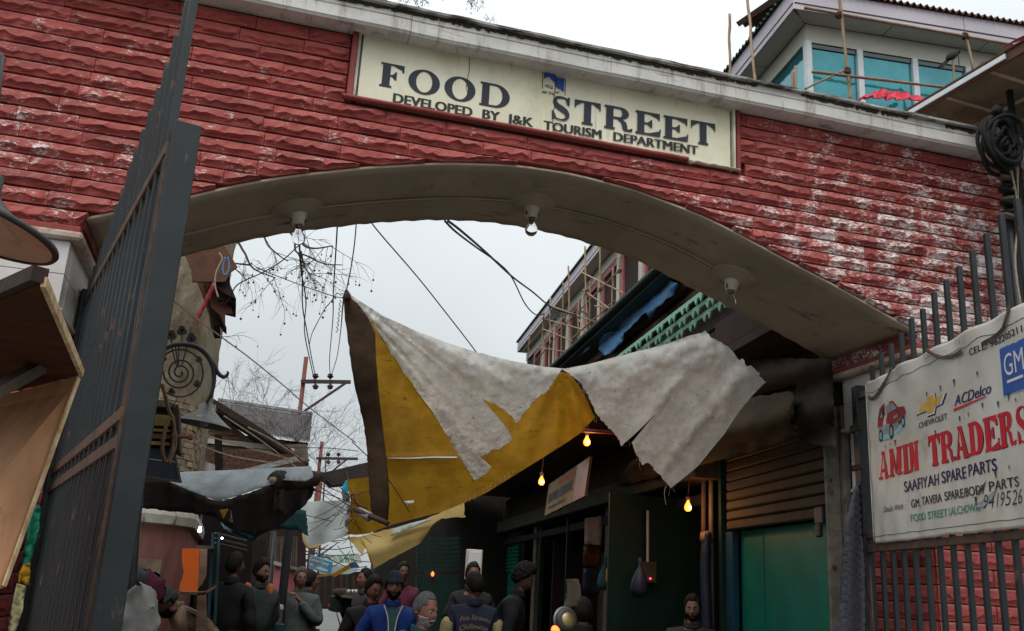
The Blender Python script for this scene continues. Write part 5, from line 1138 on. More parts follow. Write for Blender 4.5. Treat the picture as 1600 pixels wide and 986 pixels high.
MB().tube(catmull([Q(*p) for p in [(305, 535), (320, 550), (333, 566), (341, 583), (350, 589), (356, 584), (355, 580)]], 6), [.005+.010*math.sin(i/36*math.pi) for i in range(37)], 6).build('leaf_tail', 'black_iron', t, smooth=True)
for a, b in (((268, 542), (276, 572)), ((279, 540), (279, 570)), ((292, 542), (284, 571)), ((274, 541), (278, 571)), ((268, 542), (268, 530)), ((284, 539), (284, 524)), ((299, 541), (299, 532))): MB().tube([Q(*a), Q(*b)], .005, 5).build('spoke', 'black_iron', t)
for x, y, s in ((268, 524, 7.5), (284, 517, 7.5), (299, 528, 7.5), (311, 562, 5), (308, 600, 5.5), (268, 612, 5.5), (255, 560, 5)):
    mb = MB()
    for k in range(3):
        a = math.radians(-90+120*k); c = Q(x+s*.62*math.cos(a), y+s*.62*math.sin(a)); u_ = s*pxm*.62
        mb.prism([c+V3((u_*math.cos(b)*(1-.25*math.cos(b-(-a))), -.004, u_*math.sin(b)*(1-.25*math.cos(b-(-a))))) for b in [2*math.pi*i/10 for i in range(10)]], (0, .010, 0))
    mb.build('clover', 'black_iron', t)
hc = at(318, 664, Yi+.2)
MB().lathe([(.195, 0), (.19, .006), (.15, .03), (.10, .065), (.062, .10), (.05, .15), (.0, .155)], hc, (.10, -.02, 1), 40).build('lamp_shade', 'enamel_grey', t, smooth=True)
MB().lathe([(.188, .001), (.14, .024), (.09, .058), (.05, .09)], hc, (.10, -.02, 1), 40).build('shade_inner', 'pole_dark', t, smooth=True)
MB().lathe([(.02, .08), (.032, .04), (.030, .0), (.0, -.012)], hc, (.10, 0, 1), 14).build('bulb', 'ink_grey', t, smooth=True)
MB().tube([Q(329, 619), hc+V3((0, 0, .16))], .012, 6).build('hanger', 'black_iron', t)
for a, b in (((356, 588), (343, 640)), ((352, 588), (318, 625)), ((356, 588), (362, 640))): MB().tube([Q(*a), Q(b[0], b[1], .15)], .0018, 4).build('stay_wire', 'wire', t)
# dark crate with yellow slats, rope coil, rusty pipe; navy sign panel below
Yc = 6.1
t = thing('slatted_crate', 'dark slatted crate with yellow boards and a rope coil behind the gate stile', 'crate', at(250, 700, Yc))
pp('back', 'black_wood', [(222, 625), (278, 632), (278, 700), (222, 700)], Yc, .35, t)
pp('top_board', 'old_wood', [(222, 622), (262, 626), (274, 632), (274, 637), (222, 633)], Yc-.06, .4, t)
for y0, y1, m_ in ((646, 664, 'yellow_metal'), (668, 673, 'yellow_metal'), (676, 684, 'roof_rust'), (688, 694, 'yellow_metal')): pp('slat', m_, [(222, y0), (266, y0+3), (266, y1+2), (222, y1)], Yc-.05, .03, t)
pp('side_board', 'black_wood', [(270, 632), (279, 640), (281, 705), (268, 700)], Yc-.08, .3, t)
MB().tube([at(268, 682, Yc-.1), at(300, 683, Yc-.15)], .012, 8).build('rusty_pipe', 'pole_red', t, smooth=True); MB().lathe([(.02, -.012), (.02, .012)], at(298, 683, Yc-.15), (1, 0, 0), 8, cap=True).build('pipe_end', 'pole_red', t)
for k in range(4): MB().tube(catmull([at(x+k, y, Yc-.15-.01*k) for x, y in [(252, 600), (262, 640), (270, 660), (268, 700), (258, 722), (252, 700), (258, 665), (266, 655), (273, 690), (262, 726)]], 5), .006, 5).build('rope', 'brown_wood', t, smooth=True)
t = thing('hanging_sign', 'dark blue hanging sign panels beneath the slatted crate', 'sign', at(250, 745, Yc+.05))
pp('sign_panel', 'navy_panel', [(218, 694), (268, 698), (274, 720), (218, 714)], Yc, .04, t); pp('sign_panel', 'navy_panel', [(218, 716), (274, 722), (281, 750), (218, 742)], Yc-.02, .04, t)
pp('frame', 'black_iron', [(268, 698), (272, 698), (284, 753), (280, 753)], Yc-.03, .05, t); pp('frame', 'black_iron', [(218, 741), (284, 751), (284, 754), (218, 745)], Yc-.03, .05, t)
# houses behind, upper left
t = thing('gabled_house', 'brown gabled wooden house with corrugated eaves behind the lamp', 'house', at(400, 700, 15))
Yg = 15
pp('gable_board', 'brown_wood', [(300, 655), (338, 640), (368, 668), (400, 694), (300, 694)], Yg, .2, t)
for k in range(6): pp('plank', 'brown_wood', [(300, 660+7*k), (346+8*k, 660+7*k), (354+8*k, 666+7*k), (300, 666+7*k)], Yg-.04-.01*(k % 2), .04, t)
pp('eave', 'black_wood', [(322, 617), (334, 623), (395, 660), (450, 698), (482, 724), (474, 726), (440, 706), (392, 674), (350, 648), (318, 630)], Yg-.4, .6, t)
for k in range(26): x = 340+k*5.2; y = 634+k*3.35; pp('roof_rib', 'dark_wood', [(x, y), (x+2.6, y+1.6), (x+3.4, y+5.5), (x+.6, y+4.2)], Yg-.44, .05, t)
pp('wall', 'old_wood', [(300, 694), (480, 694), (485, 750), (300, 750)], Yg+.5, .3, t)
pp('beam', 'white_band', [(300, 682), (380, 690), (460, 700), (460, 707), (380, 698), (300, 690)], Yg-.1, .1, t)
pp('leaf_litter', 'leaf_litter', [(310, 702), (340, 700), (400, 706), (470, 712), (478, 728), (410, 738), (350, 735), (306, 718)], [Yg-.8]*8, .3, t)
pp('roof_sheet', 'roof_zinc', [(303, 714), (345, 730), (352, 738), (330, 742), (302, 722)], Yg-1.0, .05, t); pp('roof_sheet', 'roof_zinc', [(360, 738), (462, 713), (468, 720), (380, 741)], Yg-1.1, .06, t)
pp('post', 'black_wood', [(335, 678), (347, 680), (349, 740), (336, 740)], Yg-3, .15, t)
Yh = 21
t = thing('tin_roof_house', 'house with a long corrugated tin roof behind the gabled house', 'house', at(430, 700, Yh))
p0, p1, p2, p3 = at(340, 627, Yh+2.2), at(488, 649, Yh+2.2), at(484, 690, Yh), at(392, 676, Yh)
p3 = at(340, 668, Yh)
mb = MB(); n = 60
def zr(a, b): return (p3.lerp(p2, a)).lerp(p0.lerp(p1, a), b)+V3((0, 0, .035*math.cos(math.pi*round(a*n*2))))
mb.grid(zr, n*2, 1); mb.build('roof_sheet', 'roof_zinc', t, solid=.01)
MB().bar(p0+V3((0, 0, .04)), p1+V3((0, 0, .04)), .12, .06).build('ridge_cap', 'roof_zinc', t)
pp('wall', 'black_wood', [(345, 676), (482, 692), (478, 706), (468, 722), (470, 760), (345, 760)], Yh+.5, .4, t)
for k in range(7): pp('truss', 'black_wood', [(392+12*k, 679+2*k), (396+12*k, 679+2*k), (430+9*k, 720), (425+9*k, 720)], Yh+.3, .1, t)
# utility poles ------------------------------------------------------
def upole(lab, top, foot, Y, army, armx0, armx1, brace, pins, r=.055, m='pole_red'):
    tp_, b = at(*top, Y), at(*foot, Y); b = V3((tp_.x, Y, 0)); t = thing('utility_pole', lab, 'pole', b, 'utility poles along the lane')
    MB().tube([b, tp_], r, 10).build('pole', m, t, smooth=True)
    MB().bar(at(armx0, army, Y-.08), at(armx1, army+1, Y-.08), .07, .09).build('crossarm', 'pole_dark', t)
    MB().bar(at(*brace[0], Y-.10), at(*brace[1], Y-.10), .04, .06).build('brace', 'pole_dark', t)
    for x in pins:
        for s in (-1, 1):
            c = at(x, army+s*8*(24/Y), Y-.08); MB().lathe([(0, -.07), (.03, -.06), (.07, -.02), (.09, .0), (.05, .03), (.07, .05), (.03, .07), (0, .08)], c, (0, 0, -s), 10).build('insulator', 'wire_red', t, smooth=True)
            MB().tube([at(x, army, Y-.08), c], .014, 5).build('pin', 'pole_dark', t)
    return t
upole('nearer rusty utility pole with crossarm above the tin roof', (478.5, 558), (461, 727), 24, 596, 470, 548, ((541, 598), (472, 645)), (493, 516))
upole('farther red utility pole with crossarm beyond the nearer pole', (503, 690), (495, 800), 34, 716, 494, 559, ((543, 717), (500, 752)), (513, 529), .06)
tag(MB().tube([V3((at(503, 737, 38).x, 38, 0)), at(503, 737, 38)], .07, 8).build('utility_pole', 'pole_red', None, smooth=True), 'short red post beside the farther utility pole', 'pole')
# wires ---------------------------------------------------------------
def wire(lab, pts, r=.006, m='wire', n=8):
    c = catmull([at(x, y, Y) for x, y, Y in pts], n); return tag(MB().tube(c, r, 4).build('overhead_wire', m, None, origin=c[0]), lab, 'wire')
wire('left power line rising steeply from the nearer pole crossarm', [(493, 588, 23.9), (487, 560, 21), (480, 520, 18), (473, 480, 15), (472, 430, 13), (466, 366, 11), (462, 250, 9)], .012)
wire('second power line rising beside the left one from the nearer pole', [(493, 604, 23.9), (487, 575, 21), (476, 520, 18), (478, 470, 15), (470, 420, 13), (468, 366, 11), (466, 250, 9)], .012)
wire('power line rising to the arch crown left of the tarp peak', [(516, 587, 23.9), (515, 560, 20), (520, 500, 16), (521, 455, 13), (526, 372, 10), (532, 260, 8)], .011)
wire('power line drooping beside the tarp peak down to the nearer pole', [(517, 588, 23.9), (526, 560, 20), (532, 520, 15), (535, 485, 10), (537, 468, 7.6)], .010)
wire('taut line holding the tarp peak up from above', [(541, 455, 7.42), (549, 415, 7.3), (555, 370, 7.2), (560, 300, 7.0)], .006, 'wire_red')
wire('long thin line slanting down right across the sky', [(575, 340, 9), (593, 364, 9.2), (650, 430, 10), (690, 480, 10.6), (741, 546, 11.2), (760, 575, 11.4)], .007)
wire('upper of two twisted lines sagging to the bamboo scaffold', [(700, 345, 9), (722, 362, 9.5), (760, 395, 11), (800, 432, 13), (832, 456, 15), (865, 482, 17), (900, 492, 18)], .014)
wire('lower of two twisted lines sagging to the bamboo scaffold', [(695, 345, 9), (712, 362, 9.5), (745, 387, 11), (780, 412, 13), (800, 434, 15), (820, 474, 17), (836, 491, 18), (850, 491, 18)], .012)
wire('curved service wire from the bulb down to the broken eave', [(466, 384, 7), (440, 408, 7), (410, 426, 7.1), (385, 437, 7.2), (368, 448, 7.4), (356, 470, 7.6), (345, 474, 7.8)], .005)
wire('line running from twigs to the tarp peak', [(400, 418, 9), (440, 434, 8.6), (480, 449, 8.1), (522, 463, 7.5), (540, 466, 7.4)], .005)
wire('pale line crossing in front of the mud brick house', [(262, 462, 6.6), (300, 492, 7.2), (345, 526, 8), (391, 560, 9), (450, 608, 10), (475, 630, 10.5), (556, 692, 12)], .006, 'rope')
for k, (a, b, c) in enumerate((((350, 650), (410, 690), (478, 742)), ((320, 680), (390, 700), (470, 722)), ((388, 668), (430, 690), (475, 720)), ((300, 690), (360, 712), (440, 725)))):
    wire(['white rope from the lamp shade to the awning corner', 'white rope crossing the brown gable', 'thin rope above the rusty leaves', 'lowest rope in front of the tin sheets'][k], [(*a, 7.2), (*b, 7.4), (*c, 7.6)], .0065, 'rope')
for k, (a, b, c) in enumerate((((400, 800), (452, 800), (520, 815)), ((470, 735), (500, 760), (560, 800)), ((430, 735), (470, 745), (540, 772)), ((550, 690), (600, 740), (640, 800)), ((440, 700), (510, 700), (560, 705)), ((490, 745), (520, 752), (560, 790)), ((470, 760), (520, 775), (575, 795)))):
    wire(['cord tying the white cloth under the awning', 'pink cord from awning roll to tarp pole', 'upper cord from awning to tarp', 'loose wire behind the tarp hem', 'thin line behind the nearer pole', 'cord below the far pole crossarm', 'lowest cord to the tarp pole'][k], [(*a, 7.6), (*b, 8), (*c, 8.2)], .004, 'wire_red' if k % 2 else 'wire')
mb = MB()
for k in range(5): mb.tube(catmull([at(x+nz(k, 1)*4, y, 7.35) for x, y in [(533, 462), (528, 458), (523, 462), (518, 470), (508, 482), (498, 500), (488, 520), (483, 540)][:5+k % 4]], 5), .004, 4)
tag(mb.build('loose_rope', 'wire', None), 'loose strands trailing left from the tarp peak', 'rope')
mb = MB()
for k in range(22): p = at(532-k*.25+1.2*math.sin(k*2.), 470+k*2.3, 7.38); mb.lathe([(0, -.007), (.007, 0), (0, .007)], p, (nz(k, 2), 0, 1), 6)
tag(mb.build('chain', 'wire_red', None), 'dark red chain hanging below the tarp peak', 'chain')
# bare trees -----------------------------------------------------------
def twig(mb, p, d, ln, r, depth, rnd, pods, grav=-.1):
    pts = [p]; n = 5
    for i in range(n):
        d = (d+V3((rnd.uniform(-.35, .35), rnd.uniform(-.2, .2), rnd.uniform(-.35, .35)+grav))*.5).normalized(); pts.append(pts[-1]+d*ln/n)
    mb.tube(pts, [r*(1-.6*i/n) for i in range(n+1)], 4)
    if depth > 0:
        for i in range(2, n+1):
            for _ in range(rnd.choice([1, 1, 2])):
                dd = (d+V3((rnd.uniform(-1, 1), rnd.uniform(-.5, .5), rnd.uniform(-1, .7)))).normalized()
                twig(mb, pts[i], dd, ln*rnd.uniform(.4, .65), r*.6, depth-1, rnd, pods, grav)
    elif rnd.random() < pods:
        q = pts[-1]; L_ = rnd.uniform(.03, .10); mb.tube([q, q-V3((0, 0, L_))], r*.5, 3); s = rnd.uniform(.012, .022)
        mb.lathe([(0, -s), (s*.9, 0), (0, s)], q-V3((0, 0, L_+s)), (0, 0, 1), 6)
rd = random.Random(31)
tr = thing('bare_tree', 'bare tree with drooping seed pods reaching out over the mud brick house', 'tree', V3((-3.4, 15.5, 0)))
MB().tube(catmull([V3((-3.4, 15.5, 0)), V3((-3.3, 15.3, 2.5)), V3((-3.0, 15, 5)), V3((-2.5, 14.6, 7.5)), V3((-2.2, 14.5, 10))], 5), [.28-.010*i for i in range(21)], 12).build('trunk', 'bark', tr, smooth=True)
limbs = [([(-3, 15, 5.2), at(290, 395, 13.6), at(360, 376, 12.8), at(380, 392, 12.5), at(391, 414, 12.4), at(404, 424, 12.3), at(430, 434, 12.2)], .024), ([(-2.9, 14.9, 6), at(320, 360, 13.2), at(400, 362, 12.6), at(420, 385, 12.4), at(440, 402, 12.3), at(450, 408, 12.2)], .02), ([(-2.6, 14.7, 7), at(400, 330, 12.8), at(455, 365, 12.2), at(462, 392, 12.1), at(480, 400, 12.), at(506, 412, 12.), at(535, 414, 12)], .02), ([(-2.6, 14.7, 7), at(440, 330, 12.8), at(470, 378, 12.2), at(490, 388, 12.1), at(520, 384, 12.)], .024), ([at(391, 414, 12.4), at(360, 412, 12.6), at(372, 424, 12.5), at(384, 436, 12.4)], .014), ([at(470, 392, 12.1), at(474, 410, 12.1), at(480, 424, 12.), at(494, 431, 12.)], .014), ([(-2.9, 15, 5), at(300, 470, 13), at(335, 522, 12.4), at(338, 532, 12.3)], .02)]
for i, (pts, r) in enumerate(limbs):
    c = catmull(pts, 6); mb = MB(); mb.tube(c, [r*(1-.7*k/len(c)) for k in range(len(c))], 5)
    for k in range(len(c)//3, len(c), 1):
        if rd.random() < .34: twig(mb, c[k], V3((rd.uniform(-.4, 1), 0, rd.uniform(-1, .3))), rd.uniform(.22, .5), .0055, 1, rd, .38, -.12)
    mb.build('limb', 'bark', tr)
MB().tube(catmull([V3((-2.6, 14.7, 8.5)), V3((-1.2, 15.5, 10.6)), V3((.4, 16.6, 12.0)), at(690, -40, 17), at(745, -30, 17)], 6), .05, 6).build('limb', 'bark', tr, smooth=True)
mb = MB()
for x in range(640, 745, 7): twig(mb, at(x, -34+rd.uniform(-8, 4), 17), V3((rd.uniform(-.8, .8), 0, -.5)), rd.uniform(.25, .46), .010, 2, rd, .35, -.05)
for x in (758, 764): twig(mb, at(x, 38, 17), V3((.3, 0, 1)), .2, .008, 1, rd, .6, 0)
mb.build('crown', 'bark', tr)
def sapling(lab, x, Y, ytop, spread, n, m='bark', r=.02, grp=None):
    b = at(x, 760, Y); b.z = 0; t = thing('bare_tree', lab, 'tree', b, grp); top = at(x, ytop, Y); mid = b.lerp(top, .55)
    MB().tube([b, mid, b.lerp(top, .8)], [r*3, r*1.6, r], 6).build('trunk', m, t); mb = MB()
    for k in range(n):
        s = mid.lerp(top, rd.uniform(0, .75)); twig(mb, s, V3((rd.uniform(-spread, spread), 0, rd.uniform(.5, 1))), (top.z-mid.z)*rd.uniform(.3, .55), r*.5, 2, rd, 0, .05)
    mb.build('crown', m, t)
sapling('fine grey bare tree standing far left above the tin roof', 366, 55, 588, .5, 9, 'bark_far', .035, None)
sapling('fine grey bare tree just right of the far left one above the tin roof', 424, 50, 595, .5, 9, 'bark_far', .035, None)
sapling('low bare tree tangled around the nearer utility pole', 455, 19, 640, 1.3, 16, 'bark', .014, None)
sapling('second low bare tree between the two utility poles', 515, 27, 640, 1.0, 14, 'bark', .014, None)
# awning -----------------------------------------------------------------
def ag(x, y): return 7.3-.0022*(x-300)+.02*math.sin(x*.12+y*.05)-.010*(y-750)*.8
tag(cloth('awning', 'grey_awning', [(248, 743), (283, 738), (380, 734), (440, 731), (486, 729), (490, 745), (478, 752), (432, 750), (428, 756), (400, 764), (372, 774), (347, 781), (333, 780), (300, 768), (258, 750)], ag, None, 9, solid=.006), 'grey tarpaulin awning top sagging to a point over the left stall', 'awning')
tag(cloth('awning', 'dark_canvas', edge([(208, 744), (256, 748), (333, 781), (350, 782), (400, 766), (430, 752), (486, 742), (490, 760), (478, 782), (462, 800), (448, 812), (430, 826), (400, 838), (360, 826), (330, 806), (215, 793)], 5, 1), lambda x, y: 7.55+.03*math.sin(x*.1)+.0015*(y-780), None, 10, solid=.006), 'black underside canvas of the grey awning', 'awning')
mb = MB(); pa, pb_ = at(428, 750, 7.0), at(490, 748, 7.5)
MB_r = catmull([pa, pa.lerp(pb_, .5)+V3((0, 0, -.02)), pb_], 8)
t = thing('canvas_roll', 'black canvas rolled tightly on a wooden pole at the awning end', 'canvas', pa)
MB().tube(MB_r, [.055+.010*math.sin(i*2.4) for i in range(len(MB_r))], 12).build('roll', 'dark_canvas', t, smooth=True)
MB().tube([pa-(pb_-pa)*.06, pa+(pb_-pa)*.1], .022, 10).build('pole', 'bamboo', t, smooth=True)
for k in range(9): MB().lathe([(.058, -.012), (.070, 0), (.058, .012)], pa.lerp(pb_, .08+k*.1), (pb_-pa), 12).build('fold', 'dark_canvas', t, smooth=True)
tag(cloth('awning_flap', 'dark_canvas', edge([(430, 756), (488, 756), (494, 765), (476, 790), (450, 806), (428, 800)], 6, 1.5), lambda x, y: 7.4+.06*math.sin(x*.25), None, 7), 'crumpled black flap hanging under the canvas roll', 'canvas')
tag(cloth('teal_canvas', 'teal_canvas', edge([(330, 790), (400, 788), (478, 798), (482, 838), (465, 828), (420, 826), (395, 846), (350, 826)], 4, 1), lambda x, y: 7.8+.03*math.sin(x*.15), None, 8), 'dark teal canvas strung below the black awning underside', 'canvas')
tag(cloth('pennant', 'yellow_cloth', [(343, 797), (357, 795), (349, 812)], lambda x, y: 7.4, None, 4), 'small yellow triangle tag hanging under the awning', 'tag')
tag(MB().tube(catmull([at(x, y, 7.4) for x, y in [(360, 797), (362, 806), (359, 812), (363, 815), (360, 803)]], 5), .003, 4).build('cord', 'rope', None), 'pale cord knot beside the yellow triangle tag', 'cord')
# stall under the awning
t = thing('stall', 'dark stall with shelves and poles under the grey awning', 'stall', at(340, 950, 8.2))
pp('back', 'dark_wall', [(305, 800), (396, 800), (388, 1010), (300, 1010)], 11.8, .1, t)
for x in (333, 343): MB().tube([at(x, 832, 8.3), at(x-8, 985, 8.3)], .012, 6).build('tube_post', 'teal_canvas', t)
for y in (833, 841, 848): MB().tube([at(336, y, 8.3), at(385, y+12, 8.9)], .008, 6).build('tube_rail', 'steel', t)
pp('shelf', 'brown_wood', [(283, 925), (318, 925), (336, 915), (336, 919), (318, 930), (283, 929)], 7.9, .3, t)
pp('shelf', 'black_wood', [(305, 852), (334, 853), (334, 858), (305, 857)], 8.0, .3, t)
pp('counter', 'brown_wood', [(308, 925), (322, 924), (322, 990), (306, 990)], 7.9, .3, t)
mb = MB(); w_ = [(285, 857), (312, 857), (309, 924), (280, 924), (284, 905), (286, 890), (283, 872)]
tag(pp('orange_panel', 'orange_panel', [(285, 857), (312, 857), (309, 924), (280, 924), (281, 914), (285, 903), (287, 893), (285, 882), (284, 870)], 7.8, .02), 'bright orange board with a wavy left edge leaning on the pink wall', 'board')
tag(pp('board', 'brown_wood', [(313, 857), (324, 858), (322, 900), (316, 912), (309, 920)], 7.9, .12), 'brown side board behind the orange board', 'board')
c = at(312, 829, 7.9); t = thing('stall_lamp', 'glowing white lamp in the dark stall beside the pink wall', 'light bulb', c)
MB().lathe([(0, -.016), (.013, -.010), (.016, 0), (.012, .013), (.007, .03)], c, (0, 0, 1), 14).build('glass_bulb', 'cfl', t, smooth=True); MB().tube([c+V3((0, 0, .03)), c+V3((0, 0, .14))], .008, 6).build('lamp_holder', 'black_iron', t)
lt = bpy.data.lights.new('lamp_light', 'POINT'); lt.energy = 1.5; lt.color = (.85, .93, 1); lt.shadow_soft_size = .02; lo = bpy.data.objects.new('lamp_light', lt); COL.objects.link(lo); lo.parent = t; lo.location = (0, -.05, 0)
c = at(347, 841, 8.1); tag(MB().lathe([(0, -.011), (.011, 0), (0, .011)], c, (0, 0, 1), 10).build('spot_lamp', 'cfl', None, smooth=True), 'tiny white lamp on the teal stall rail', 'light bulb')
# sacks at the lower left
t = thing('sack', 'white woven sack with faint print stacked behind the gate stile', 'sack', at(215, 986, 6.6)); c = at(212, 962, 6.7)
MB().grid(lambda a, b: c+V3(((.15+.03*nz(a*6, b*5))*math.cos(2*math.pi*a)*(math.sin(math.pi*min(1, b*.93+.07))**.45)+.03*nz(a*7, b*6, 1), .13*math.sin(2*math.pi*a)+.03*nz(a*8, b*5, 1), -.35+.54*b+.04*nz(a*5, b*7))), 40, 26).build('body', 'sack', t, smooth=True)
text_mesh('NT WEIGHT', lambda u_, v_: c+V3((-.02+u_, -.152, -.02+v_)), .018, 0, 0, .13).build('lettering', 'ink_grey', t)
tag(MB().grid(lambda a, b: at(216, 922, 6.9)+V3(((.17+.05*nz(a*7, b*5))*math.cos(2*math.pi*a)*math.sin(math.pi*b), .12*math.sin(2*math.pi*a)*math.sin(math.pi*b), .13*-math.cos(math.pi*b)+.03*nz(a*6, b*7))), 32, 16).build('cloth_bundle', 'shirt_pink', None, smooth=True), 'maroon and grey cloth bundle lying on the white sack', 'bundle')
tag(MB().grid(lambda a, b: at(208, 903, 6.85)+V3(((.10+.04*nz(a*7, b*5))*math.cos(2*math.pi*a)*math.sin(math.pi*b), .10*math.sin(2*math.pi*a)*math.sin(math.pi*b), .07*-math.cos(math.pi*b)+.02*nz(a*6, b*7))), 24, 12).build('cloth_bundle', 'grey_cloth', None, smooth=True), 'grey checked cloth topping the maroon bundle', 'bundle')
# dark gap wall behind the gate stile, and lane wall further on
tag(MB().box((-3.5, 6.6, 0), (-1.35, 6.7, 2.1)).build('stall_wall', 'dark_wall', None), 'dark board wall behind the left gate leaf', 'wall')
t = thing('lane_house', 'low timber house with slatted shutters and a red and white wall along the lane', 'house', at(420, 950, 13)); Yl = 13.
pp('wall', 'maroon_wall', [(392, 800), (478, 815), (478, 1000), (385, 1000)], Yl+1.2, .3, t)
for k in range(11): pp('shutter_slat', 'shutter_box', [(392, 842+5.2*k), (417, 845+5.2*k), (416, 849.2+5.2*k), (391, 846.2+5.2*k)], Yl-1, .05, t)
pp('wall_panel', 'wall_rose', [(429, 883), (440, 886), (436, 945), (424, 942)], Yl, .1, t); pp('wall_panel', 'wall_rose', [(452, 888), (463, 891), (459, 925), (449, 925)], Yl+.3, .1, t)
pp('wall_band', 'white_band', [(428, 876), (441, 880), (440, 886), (428, 882)], Yl-.05, .1, t); pp('wall_band', 'white_band', [(451, 882), (464, 886), (464, 891), (451, 888)], Yl+.25, .1, t)
for k in range(9): pp('plank', 'old_wood', [(430+4*k, 838), (433+4*k, 838), (432+4*k, 878+k), (429+4*k, 876+k)], Yl+.1+.03*(k % 2), .05, t)
pp('ledge', 'white_band', [(415, 944), (443, 946), (443, 952), (415, 951)], Yl-2, .3, t); pp('plinth', 'cream_post', [(413, 952), (442, 953), (440, 975), (410, 975)], Yl-2, .3, t); pp('plinth', 'teal_canvas', [(405, 975), (445, 976), (443, 1000), (402, 1000)], Yl-2.2, .3, t)
tag(MB().tube([V3((at(447, 907, 11.5).x, 11.5, 0)), at(455, 800, 11.5)], .05, 10).build('iron_post', 'coat_black', None, smooth=True), 'thick black iron post in front of the red and white lane wall', 'post')
tag(MB().tube([V3((at(424, 907, 11.8).x, 11.8, 0)), at(428, 830, 11.8)], .035, 10).build('iron_post', 'black_iron', None, smooth=True), 'thinner black iron post left of the thick one', 'post')
# far blue sign
sgp = [at(482, 888, 15.), at(514, 897, 13.6), at(517, 878, 13.6), at(484, 867, 15.)]
t = thing('blue_sign', 'sky blue sign board with white script and a white line drawing above the lane', 'sign', sgp[0]); sn_ = (sgp[1]-sgp[0]).cross(sgp[3]-sgp[0]).normalized(); sn_ = sn_ if sn_.y < 0 else -sn_
MB().prism([p-sn_*.03 for p in sgp], sn_*.03).build('sign_panel', 'sign_cyan', t)
def BSn(a, b, e=.006): return (sgp[0].lerp(sgp[1], a)).lerp(sgp[3].lerp(sgp[2], a), b)+sn_*e
text_mesh('Kashmir Curry', lambda a, b: BSn(a, b), .26, .04, .64, .92, shear=.3, bold=.02).build('lettering', 'ink_white', t)
MB().add([BSn(a, b) for a, b in ((.38, .22), (.46, .32), (.62, .36), (.80, .32), (.96, .30), (.94, .18), (.70, .12), (.48, .12))], [tuple(range(8))]).build('drawing', 'ink_white', t)
MB().add([BSn(a, b) for a, b in ((.06, .36), (.14, .44), (.24, .42), (.28, .34), (.2, .26), (.08, .28))], [tuple(range(6))]).build('drawing', 'ink_white', t)
# distant lane: stalls, canopies
t = thing('far_canopy', 'pale and green striped canopies crowding the far end of the lane', 'canopy', at(540, 880, 24))
pp('sheet', 'cool_tarp', [(497, 880), (540, 884), (565, 890), (545, 897), (500, 897)], 24, .2, t)
for k in range(7): pp('green_slat', 'mint_paint' if k % 2 else 'white_band', [(500+9*k, 868-k*.5), (507+9*k, 868-k*.5), (512+9*k, 880), (505+9*k, 880)], 22+.1*k, .1, t)
for k in range(6): pp('green_slat', 'mint_paint' if k % 2 else 'white_band', [(552+4.5*k, 874-2.0*k), (556+4.5*k, 872-2.0*k), (566+3*k, 866-2*k), (562+3*k, 870-2*k)], 18, .05, t)
tag(pp('far_awning', 'yellow_tarp', [(519, 897), (541, 884), (556, 876), (558, 882), (545, 890), (522, 902)], 17, .1), 'bright yellow awning strip near the far end of the lane', 'awning')
tag(pp('far_awning', 'yellow_tarp', [(494, 899), (520, 896), (520, 899), (494, 902)], 22, .1), 'thin yellow awning edge below the blue sign', 'awning')
tag(pp('far_awning', 'sweater_blue', [(546, 880), (556, 878), (562, 886), (550, 888)], 16.5, .1), 'small blue cloth beside the bright yellow awning strip', 'awning')
t = thing('far_stalls', 'dark stalls with posts closing the far end of the lane', 'stalls', at(540, 930, 26))
pp('back', 'dark_wall', [(470, 896), (660, 890), (660, 955), (470, 948)], 30, .2, t)
for k, x in enumerate((487, 497, 508, 520, 533, 541, 552)): pp('post', 'khaki_canvas' if k % 2 else 'dark_wood', [(x, 898), (x+3, 898), (x+2.4, 946), (x-.6, 946)], 26, .15, t)
pp('tin_roof', 'dark_canvas', [(498, 740), (575, 722), (600, 730), (600, 750), (520, 758)], 30, 1.0, t)
t = thing('far_shutters', 'dark green louvred stall shutters closing the lane behind the crowd', 'shutters', at(690, 950, 15)); 
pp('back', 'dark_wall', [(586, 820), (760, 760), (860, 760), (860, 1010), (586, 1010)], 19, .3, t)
for a_, b_ in ((651, 668), (670, 694), (696, 718)):
    for k in range(8): pp('louvre', 'green_wall', [(a_, 840+7*k), (b_, 838+7*k), (b_, 843+7*k), (a_, 845+7*k)], 16, .06, t)
    pp('panel', 'green_wall', [(a_, 900), (b_, 898), (b_-1, 985), (a_-1, 985)], 16, .08, t)
t = thing('market_cart', 'market cart heaped with goods and pots at the far right of the lane', 'cart', at(545, 945, 13))
pp('body', 'green_wall', [(521, 932), (556, 934), (556, 960), (520, 956)], 13, .6, t); pp('tray', 'old_wood', [(536, 930), (562, 932), (562, 936), (536, 934)], 12.6, .6, t)
for k in range(12): c = at(527+1.3*k+(k % 3), 925+3*(k % 2), 13); MB().lathe([(0, -.05), (.05, -.03), (.055, .02), (0, .05)], c, (0, 0, 1), 8).build('goods', ['leaf_litter', 'khaki_canvas', 'shutter_box'][k % 3], t, smooth=True)
for x in (545, 551, 556): c = at(x, 927, 12.8); MB().lathe([(0, -.05), (.04, -.04), (.045, .03), (.02, .05)], c, (0, 0, 1), 10).build('pot', 'steel', t, smooth=True)
c = at(519, 949, 13.5); tag(MB().lathe([(0, -.03), (.05, -.02), (.06, .04), (0, .05)], c, (0, 0, 1), 10).build('red_bucket', 'ink_red', None, smooth=True), 'small red bucket on the lane beside the far cart', 'bucket')
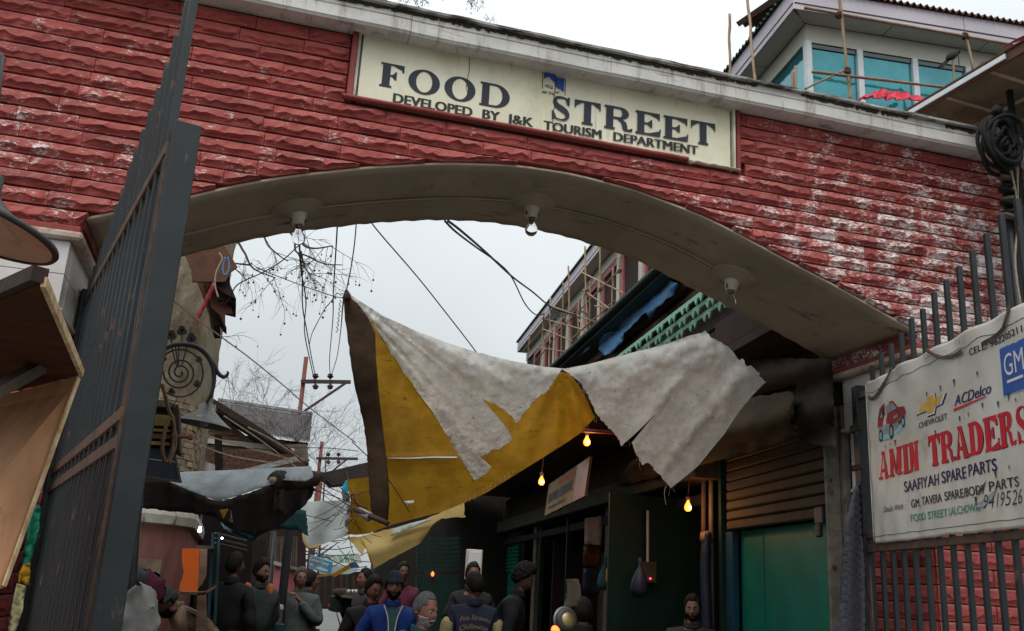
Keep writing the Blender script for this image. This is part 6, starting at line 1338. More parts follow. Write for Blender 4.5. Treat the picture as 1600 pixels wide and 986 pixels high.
# ---- setting: ground, lane paving
lane = MB(); LO = V3((.55, 5, 0)); la = math.atan2(*(at(510, 908, 20)-V3((0, 0, 0))).xy[:]) if False else R(4.2)
dl = V3((math.sin(la), math.cos(la), 0)); nl = V3((math.cos(la), -math.sin(la), 0))
c0 = at(505, 986, 1); f = lambda y: (EYE)/(-ray(505, y).z/ray(505, y).y) if ray(505, y).z < 0 else 40
LC = [V3((ray(x, y).x*f_/ray(x, y).y, f_, 0)) for x, y, f_ in [(x, y, EYE*ray(x, y).y/(-ray(x, y).z)) for x, y in ((505, 985), (507, 965), (503, 955))]]
P0c, P1c = LC[0], LC[1]; dl = (P1c-P0c).normalized(); nl = V3((dl.y, -dl.x, 0))
lp = thing('lane', None, None, P0c); lp['kind'] = 'structure'
pw = .62
for side in (-1, 1): MB().obox(P0c+dl*6+nl*side*(pw+.10)+V3((0, 0, .008)), dl*22, nl*.07, (0, 0, .03)).build('kerb', 'kerb', lp, bevel=.004)
k = -14.
rp = random.Random(8)
while k < 26:
    L_ = .62; MB().obox(P0c+dl*(k+L_/2)+V3((0, 0, .006+rp.uniform(-.003, .003))), dl*(L_/2-.018), nl*(pw-.02), (0, 0, .02)).build('paving_slab', 'paving', lp, bevel=.005); k += L_
g_ = MB(); g_.grid(lambda a, b: (-400+800*a, -400+800*b, 0), 8, 8)
tag(g_.build('ground', 'asphalt', origin=(0, 0, 0)), kind='structure')
tag(MB().box((-14, -16, -.02), (14, 5.0, .012)).build('bounce_forecourt', 'bounce_concrete', origin=(0, -5, 0)), kind='structure')  # unseen pale slab, added to bounce light up under the arch
# ================================================================== TARPAULINS OVER THE LANE
bt_t = thing('big_tarp', 'large torn white tarpaulin lined with yellow slung across the lane below the arch', 'tarp', at(541, 457, 7.4))
def dW(x, y):     # depth of the sheet: near at the right tip, folds fanning out from the peak
    r = math.hypot(x-541, y-457)+1; th = math.atan2(y-457, x-541)
    f = .05*math.sin(th*26+.4*math.sin(r*.02))*min(1, r/90)*max(0, 1-(x-541)/420)
    f += .020*math.sin(th*61+2)*min(1, r/60)*max(0, 1-(x-541)/360)
    g = .020*math.sin((x*.79+y*.61)*.19+1.6*nz(x, y, .010))*max(0, min(1, (x-960)/100))*max(0, min(1, (y-560)/60))
    rx = max(0, min(1, (x-900)/200)); g += .050*math.sin((x*.79+y*.61)*.095+1.5*nz(x, y, .010, 3))*rx*max(0, min(1, (y-545)/70))
    edge_roll = -.09*math.exp(-max(0, y-top_y(x))/9.)   # hem folded over the rope
    w_ = .028*nz(x, y, .014)+.014*nz(x, y, .05, 2)+.012*nz(x, y, .11, 5)+.006*nz(x, y, .25, 9)+.030*abs(nz(x+y*.4, y-x*.3, .03, 7))+.016*abs(nz(x-y*.5, y, .075, 3))
    return 7.9-.0024*(x-541)+f+g+w_+edge_roll+.0008*(y-600)
_tp = [(541, 457), (600, 494), (650, 517), (700, 536), (750, 552), (800, 564), (850, 573), (883, 576), (920, 569), (980, 553), (1040, 539), (1097, 523), (1112, 518), (1130, 535), (1150, 560), (1190, 590)]
def top_y(x):
    for a, b in zip(_tp, _tp[1:]):
        if a[0] <= x <= b[0]: return a[1]+(b[1]-a[1])*(x-a[0])/(b[0]-a[0])
    return 457
white = _tp[:10]+[(1040, 538), (1075, 525), (1097, 520)]+edge([(1102, 516), (1110, 527), (1122, 533), (1135, 540), (1147, 552), (1155, 563), (1160, 560), (1167, 573), (1173, 571), (1187, 583), (1186, 588), (1197, 597), (1190, 603)], 3, 1.2, 4)+[(1172, 622), (1155, 643), (1142, 662), (1132, 678), (1112, 702), (1092, 727), (1078, 739), (1062, 752), (1048, 763)]+edge([(1043, 756), (1034, 746), (1026, 738), (1018, 728), (1012, 723), (1005, 727), (995, 712), (991, 702), (987, 692)], 5, 1.3, 3)+[(1003, 672), (1026, 645), (1010, 661), (990, 680)]+edge([(975, 693), (972, 697), (968, 688), (960, 678), (945, 662), (930, 644), (925, 632), (920, 620), (910, 602), (900, 592), (888, 583)], 6, 1.3, 3)+edge([(878, 577), (868, 592), (858, 608), (852, 614), (838, 622), (828, 636), (815, 648), (812, 656), (806, 661)], 7, 1.6, 4)+edge([(800, 650), (788, 640), (770, 630), (753, 622)], 9, 1, 4)+[(770, 643), (785, 660), (797, 677), (801, 689)]+edge([(795, 691), (780, 702), (768, 703), (762, 709), (750, 714)], 12, 1, 4)+[(768, 729), (760, 740), (747, 748), (741, 750)]+[(712, 704), (675, 642), (637, 592), (600, 538), (575, 500), (556, 474)]
cloth('white_sheet', 'white_tarp', white, dW, bt_t, 4.5, solid=0)
def dY(x, y):
    r = math.hypot(x-541, y-457)+1; th = math.atan2(y-457, x-541)
    s = max(0, min(1, (x-800)/80)); cone = .035*math.sin(math.atan2(y-560, x-878)*18)*s
    return 8.25-.0008*(x-541)+.02*nz(x, y, .02)+.010*nz(x, y, .06, 4)+.02*math.sin(th*14)*min(1, r/120)+cone-.05*math.exp(-((y-716+(x-620)*.02)/3.)**2)*max(0, min(1, (740-x)/40))+.0006*(y-600)
yellow = [(578, 494), (590, 512), (640, 570), (700, 556), (753, 552), (800, 566), (850, 578), (874, 580), (890, 584)]+edge([(900, 596), (910, 612), (922, 636), (930, 652)], 2, 1.5, 4)+[(905, 678), (880, 695), (850, 714), (800, 745), (760, 770), (720, 788), (690, 800), (650, 810), (612, 820), (575, 834), (555, 836), (542, 834), (546, 812), (548, 780), (543, 760), (543, 750), (570, 746), (600, 744), (586, 600)]
cloth('yellow_sheet', 'yellow_tarp', yellow, dY, bt_t, 7, solid=0)
# fold highlight put in as a white tube, and a pale repair patch
mb = MB(); mb.tube([at(x, 716.5-(x-610)*.016+.4*math.sin(x*.1), dY(x, 716)-.03) for x in range(606, 716, 4)], [.002+.008*math.sin((i/27)*1.6) for i in range(28)], 5); mb.build('fold_highlight', 'ink_white', bt_t, smooth=True)
cloth('patch', 'ink_white', [(631, 783), (647, 782), (647, 787), (634, 788)], lambda x, y: dY(x, y)-.03, bt_t, 8)
# brown hem strip
def dH(x, y): return 7.7+.03*math.sin(y*.03)+.010*nz(x, y, .05)+.03*math.sin((x-560)*.12)+.0012*(y-600)
hem = edge([(537, 462), (539, 500), (548, 560), (556, 610), (568, 660), (573, 700), (577, 760), (579, 790), (583, 812)], 1, .8, 8)+[(596, 818), (606, 812), (608, 780), (606, 740), (602, 700), (592, 620), (587, 560), (586, 520), (576, 498), (558, 474), (546, 464)]
cloth('hem_strip', 'hem_brown', hem, dH, bt_t, 6, solid=.012)
MB().grid(lambda a, b: at(535+14*a, 452+16*b, 7.55)+V3((0, .06*math.sin(a*math.pi), 0)), 6, 5).v
c = at(542, 462, 7.5); MB().lathe([(0, .055), (.012, .045), (.030, .01), (.036, -.03), (.02, -.045), (0, -.05)], c, (-.15, 0, 1), 12).build('tied_peak', 'hem_brown', bt_t, smooth=True)
yb = [(578, 498), (590, 516), (612, 550), (650, 606), (690, 662), (715, 700), (741, 752)]
MB().tube(catmull([at(x-1.5, y, dW(x, y)+.02) for x, y in yb], 8), .009, 6).build('yellow_border', 'yellow_hem', bt_t, smooth=True)
# crease lines across the white cloth
rt = random.Random(17); mb = MB()
for a, b in (((690, 640), (745, 590)), ((730, 660), (790, 600)), ((712, 612), (770, 560)), ((640, 520), (660, 505)), ((1045, 660), (1070, 640)), ((1035, 668), (1050, 655)), ((980, 610), (1000, 600))):
    mb.tube([at(a[0]+(b[0]-a[0])*k/8+rt.uniform(-1, 1), a[1]+(b[1]-a[1])*k/8, dW(a[0]+(b[0]-a[0])*k/8, a[1]+(b[1]-a[1])*k/8)-.008) for k in range(9)], .0022, 4)

mb = MB()
for k in range(46):
    x, y = rt.choice([(976, 694), (1046, 762), (1000, 722), (815, 648), (840, 622), (930, 652), (1190, 596), (766, 706), (920, 612)]); x += rt.uniform(-9, 9); y += rt.uniform(-8, 3)
    p = at(x, y, dW(x, y)); mb.tube([p, p+V3((rt.uniform(-.02, .02), 0, -rt.uniform(.01, .05)))], .0014, 3)
for k in range(18): x = 722+k*6.6; y = 783-(x-722)*.62; p = at(x, y, 8.1); mb.tube([p, p+V3((rt.uniform(-.01, .01), 0, -rt.uniform(.02, .06)))], .0022, 3)
p = at(1040, 760, 6.75); mb.tube(catmull([p, p+V3((-.01, 0, -.06)), p+V3((.005, 0, -.14))], 5), .003, 4)
tag(mb.build('frayed_thread', 'rope', bt_t), kind='stuff')
# second pair of tarps
t = thing('pale_tarp', 'pale yellow tarpaulin folded below the big yellow one and tied to a pole', 'tarp', at(560, 840, 9))
dP = lambda x, y: 8.9+.05*math.sin((x*.4+y)*.09)+.03*nz(x, y, .04)
cloth('sheet', 'pale_tarp', edge([(540, 840), (565, 838), (600, 828), (640, 822), (690, 800), (726, 780), (725, 803), (728, 808), (690, 810), (676, 820), (657, 849), (620, 868), (584, 889), (578, 870), (572, 850), (566, 870), (552, 850)], 3, .8, 6), dP, t, 6, solid=0)
cloth('sheet_fold', 'cool_tarp', [(614, 826), (640, 818), (664, 812), (676, 812), (640, 826), (610, 838)], lambda x, y: dP(x, y)-.06, t, 6)
cloth('sheet_underside', 'yellow_tarp', [(690, 812), (676, 822), (658, 848), (655, 838), (660, 826), (680, 812)], lambda x, y: dP(x, y)+.02, t, 6)
MB().tube(catmull([at(x, y, dP(x, y)-.03) for x, y in ((563, 842), (570, 850), (576, 866), (583, 887))], 5), .008, 5).build('seam', 'yellow_hem', t)
t = thing('white_cloth_canopy', 'small off-white tarpaulin with yellow hem strung below the grey awning', 'tarp', at(470, 800, 8.6))
dC = lambda x, y: 8.7+.03*math.sin(x*.11+y*.04)+.02*nz(x, y, .05)
cloth('sheet', 'cool_tarp', [(468, 787), (474, 784), (528, 782), (545, 780), (548, 800), (547, 835), (525, 843), (500, 852), (488, 858), (480, 856), (473, 845), (470, 820), (466, 800)], dC, t, 6, solid=0)
MB().tube(catmull([at(x, y, dC(x, y)-.02) for x, y in ((468, 800), (472, 820), (476, 846), (484, 856), (500, 852))], 6), .012, 6).build('hem', 'pale_tarp', t, smooth=True)
t = thing('tied_bundle', 'white plastic twisted round the tarp pole with a cyan scrap at its top', 'bundle', at(545, 830, 8.4))
cloth('scrap', 'cyan_cloth', edge([(541, 750), (545, 756), (545, 772), (533, 772), (534, 762)], 1, 1, 4), lambda x, y: 8.4, t, 4)
cloth('strip', 'cool_tarp', edge([(534, 772), (545, 770), (548, 790), (545, 812), (548, 826), (540, 834), (538, 810), (543, 795), (536, 782)], 2, 1, 4), lambda x, y: 8.4+.03*math.sin(y*.3), t, 5)
MB().tube([at(555, 796, 7.9), at(606, 818, 7.65)], .022, 8).build('pole', 'pole_dark', t, smooth=True)
MB().tube([at(560, 798, 7.9), at(578, 808, 7.8)], [.03, .038], 10).build('wrapping', 'cool_tarp', t, smooth=True)
mb = MB(); rq = random.Random(3)
for k in range(26):
    p = at(rq.uniform(536, 560), rq.uniform(770, 812), 8.2); q = at(rq.uniform(470, 600), rq.uniform(735, 850), 8.4+rq.uniform(-.2, .4)); mb.tube(sag(p, q, .03, 5), .0028, 3)
tag(mb.build('tangled_cord', 'wire_red', None), 'tangle of thin cords round the tied plastic bundle', 'cord')
mb = MB()
for k in range(22):
    p = at(rq.uniform(492, 560), rq.uniform(838, 874), 20+rq.uniform(-3, 3)); mb.tube(sag(p, p+V3((rq.uniform(-1.5, 1.5), 0, rq.uniform(-.5, .5))), .1, 4), .010, 3)
tag(mb.build('distant_wires', 'wire', None), 'distant jumble of overhead wires and twigs over the far lane', 'wires', kind='stuff')
# ================================================================== PEOPLE
def skin_mesh(chains, sub=1):
    """chains: list of (points, radii) sharing joints by position; grown with a Skin modifier"""
    vs, es, rs = [], [], []
    def idx(p, r):
        for i, q in enumerate(vs):
            if (q-p).length < 1e-4: return i
        vs.append(p); rs.append(r); return len(vs)-1
    for pts, rad in chains:
        ids = [idx(V3(p), r) for p, r in zip(pts, rad)]
        es += list(zip(ids, ids[1:]))
    me = bpy.data.meshes.new('s'); me.from_pydata(vs, es, []); o = bpy.data.objects.new('s', me); COL.objects.link(o)
    o.modifiers.new('skin', 'SKIN')
    for i, r in enumerate(rs):
        r = r if hasattr(r, '__len__') else (r, r); me.skin_vertices[0].data[i].radius = r; me.skin_vertices[0].data[i].use_root = (i == 0)
    ss = o.modifiers.new('sub', 'SUBSURF'); ss.levels = sub; ss.render_levels = sub
    bpy.context.view_layer.update(); ev = o.evaluated_get(bpy.context.evaluated_depsgraph_get()); m2 = bpy.data.meshes.new_from_object(ev)
    mb = MB(); mb.add([v.co.copy() for v in m2.vertices], [tuple(p.vertices) for p in m2.polygons])
    bpy.data.objects.remove(o); bpy.data.meshes.remove(m2); bpy.data.meshes.remove(me); return mb
def gs(x, s): return math.exp(-(x/s)**2)
def head_fn(th, ph, fat=0.):   # th azimuth (0 = face, -y), ph -90..90 ; point of an adult head, centre at eye level
    ct, st_ = math.cos(th), math.sin(th); cp_, sp__ = math.cos(ph), math.sin(ph)
    x = .074*cp_*st_; y = -.096*cp_*ct+.008; z = .125*sp__
    if z < 0: x *= 1-.42*(-z/.125)**1.6; y = y*(1-.10*(-z/.125)**2)-.012*(-z/.125) if y < 0 else y*(1-.5*(-z/.125)**1.3)
    f = max(0, ct)*cp_
    if ct > 0:
        ax = x
        y -= .024*gs(ax, .012)*gs(z+.020, .022)+.010*gs(ax, .010)*gs(z-.002, .02)       # nose
        y -= .007*gs(z-.024, .010)*gs(ax, .045)                                            # brow
        y += .010*gs(abs(ax)-.032, .014)*gs(z-.004, .012)                                  # eye sockets
        y -= .006*gs(ax, .022)*(gs(z+.058, .006)+gs(z+.070, .007))-.004*gs(ax, .024)*gs(z+.064, .003)   # lips
        y -= .008*gs(ax, .02)*gs(z+.098, .016)                                             # chin
        y -= .004*gs(abs(ax)-.042, .016)*gs(z+.025, .02)                                   # cheeks
    return V3((x, y, z))
def ears():
    mb = MB()
    for s in (-1, 1): mb.add(*(lambda q: (q.v, q.f))(MB().grid(lambda a, b: V3((s*(.072+.012*math.sin(a*math.pi)*(.4+.6*math.sin(b*math.pi))), .012+.016*math.cos(b*2*math.pi)*math.sin(a*math.pi*.9+.2)+.006, -.008+.030*math.sin(b*2*math.pi)*math.sin(a*math.pi*.9+.2)*(1 if math.sin(b*2*math.pi) > 0 else .8))), 5, 12)))
    return mb
def hand_pts(w, d, up, curl=.5, side=1):
    """five skinned finger chains off a palm: w wrist, d direction to the fingers, up palm normal"""
    d = V3(d).normalized(); n = (V3(up)-d*V3(up).dot(d)).normalized(); s = d.cross(n)*side; w = V3(w); ch = []
    pm = w+d*.045; ch.append(([w, pm], [(.024, .02), (.030, .016)]))
    for k, (o, ln) in enumerate(((-.027, .070), (-.009, .078), (.009, .074), (.026, .058))):
        b = w+d*.085+s*o; c = curl*(1+.12*k); p1 = b+(d*math.cos(c*.6)-n*math.sin(c*.6))*ln*.45; p2 = p1+(d*math.cos(c*1.5)-n*math.sin(c*1.5))*ln*.32; p3 = p2+(d*math.cos(c*2.3)-n*math.sin(c*2.3))*ln*.23
        ch.append(([pm, b, p1, p2, p3], [(.030, .016), .0095, .0088, .0080, .0068]))
    t0 = w+d*.03-s*.022; t1 = t0+(d*.6-s*.7-n*.2).normalized()*.035; t2 = t1+(d*.9-s*.25-n*.35).normalized()*.028
    ch.append(([w, t0, t1, t2], [(.024, .02), .013, .011, .009])); return ch
def person(label, head, yaw, H=1.70, skin='skin_tan', top='coat_black', bottom='trouser', hair='hair_black', style='short', hat=None, beard=None, pose=None, girth=1., robe=False, turn=(0, 0, 0), group=None, extra=None, arms=None, lean=None, hunch=0.):
    """head: eye-level point in the world; yaw in degrees, 0 looks along -y towards the camera, + turns to +x"""
    E = H*.935
    hp_ = V3(head); zoff = hp_.z-E
    rot = Matrix.Rotation(R(yaw), 3, 'Z'); bx, by = hp_.x, hp_.y
    lean = lean or (0, 0, 0)
    Lz = V3((0, 0, 0)); s = H/1.70
    foot = V3((bx, by, 0))
    t = thing('person', label, 'person', foot, group)
    # local joints (z from the ground); leaning moves the upper body
    l_ = V3(lean)
    pel = V3((0, .03, .93*s)); ch1 = V3((0, .02, 1.15*s)); ch2 = V3((0, .015, 1.36*s)); nk = V3((0, .02, 1.45*s)); nk2 = V3((0, .005, 1.53*s)); hd = V3((0, 0, E))
    if l_.length: 
        k = lambda p, f: p+l_*f
        ch1, ch2, nk, nk2 = k(ch1, .35), k(ch2, .75), k(nk, .9), k(nk2, .97); hd = hd+l_; hv = V3((0, 0, hunch)); ch1 += hv*.6; ch2 += hv; nk += hv; nk2 += hv*.7
    dz = hp_.z-hd.z                                   # ground slope / stoop absorbed in the legs
    off = -V3((hd.x, hd.y, 0))
    def Wp(p, f=1.): p = V3(p); q = rot@(p+off); return V3((bx+q.x, by+q.y, p.z+dz*min(1, max(0, p.z/ (.9*s)))))
    sh_w = .185*s*girth**.5; arms = arms or {}
    A = {}
    for sd, nm in ((-1, 'r'), (1, 'l')):
        S = ch2+V3((sd*sh_w*.93, .01, -.005*s)); e = V3(arms.get(nm+'e', (sd*.25*s, .04, 1.10*s))); w_ = V3(arms.get(nm+'w', (sd*.25*s, -.06, .86*s)))
        if l_.length and nm+'e' not in arms: e += l_*.75; w_ += l_*.75
        A[nm] = (S, e, w_, sd)
    legs = []
    for sd in (-1, 1):
        legs.append(([pel, pel+V3((sd*.09*s, 0, -.03)), V3((sd*.10*s, -.01+.04*sd, .50*s)), V3((sd*.10*s, .03+.05*sd, .09*s)), V3((sd*.11*s, -.10+.05*sd, .04*s))], [(.13, .10), (.085, .085), (.055, .058), (.038, .04), (.035, .03)]))
    W = lambda c: [([Wp(p) for p in a], r) for a, r in c]
    # body: one continuous surface, head included
    chains = [([pel, ch1, ch2, nk, nk2, nk2+(hd-nk2)*.5], [(.12, .09), (.11, .075), (.085, .060), .045, .046, .050])]+legs
    for nm in 'rl':
        S, e, w_, sd = A[nm]; chains.append(([ch2, S+V3((0, .01, -.02)), e, w_], [(.085, .060), .038, .034, .026]))
        d = (w_-e).normalized(); chains += [([p for p in a], r) for a, r in hand_pts(w_, d, (sd*.9, .2, .1), arms.get('curl', .55), sd)]
    body = skin_mesh(W(chains), 1)
    hr = Matrix.Rotation(R(turn[0]), 3, 'Z')@Matrix.Rotation(R(turn[1]), 3, 'X')@Matrix.Rotation(R(turn[2]), 3, 'Y')
    hc_ = Wp(hd); hs_ = s*.93
    HT = lambda p: hc_+rot@(hr@(p*hs_))
    mb = MB(); mb.grid(lambda a, b: head_fn(a*2*math.pi-math.pi, (b-.5)*math.pi), 48, 36); er = ears(); mb.add(er.v, er.f)
    body.add([HT(p) for p in mb.v], mb.f)
    body.build('body', skin, t, smooth=True)
    # eyes and brows
    for sd in (-1, 1):
        MB().lathe([(0, -.0115), (.0075, -.0085), (.0095, 0), (.008, .007), (0, .0115)], HT(V3((sd*.031, -.0700, .003))), (0, 1, 0), 10).build('eye', 'eye_white', t, smooth=True)
        p = HT(V3((sd*.031, -.0812, .003))); MB().lathe([(0, -.004), (.0052, 0), (0, .003)], p, HT(V3((sd*.031, -.2, .003)))-p, 8).build('iris', 'hair_black', t)
        MB().tube([HT(head_fn(math.atan2(x, .08), ph_)*1.015) for x, ph_ in ((sd*.014, .19), (sd*.03, .235), (sd*.05, .19))], .0042, 5).build('eyebrow', 'hair_grey' if hair == 'hair_grey' else 'hair_black', t, smooth=True)
    MB().tube([HT(V3((x, -.090-.006*gs(x, .02), -.064+.002*abs(x)/.02))) for x in (-.022, -.008, .008, .022)], .0022, 4).build('mouth', 'ink_maroon', t)
    # hair / hat / beard : shells standing off the same head
    def shell(nm, m_, test, thick, rough=.004, nu=56, nv=44):
        mb = MB(); P = {}
        for j in range(nv+1):
            for i in range(nu+1):
                th = i/nu*2*math.pi-math.pi; ph = (j/nv-.5)*math.pi; P[i, j] = (th, ph, head_fn(th, ph))
        vid = {}
        for j in range(nv):
            for i in range(nu):
                c = P[i, j][2]
                if all(test(*P[a, b]) for a, b in ((i, j), (i+1, j), (i, j+1), (i+1, j+1))):
                    ids = []
                    for a, b in ((i, j), (i+1, j), (i+1, j+1), (i, j+1)):
                        if (a, b) not in vid:
                            th, ph, p = P[a, b]; n = V3((p.x/.074**2, p.y/.096**2, p.z/.125**2)).normalized(); k = thick(th, ph, p) if callable(thick) else thick
                            vid[a, b] = len(mb.v); mg = test(th, ph, p, True) if nm == 'hair' else 1; mb.v.append(HT(p+n*(k*min(1, max(.12, mg/.030))+rough*nz(p.x*170, p.y*170, 1, p.z*60))))
                        ids.append(vid[a, b])
                    mb.f.append(ids)
        if mb.f: mb.build(nm, m_, t, smooth=True, solid=.004)
    def hairline(th, ph, p, mg=False):
        a = abs(th); lim = .078+.006*nz(th*9, 3) if a < .75 else (.070-(a-.75)*.14 if a < 1.3 else (-.006-(a-1.3)*.12 if a < 1.9 else -.078)); return p.z-lim if mg else p.z > lim
    if style == 'short': shell('hair', hair, hairline, lambda th, ph, p: .009+.010*max(0, p.z/.125)**2+(.008*max(0, .5+nz(p.x*40, p.z*40)) if abs(th) < 1.2 else 0), .005)
    if style == 'thin': shell('hair', hair, lambda th, ph, p, mg=False: (p.z-(.085 if abs(th) < .8 else (.04 if abs(th) < 1.3 else (-.01 if abs(th) < 1.75 else -.07)))) if mg else p.z > (.085 if abs(th) < .8 else (.04 if abs(th) < 1.3 else (-.01 if abs(th) < 1.75 else -.07))), .007, .004)
    if style == 'curly': shell('hair', hair, hairline, lambda th, ph, p: .022+.02*max(0, p.z/.125), .018)
    if hat:
        shell('beanie', hat, lambda th, ph, p: p.z > (.030 if abs(th) < 1.2 else .0 if abs(th) < 1.8 else -.03), lambda th, ph, p: .016+.018*max(0, p.z/.125)**2, .003)
        shell('beanie_cuff', hat, lambda th, ph, p: (.030 if abs(th) < 1.2 else .0 if abs(th) < 1.8 else -.03) < p.z < (.068 if abs(th) < 1.2 else .04), .026, .004)
    if beard:
        full = beard[1] == 'full'
        shell('beard', beard[0], lambda th, ph, p: abs(th) < 1.75 and ((p.z < -.070 and abs(th) < 1.5) or (p.z < -.03 and .55 < abs(th) < 1.5) or (full and p.z < -.05 and abs(th) < .6 and not (-.072 < p.z < -.056 and abs(p.x) < .02))), .010 if full else .006, .008)
    if beard or extra == 'moustache':
        mcol = beard[0] if beard else hair
        MB().tube([HT(V3((x, -.098-.006*gs(x, .02)+abs(x)*.35, -.052-abs(x)*.30))) for x in (-.032, -.018, 0, .018, .032)], [.003, .0065, .006, .0065, .003], 6).build('moustache', mcol, t, smooth=True)
    # clothes
    g = girth
    cw = [([pel+V3((0, 0, -.02 if not robe else 0)), ch1, ch2, nk+V3((0, 0, -.01))], [(.165*g, .13*g), (.165*g, .13*g), (.135*g, .105*g), .068])]
    if robe: cw[0] = ([V3((0, .03, .38*s)), V3((0, .03, .65*s)), pel, ch1, ch2, nk+V3((0, 0, -.01))], [(.27*g, .20*g), (.25*g, .19*g), (.22*g, .17*g), (.20*g, .15*g), (.145*g, .115*g), .068])
    for nm in 'rl':
        S, e, w_, sd = A[nm]; k = 1.18 if robe else 1.; cw.append(([ch2, S, e, e.lerp(w_, .92)], [(.135*g, .105*g), .074*k, .062*k, .048*k]))
    gm_ = skin_mesh(W(cw), 2)
    for i, p in enumerate(gm_.v): gm_.v[i] = p+V3((nz(p.x*9, p.z*7, 1, p.y*9), nz(p.y*9, p.z*8, 1, 5), 0))*.022+V3((nz(p.x*25, p.z*22, 1, 2), nz(p.y*25, p.z*24), 0))*.010
    gm_.build('robe' if robe else 'jacket', top, t, smooth=True)
    # collar
    MB().grid(lambda a, b: Wp(nk+V3((.074*math.cos(a*2*math.pi)*(1-.12*b), .010+.070*math.sin(a*2*math.pi)*(1-.12*b), -.035+.075*b-(.03*gs(math.sin(a*2*math.pi)+1, .5)*b)))), 24, 3).build('collar', top, t, smooth=True, solid=.010)
    tr = skin_mesh(W([(a[:4], [(.16*g, .12*g), .10, .075, .065]) for a, r in legs]), 1); tr.build('trousers', bottom, t, smooth=True)
    for sd in (-1, 1): MB().obox(Wp(V3((sd*.11*s, -.05+.05*sd, .035))), rot@V3((.045, 0, 0)), rot@V3((0, .13, 0)), (0, 0, .035)).build('shoe', 'shoe', t, bevel=.02)
    return t, Wp, HT, dict(pel=pel, ch1=ch1, ch2=ch2, nk=nk, A=A, s=s, rot=rot)
def front_strip(t, Wp, J, m_, x0, x1, z0, z1, y, name='strip', th=.012):
    s = J['s']; MB().grid(lambda a, b: Wp(V3((x0+(x1-x0)*a, y-.0, z0+(z1-z0)*b))), 3, 8).build(name, m_, t, smooth=True, solid=th)
# 1 the stooping man
person('stooping man in a brown jacket and dark green beanie at the lower left', at(257, 942, 8.3), -72, 1.66, 'skin_dark', 'coat_brown', 'trouser', style=None, hat='beanie_green', beard=('hair_black', 'full'), turn=(0, 42, 0), lean=(0, -.52, -.12), hunch=.10, girth=1.15, arms=dict(re=(-.34, .10, 1.02), rw=(-.28, -.22, .92), le=(.34, .04, 1.03), lw=(.25, -.25, .90)))
# 2 dark figure behind
person('man all in black seen from behind by the dark stall', at(368, 884, 10.2), 150, 1.74, 'skin_dark', 'coat_black', 'coat_black', style='short', turn=(-30, 0, 0))
# 3 young man, orange yoke
t, Wp, HT, J = person('young bearded man in a dark gilet with orange shoulders glancing sideways', at(409, 892, 10.5), 25, 1.70, 'skin_tan', 'vest_dark', 'jeans', style='short', beard=('hair_black', 'full'), turn=(20, 12, 0), arms=dict(re=(-.26, .10, 1.12), rw=(-.20, .20, .92), le=(.26, .12, 1.12), lw=(.16, .22, .92)))
S, e, w_, sd = J['A']['r']; 
for nm in 'rl':
    S, e, w_, sd = J['A'][nm]; skin_mesh([([Wp(S), Wp(e), Wp(e.lerp(w_, .95))], [.088, .070, .050])], 1).build('sleeve', 'sleeve_grey', t, smooth=True)
    skin_mesh([([Wp(J['ch2']+V3((sd*.06, 0, .035))), Wp(S+V3((0, 0, .012)))], [(.07, .125), (.09, .10)])], 1).build('shoulder_panel', 'vest_orange', t, smooth=True)
# 4 grey robe man
person('grey-haired man with a moustache in a long grey pheran holding his collar', at(470, 904, 11.8), -10, 1.72, 'skin_tan', 'coat_grey', 'coat_grey', hair='hair_grey', style='short', extra='moustache', robe=True, girth=1.1, turn=(20, 0, 0), arms=dict(le=(.26, -.06, 1.10), lw=(.02, -.20, 1.38), re=(-.30, .0, 1.10), rw=(-.30, -.08, .86), curl=1.0))
# 5 man behind in profile
person('man in a charcoal coat in profile behind the grey pheran', at(487, 908, 13.2), 100, 1.70, 'skin_tan', 'coat_charcoal', 'trouser', style='short')
# 6 man in black
person('man in a black coat looking down left of the blue jacket', at(583, 920, 9.3), 5, 1.68, 'skin_red', 'coat_black', 'trouser', style='short', extra='moustache', turn=(20, 20, 0), girth=1.08)
# 7 blue jacket
t, Wp, HT, J = person('bearded man in a royal blue quilted jacket and knitted navy beanie', at(616, 917, 9.0), -6, 1.70, 'skin_tan', 'jacket_blue', 'trouser', style=None, hat='beanie_navy', beard=('hair_black', 'full'), girth=1.08, arms=dict(re=(-.30, .02, 1.12), rw=(-.30, -.16, .92)))
s_ = J['s']
for sd in (-1, 1): MB().tube(catmull([Wp(V3((sd*.085, -.105, 1.43*s_))), Wp(V3((sd*.045, -.135, 1.33*s_))), Wp(V3((sd*.028, -.150, 1.20*s_))), Wp(V3((sd*.02, -.155, 1.0*s_)))], 5), .006, 5).build('zip', 'porcelain', t)
MB().grid(lambda a, b: Wp(V3(((a-.5)*.06*(1+.5*b), -.150+.035*max(0, b-.5)*2, (1.0+.40*b)*s_))), 3, 6).build('shirt', 'shirt_teal', t, smooth=True)
MB().obox(Wp(V3((.10, -.148, 1.22*s_))), V3((.028, 0, .0)), V3((0, .006, 0)), V3((0, 0, .003))).build('chest_logo', 'ink_grey', t)
for z in [1.0+.045*k for k in range(9)]:
    pass
# 8 old man
person('old man with grey hair and a white beard at the front of the crowd', at(665, 953, 6.4), 30, 1.62, 'skin_red', 'jacket_teal', 'trouser', hair='hair_grey', style='thin', beard=('beard_grey', 'full'), turn=(10, 12, 0), girth=1.05)
# 9, 10 faces behind
person('man in half profile behind the man in the black coat', at(570, 905, 11.5), -70, 1.66, 'skin_red', 'coat_charcoal', 'trouser', style='short')
person('man in a maroon jumper standing dim in the background beside the shutters', at(630, 894, 12.5), 5, 1.72, 'skin_dark', 'shirt_pink', 'trouser', style='short')
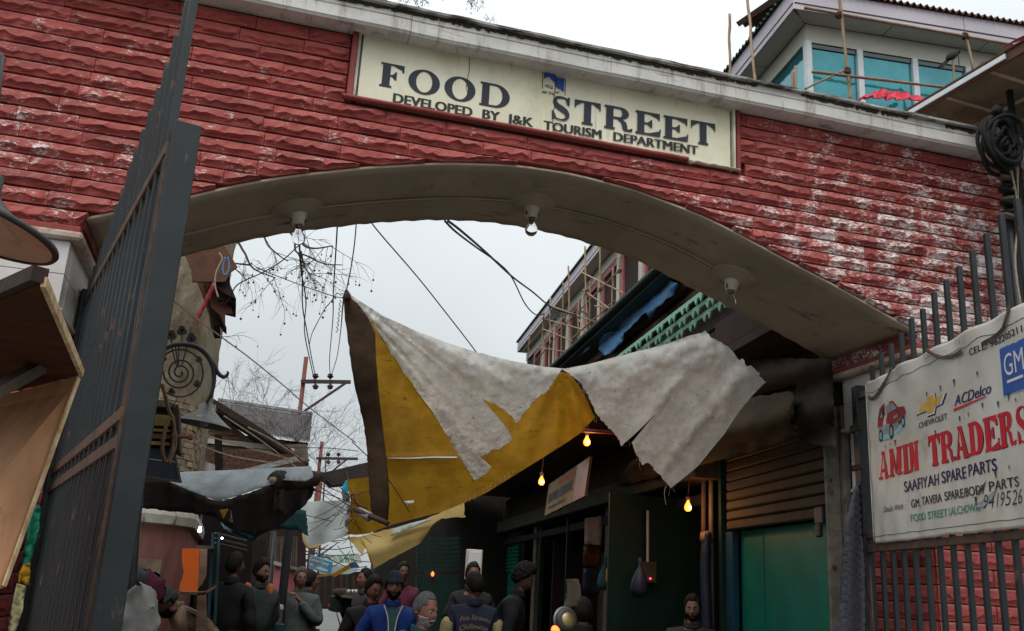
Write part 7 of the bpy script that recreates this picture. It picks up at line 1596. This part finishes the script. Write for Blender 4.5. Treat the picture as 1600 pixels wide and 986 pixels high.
# 11 varsity jacket seen from behind, and the man before him
t, Wp, HT, J = person('person in a dark varsity jacket with cream sleeves and script seen from behind', at(742, 916, 8.6), 172, 1.66, 'skin_dark', 'jacket_navy', 'trouser', style='short', turn=(25, 18, 0), girth=1.05)
for nm in 'rl':
    S, e, w_, sd = J['A'][nm]; skin_mesh([([Wp(S+V3((sd*.03, 0, -.03))), Wp(e), Wp(e.lerp(w_, .95))], [.085, .070, .050])], 1).build('sleeve', 'sleeve_cream', t, smooth=True)
rotb = J['rot']
def backfn(k0, rr__): return lambda u, v: Wp(V3((-(u), .158+.01-.35*u*u, 1.30*J['s']+v+k0-rr__*u*u)))
for body_, h, u0, k0, wd in (('Five Strawes', .045, -.13, .0, .27), ('Chillewise', .045, -.13, -.075, .25)): text_mesh(body_, backfn(k0, 1.4), h, u0, 0, wd, shear=.25).build('lettering', 'gold_thread', t)
person('dark haired man facing the camera behind the varsity jacket', at(739, 898, 10.2), 0, 1.74, 'skin_dark', 'coat_black', 'trouser', style='short')
# 13 dark figure
person('dark figure with curly hair bending by the stall pipes', at(818, 904, 8.6), 65, 1.74, 'skin_dark', 'coat_black', 'coat_black', style='curly', turn=(0, 30, 0), lean=(0, -.16, -.08), girth=1.2)
# 14 dark figure by the pan
person('figure in black standing beside the hanging steel pan', at(912, 958, 7.6), 160, 1.60, 'skin_dark', 'coat_black', 'coat_black', style='short', lean=(0, -.10, -.05), girth=1.15)
# 15 smiling man
person('smiling man with a dark beard looking out of the green shop', at(1082, 951, 7.9), -22, 1.62, 'skin_tan', 'coat_charcoal', 'trouser', style='short', beard=('hair_black', 'full'), turn=(-6, 8, 0))
# pan
c = at(884, 969, 6.2); t = thing('steel_pan', 'round steel pan with a brassy base held up at the stall front', 'pan', c); ax = V3((.15, -1, .15)).normalized()
MB().lathe([(.0, .04), (.045, .04), (.05, .035), (.055, .005), (.075, -.01), (.088, -.012), (.090, -.006), (.078, -.002), (.05, .012)], c, ax, 40).build('pan', 'steel', t, smooth=True)
MB().lathe([(0, .044), (.040, .044), (.044, .040)], c, ax, 30).build('pan_base', 'brass', t, smooth=True)
MB().lathe([(.048, .030), (.052, .034), (.078, .002), (.080, -.004)], c+ax*.004, ax, 40).build('dark_side', 'black_iron', t, smooth=True)  # dark ring between the rim and the base
tag(MB().grid(lambda a, b: at(868, 984, 6.2)+V3((.03*math.cos(a*6.28)*math.sin(b*3.14), .03*math.sin(a*6.28)*math.sin(b*3.14), -.03*math.cos(b*3.14))), 12, 8).build('ember_pot', 'ember', None, smooth=True), 'glowing embers below the steel pan', 'fire')
# apron-like paper on the pipe beside the pan
tag(cloth('hanging_cloth', 'cream_post', edge([(885, 905), (904, 905), (908, 930), (902, 948), (880, 950), (886, 925)], 3, 1), lambda x, y: 7.1+.02*math.sin(x*.4), None, 7), 'stained pale cloth hanging on the pipe above the steel pan', 'cloth')
g_ = MB(); g_.grid(lambda a, b: (-400+800*a, -400+800*b, 0), 8, 8)
tag(g_.build('ground', 'asphalt', origin=(0, 0, 0)), kind='structure')
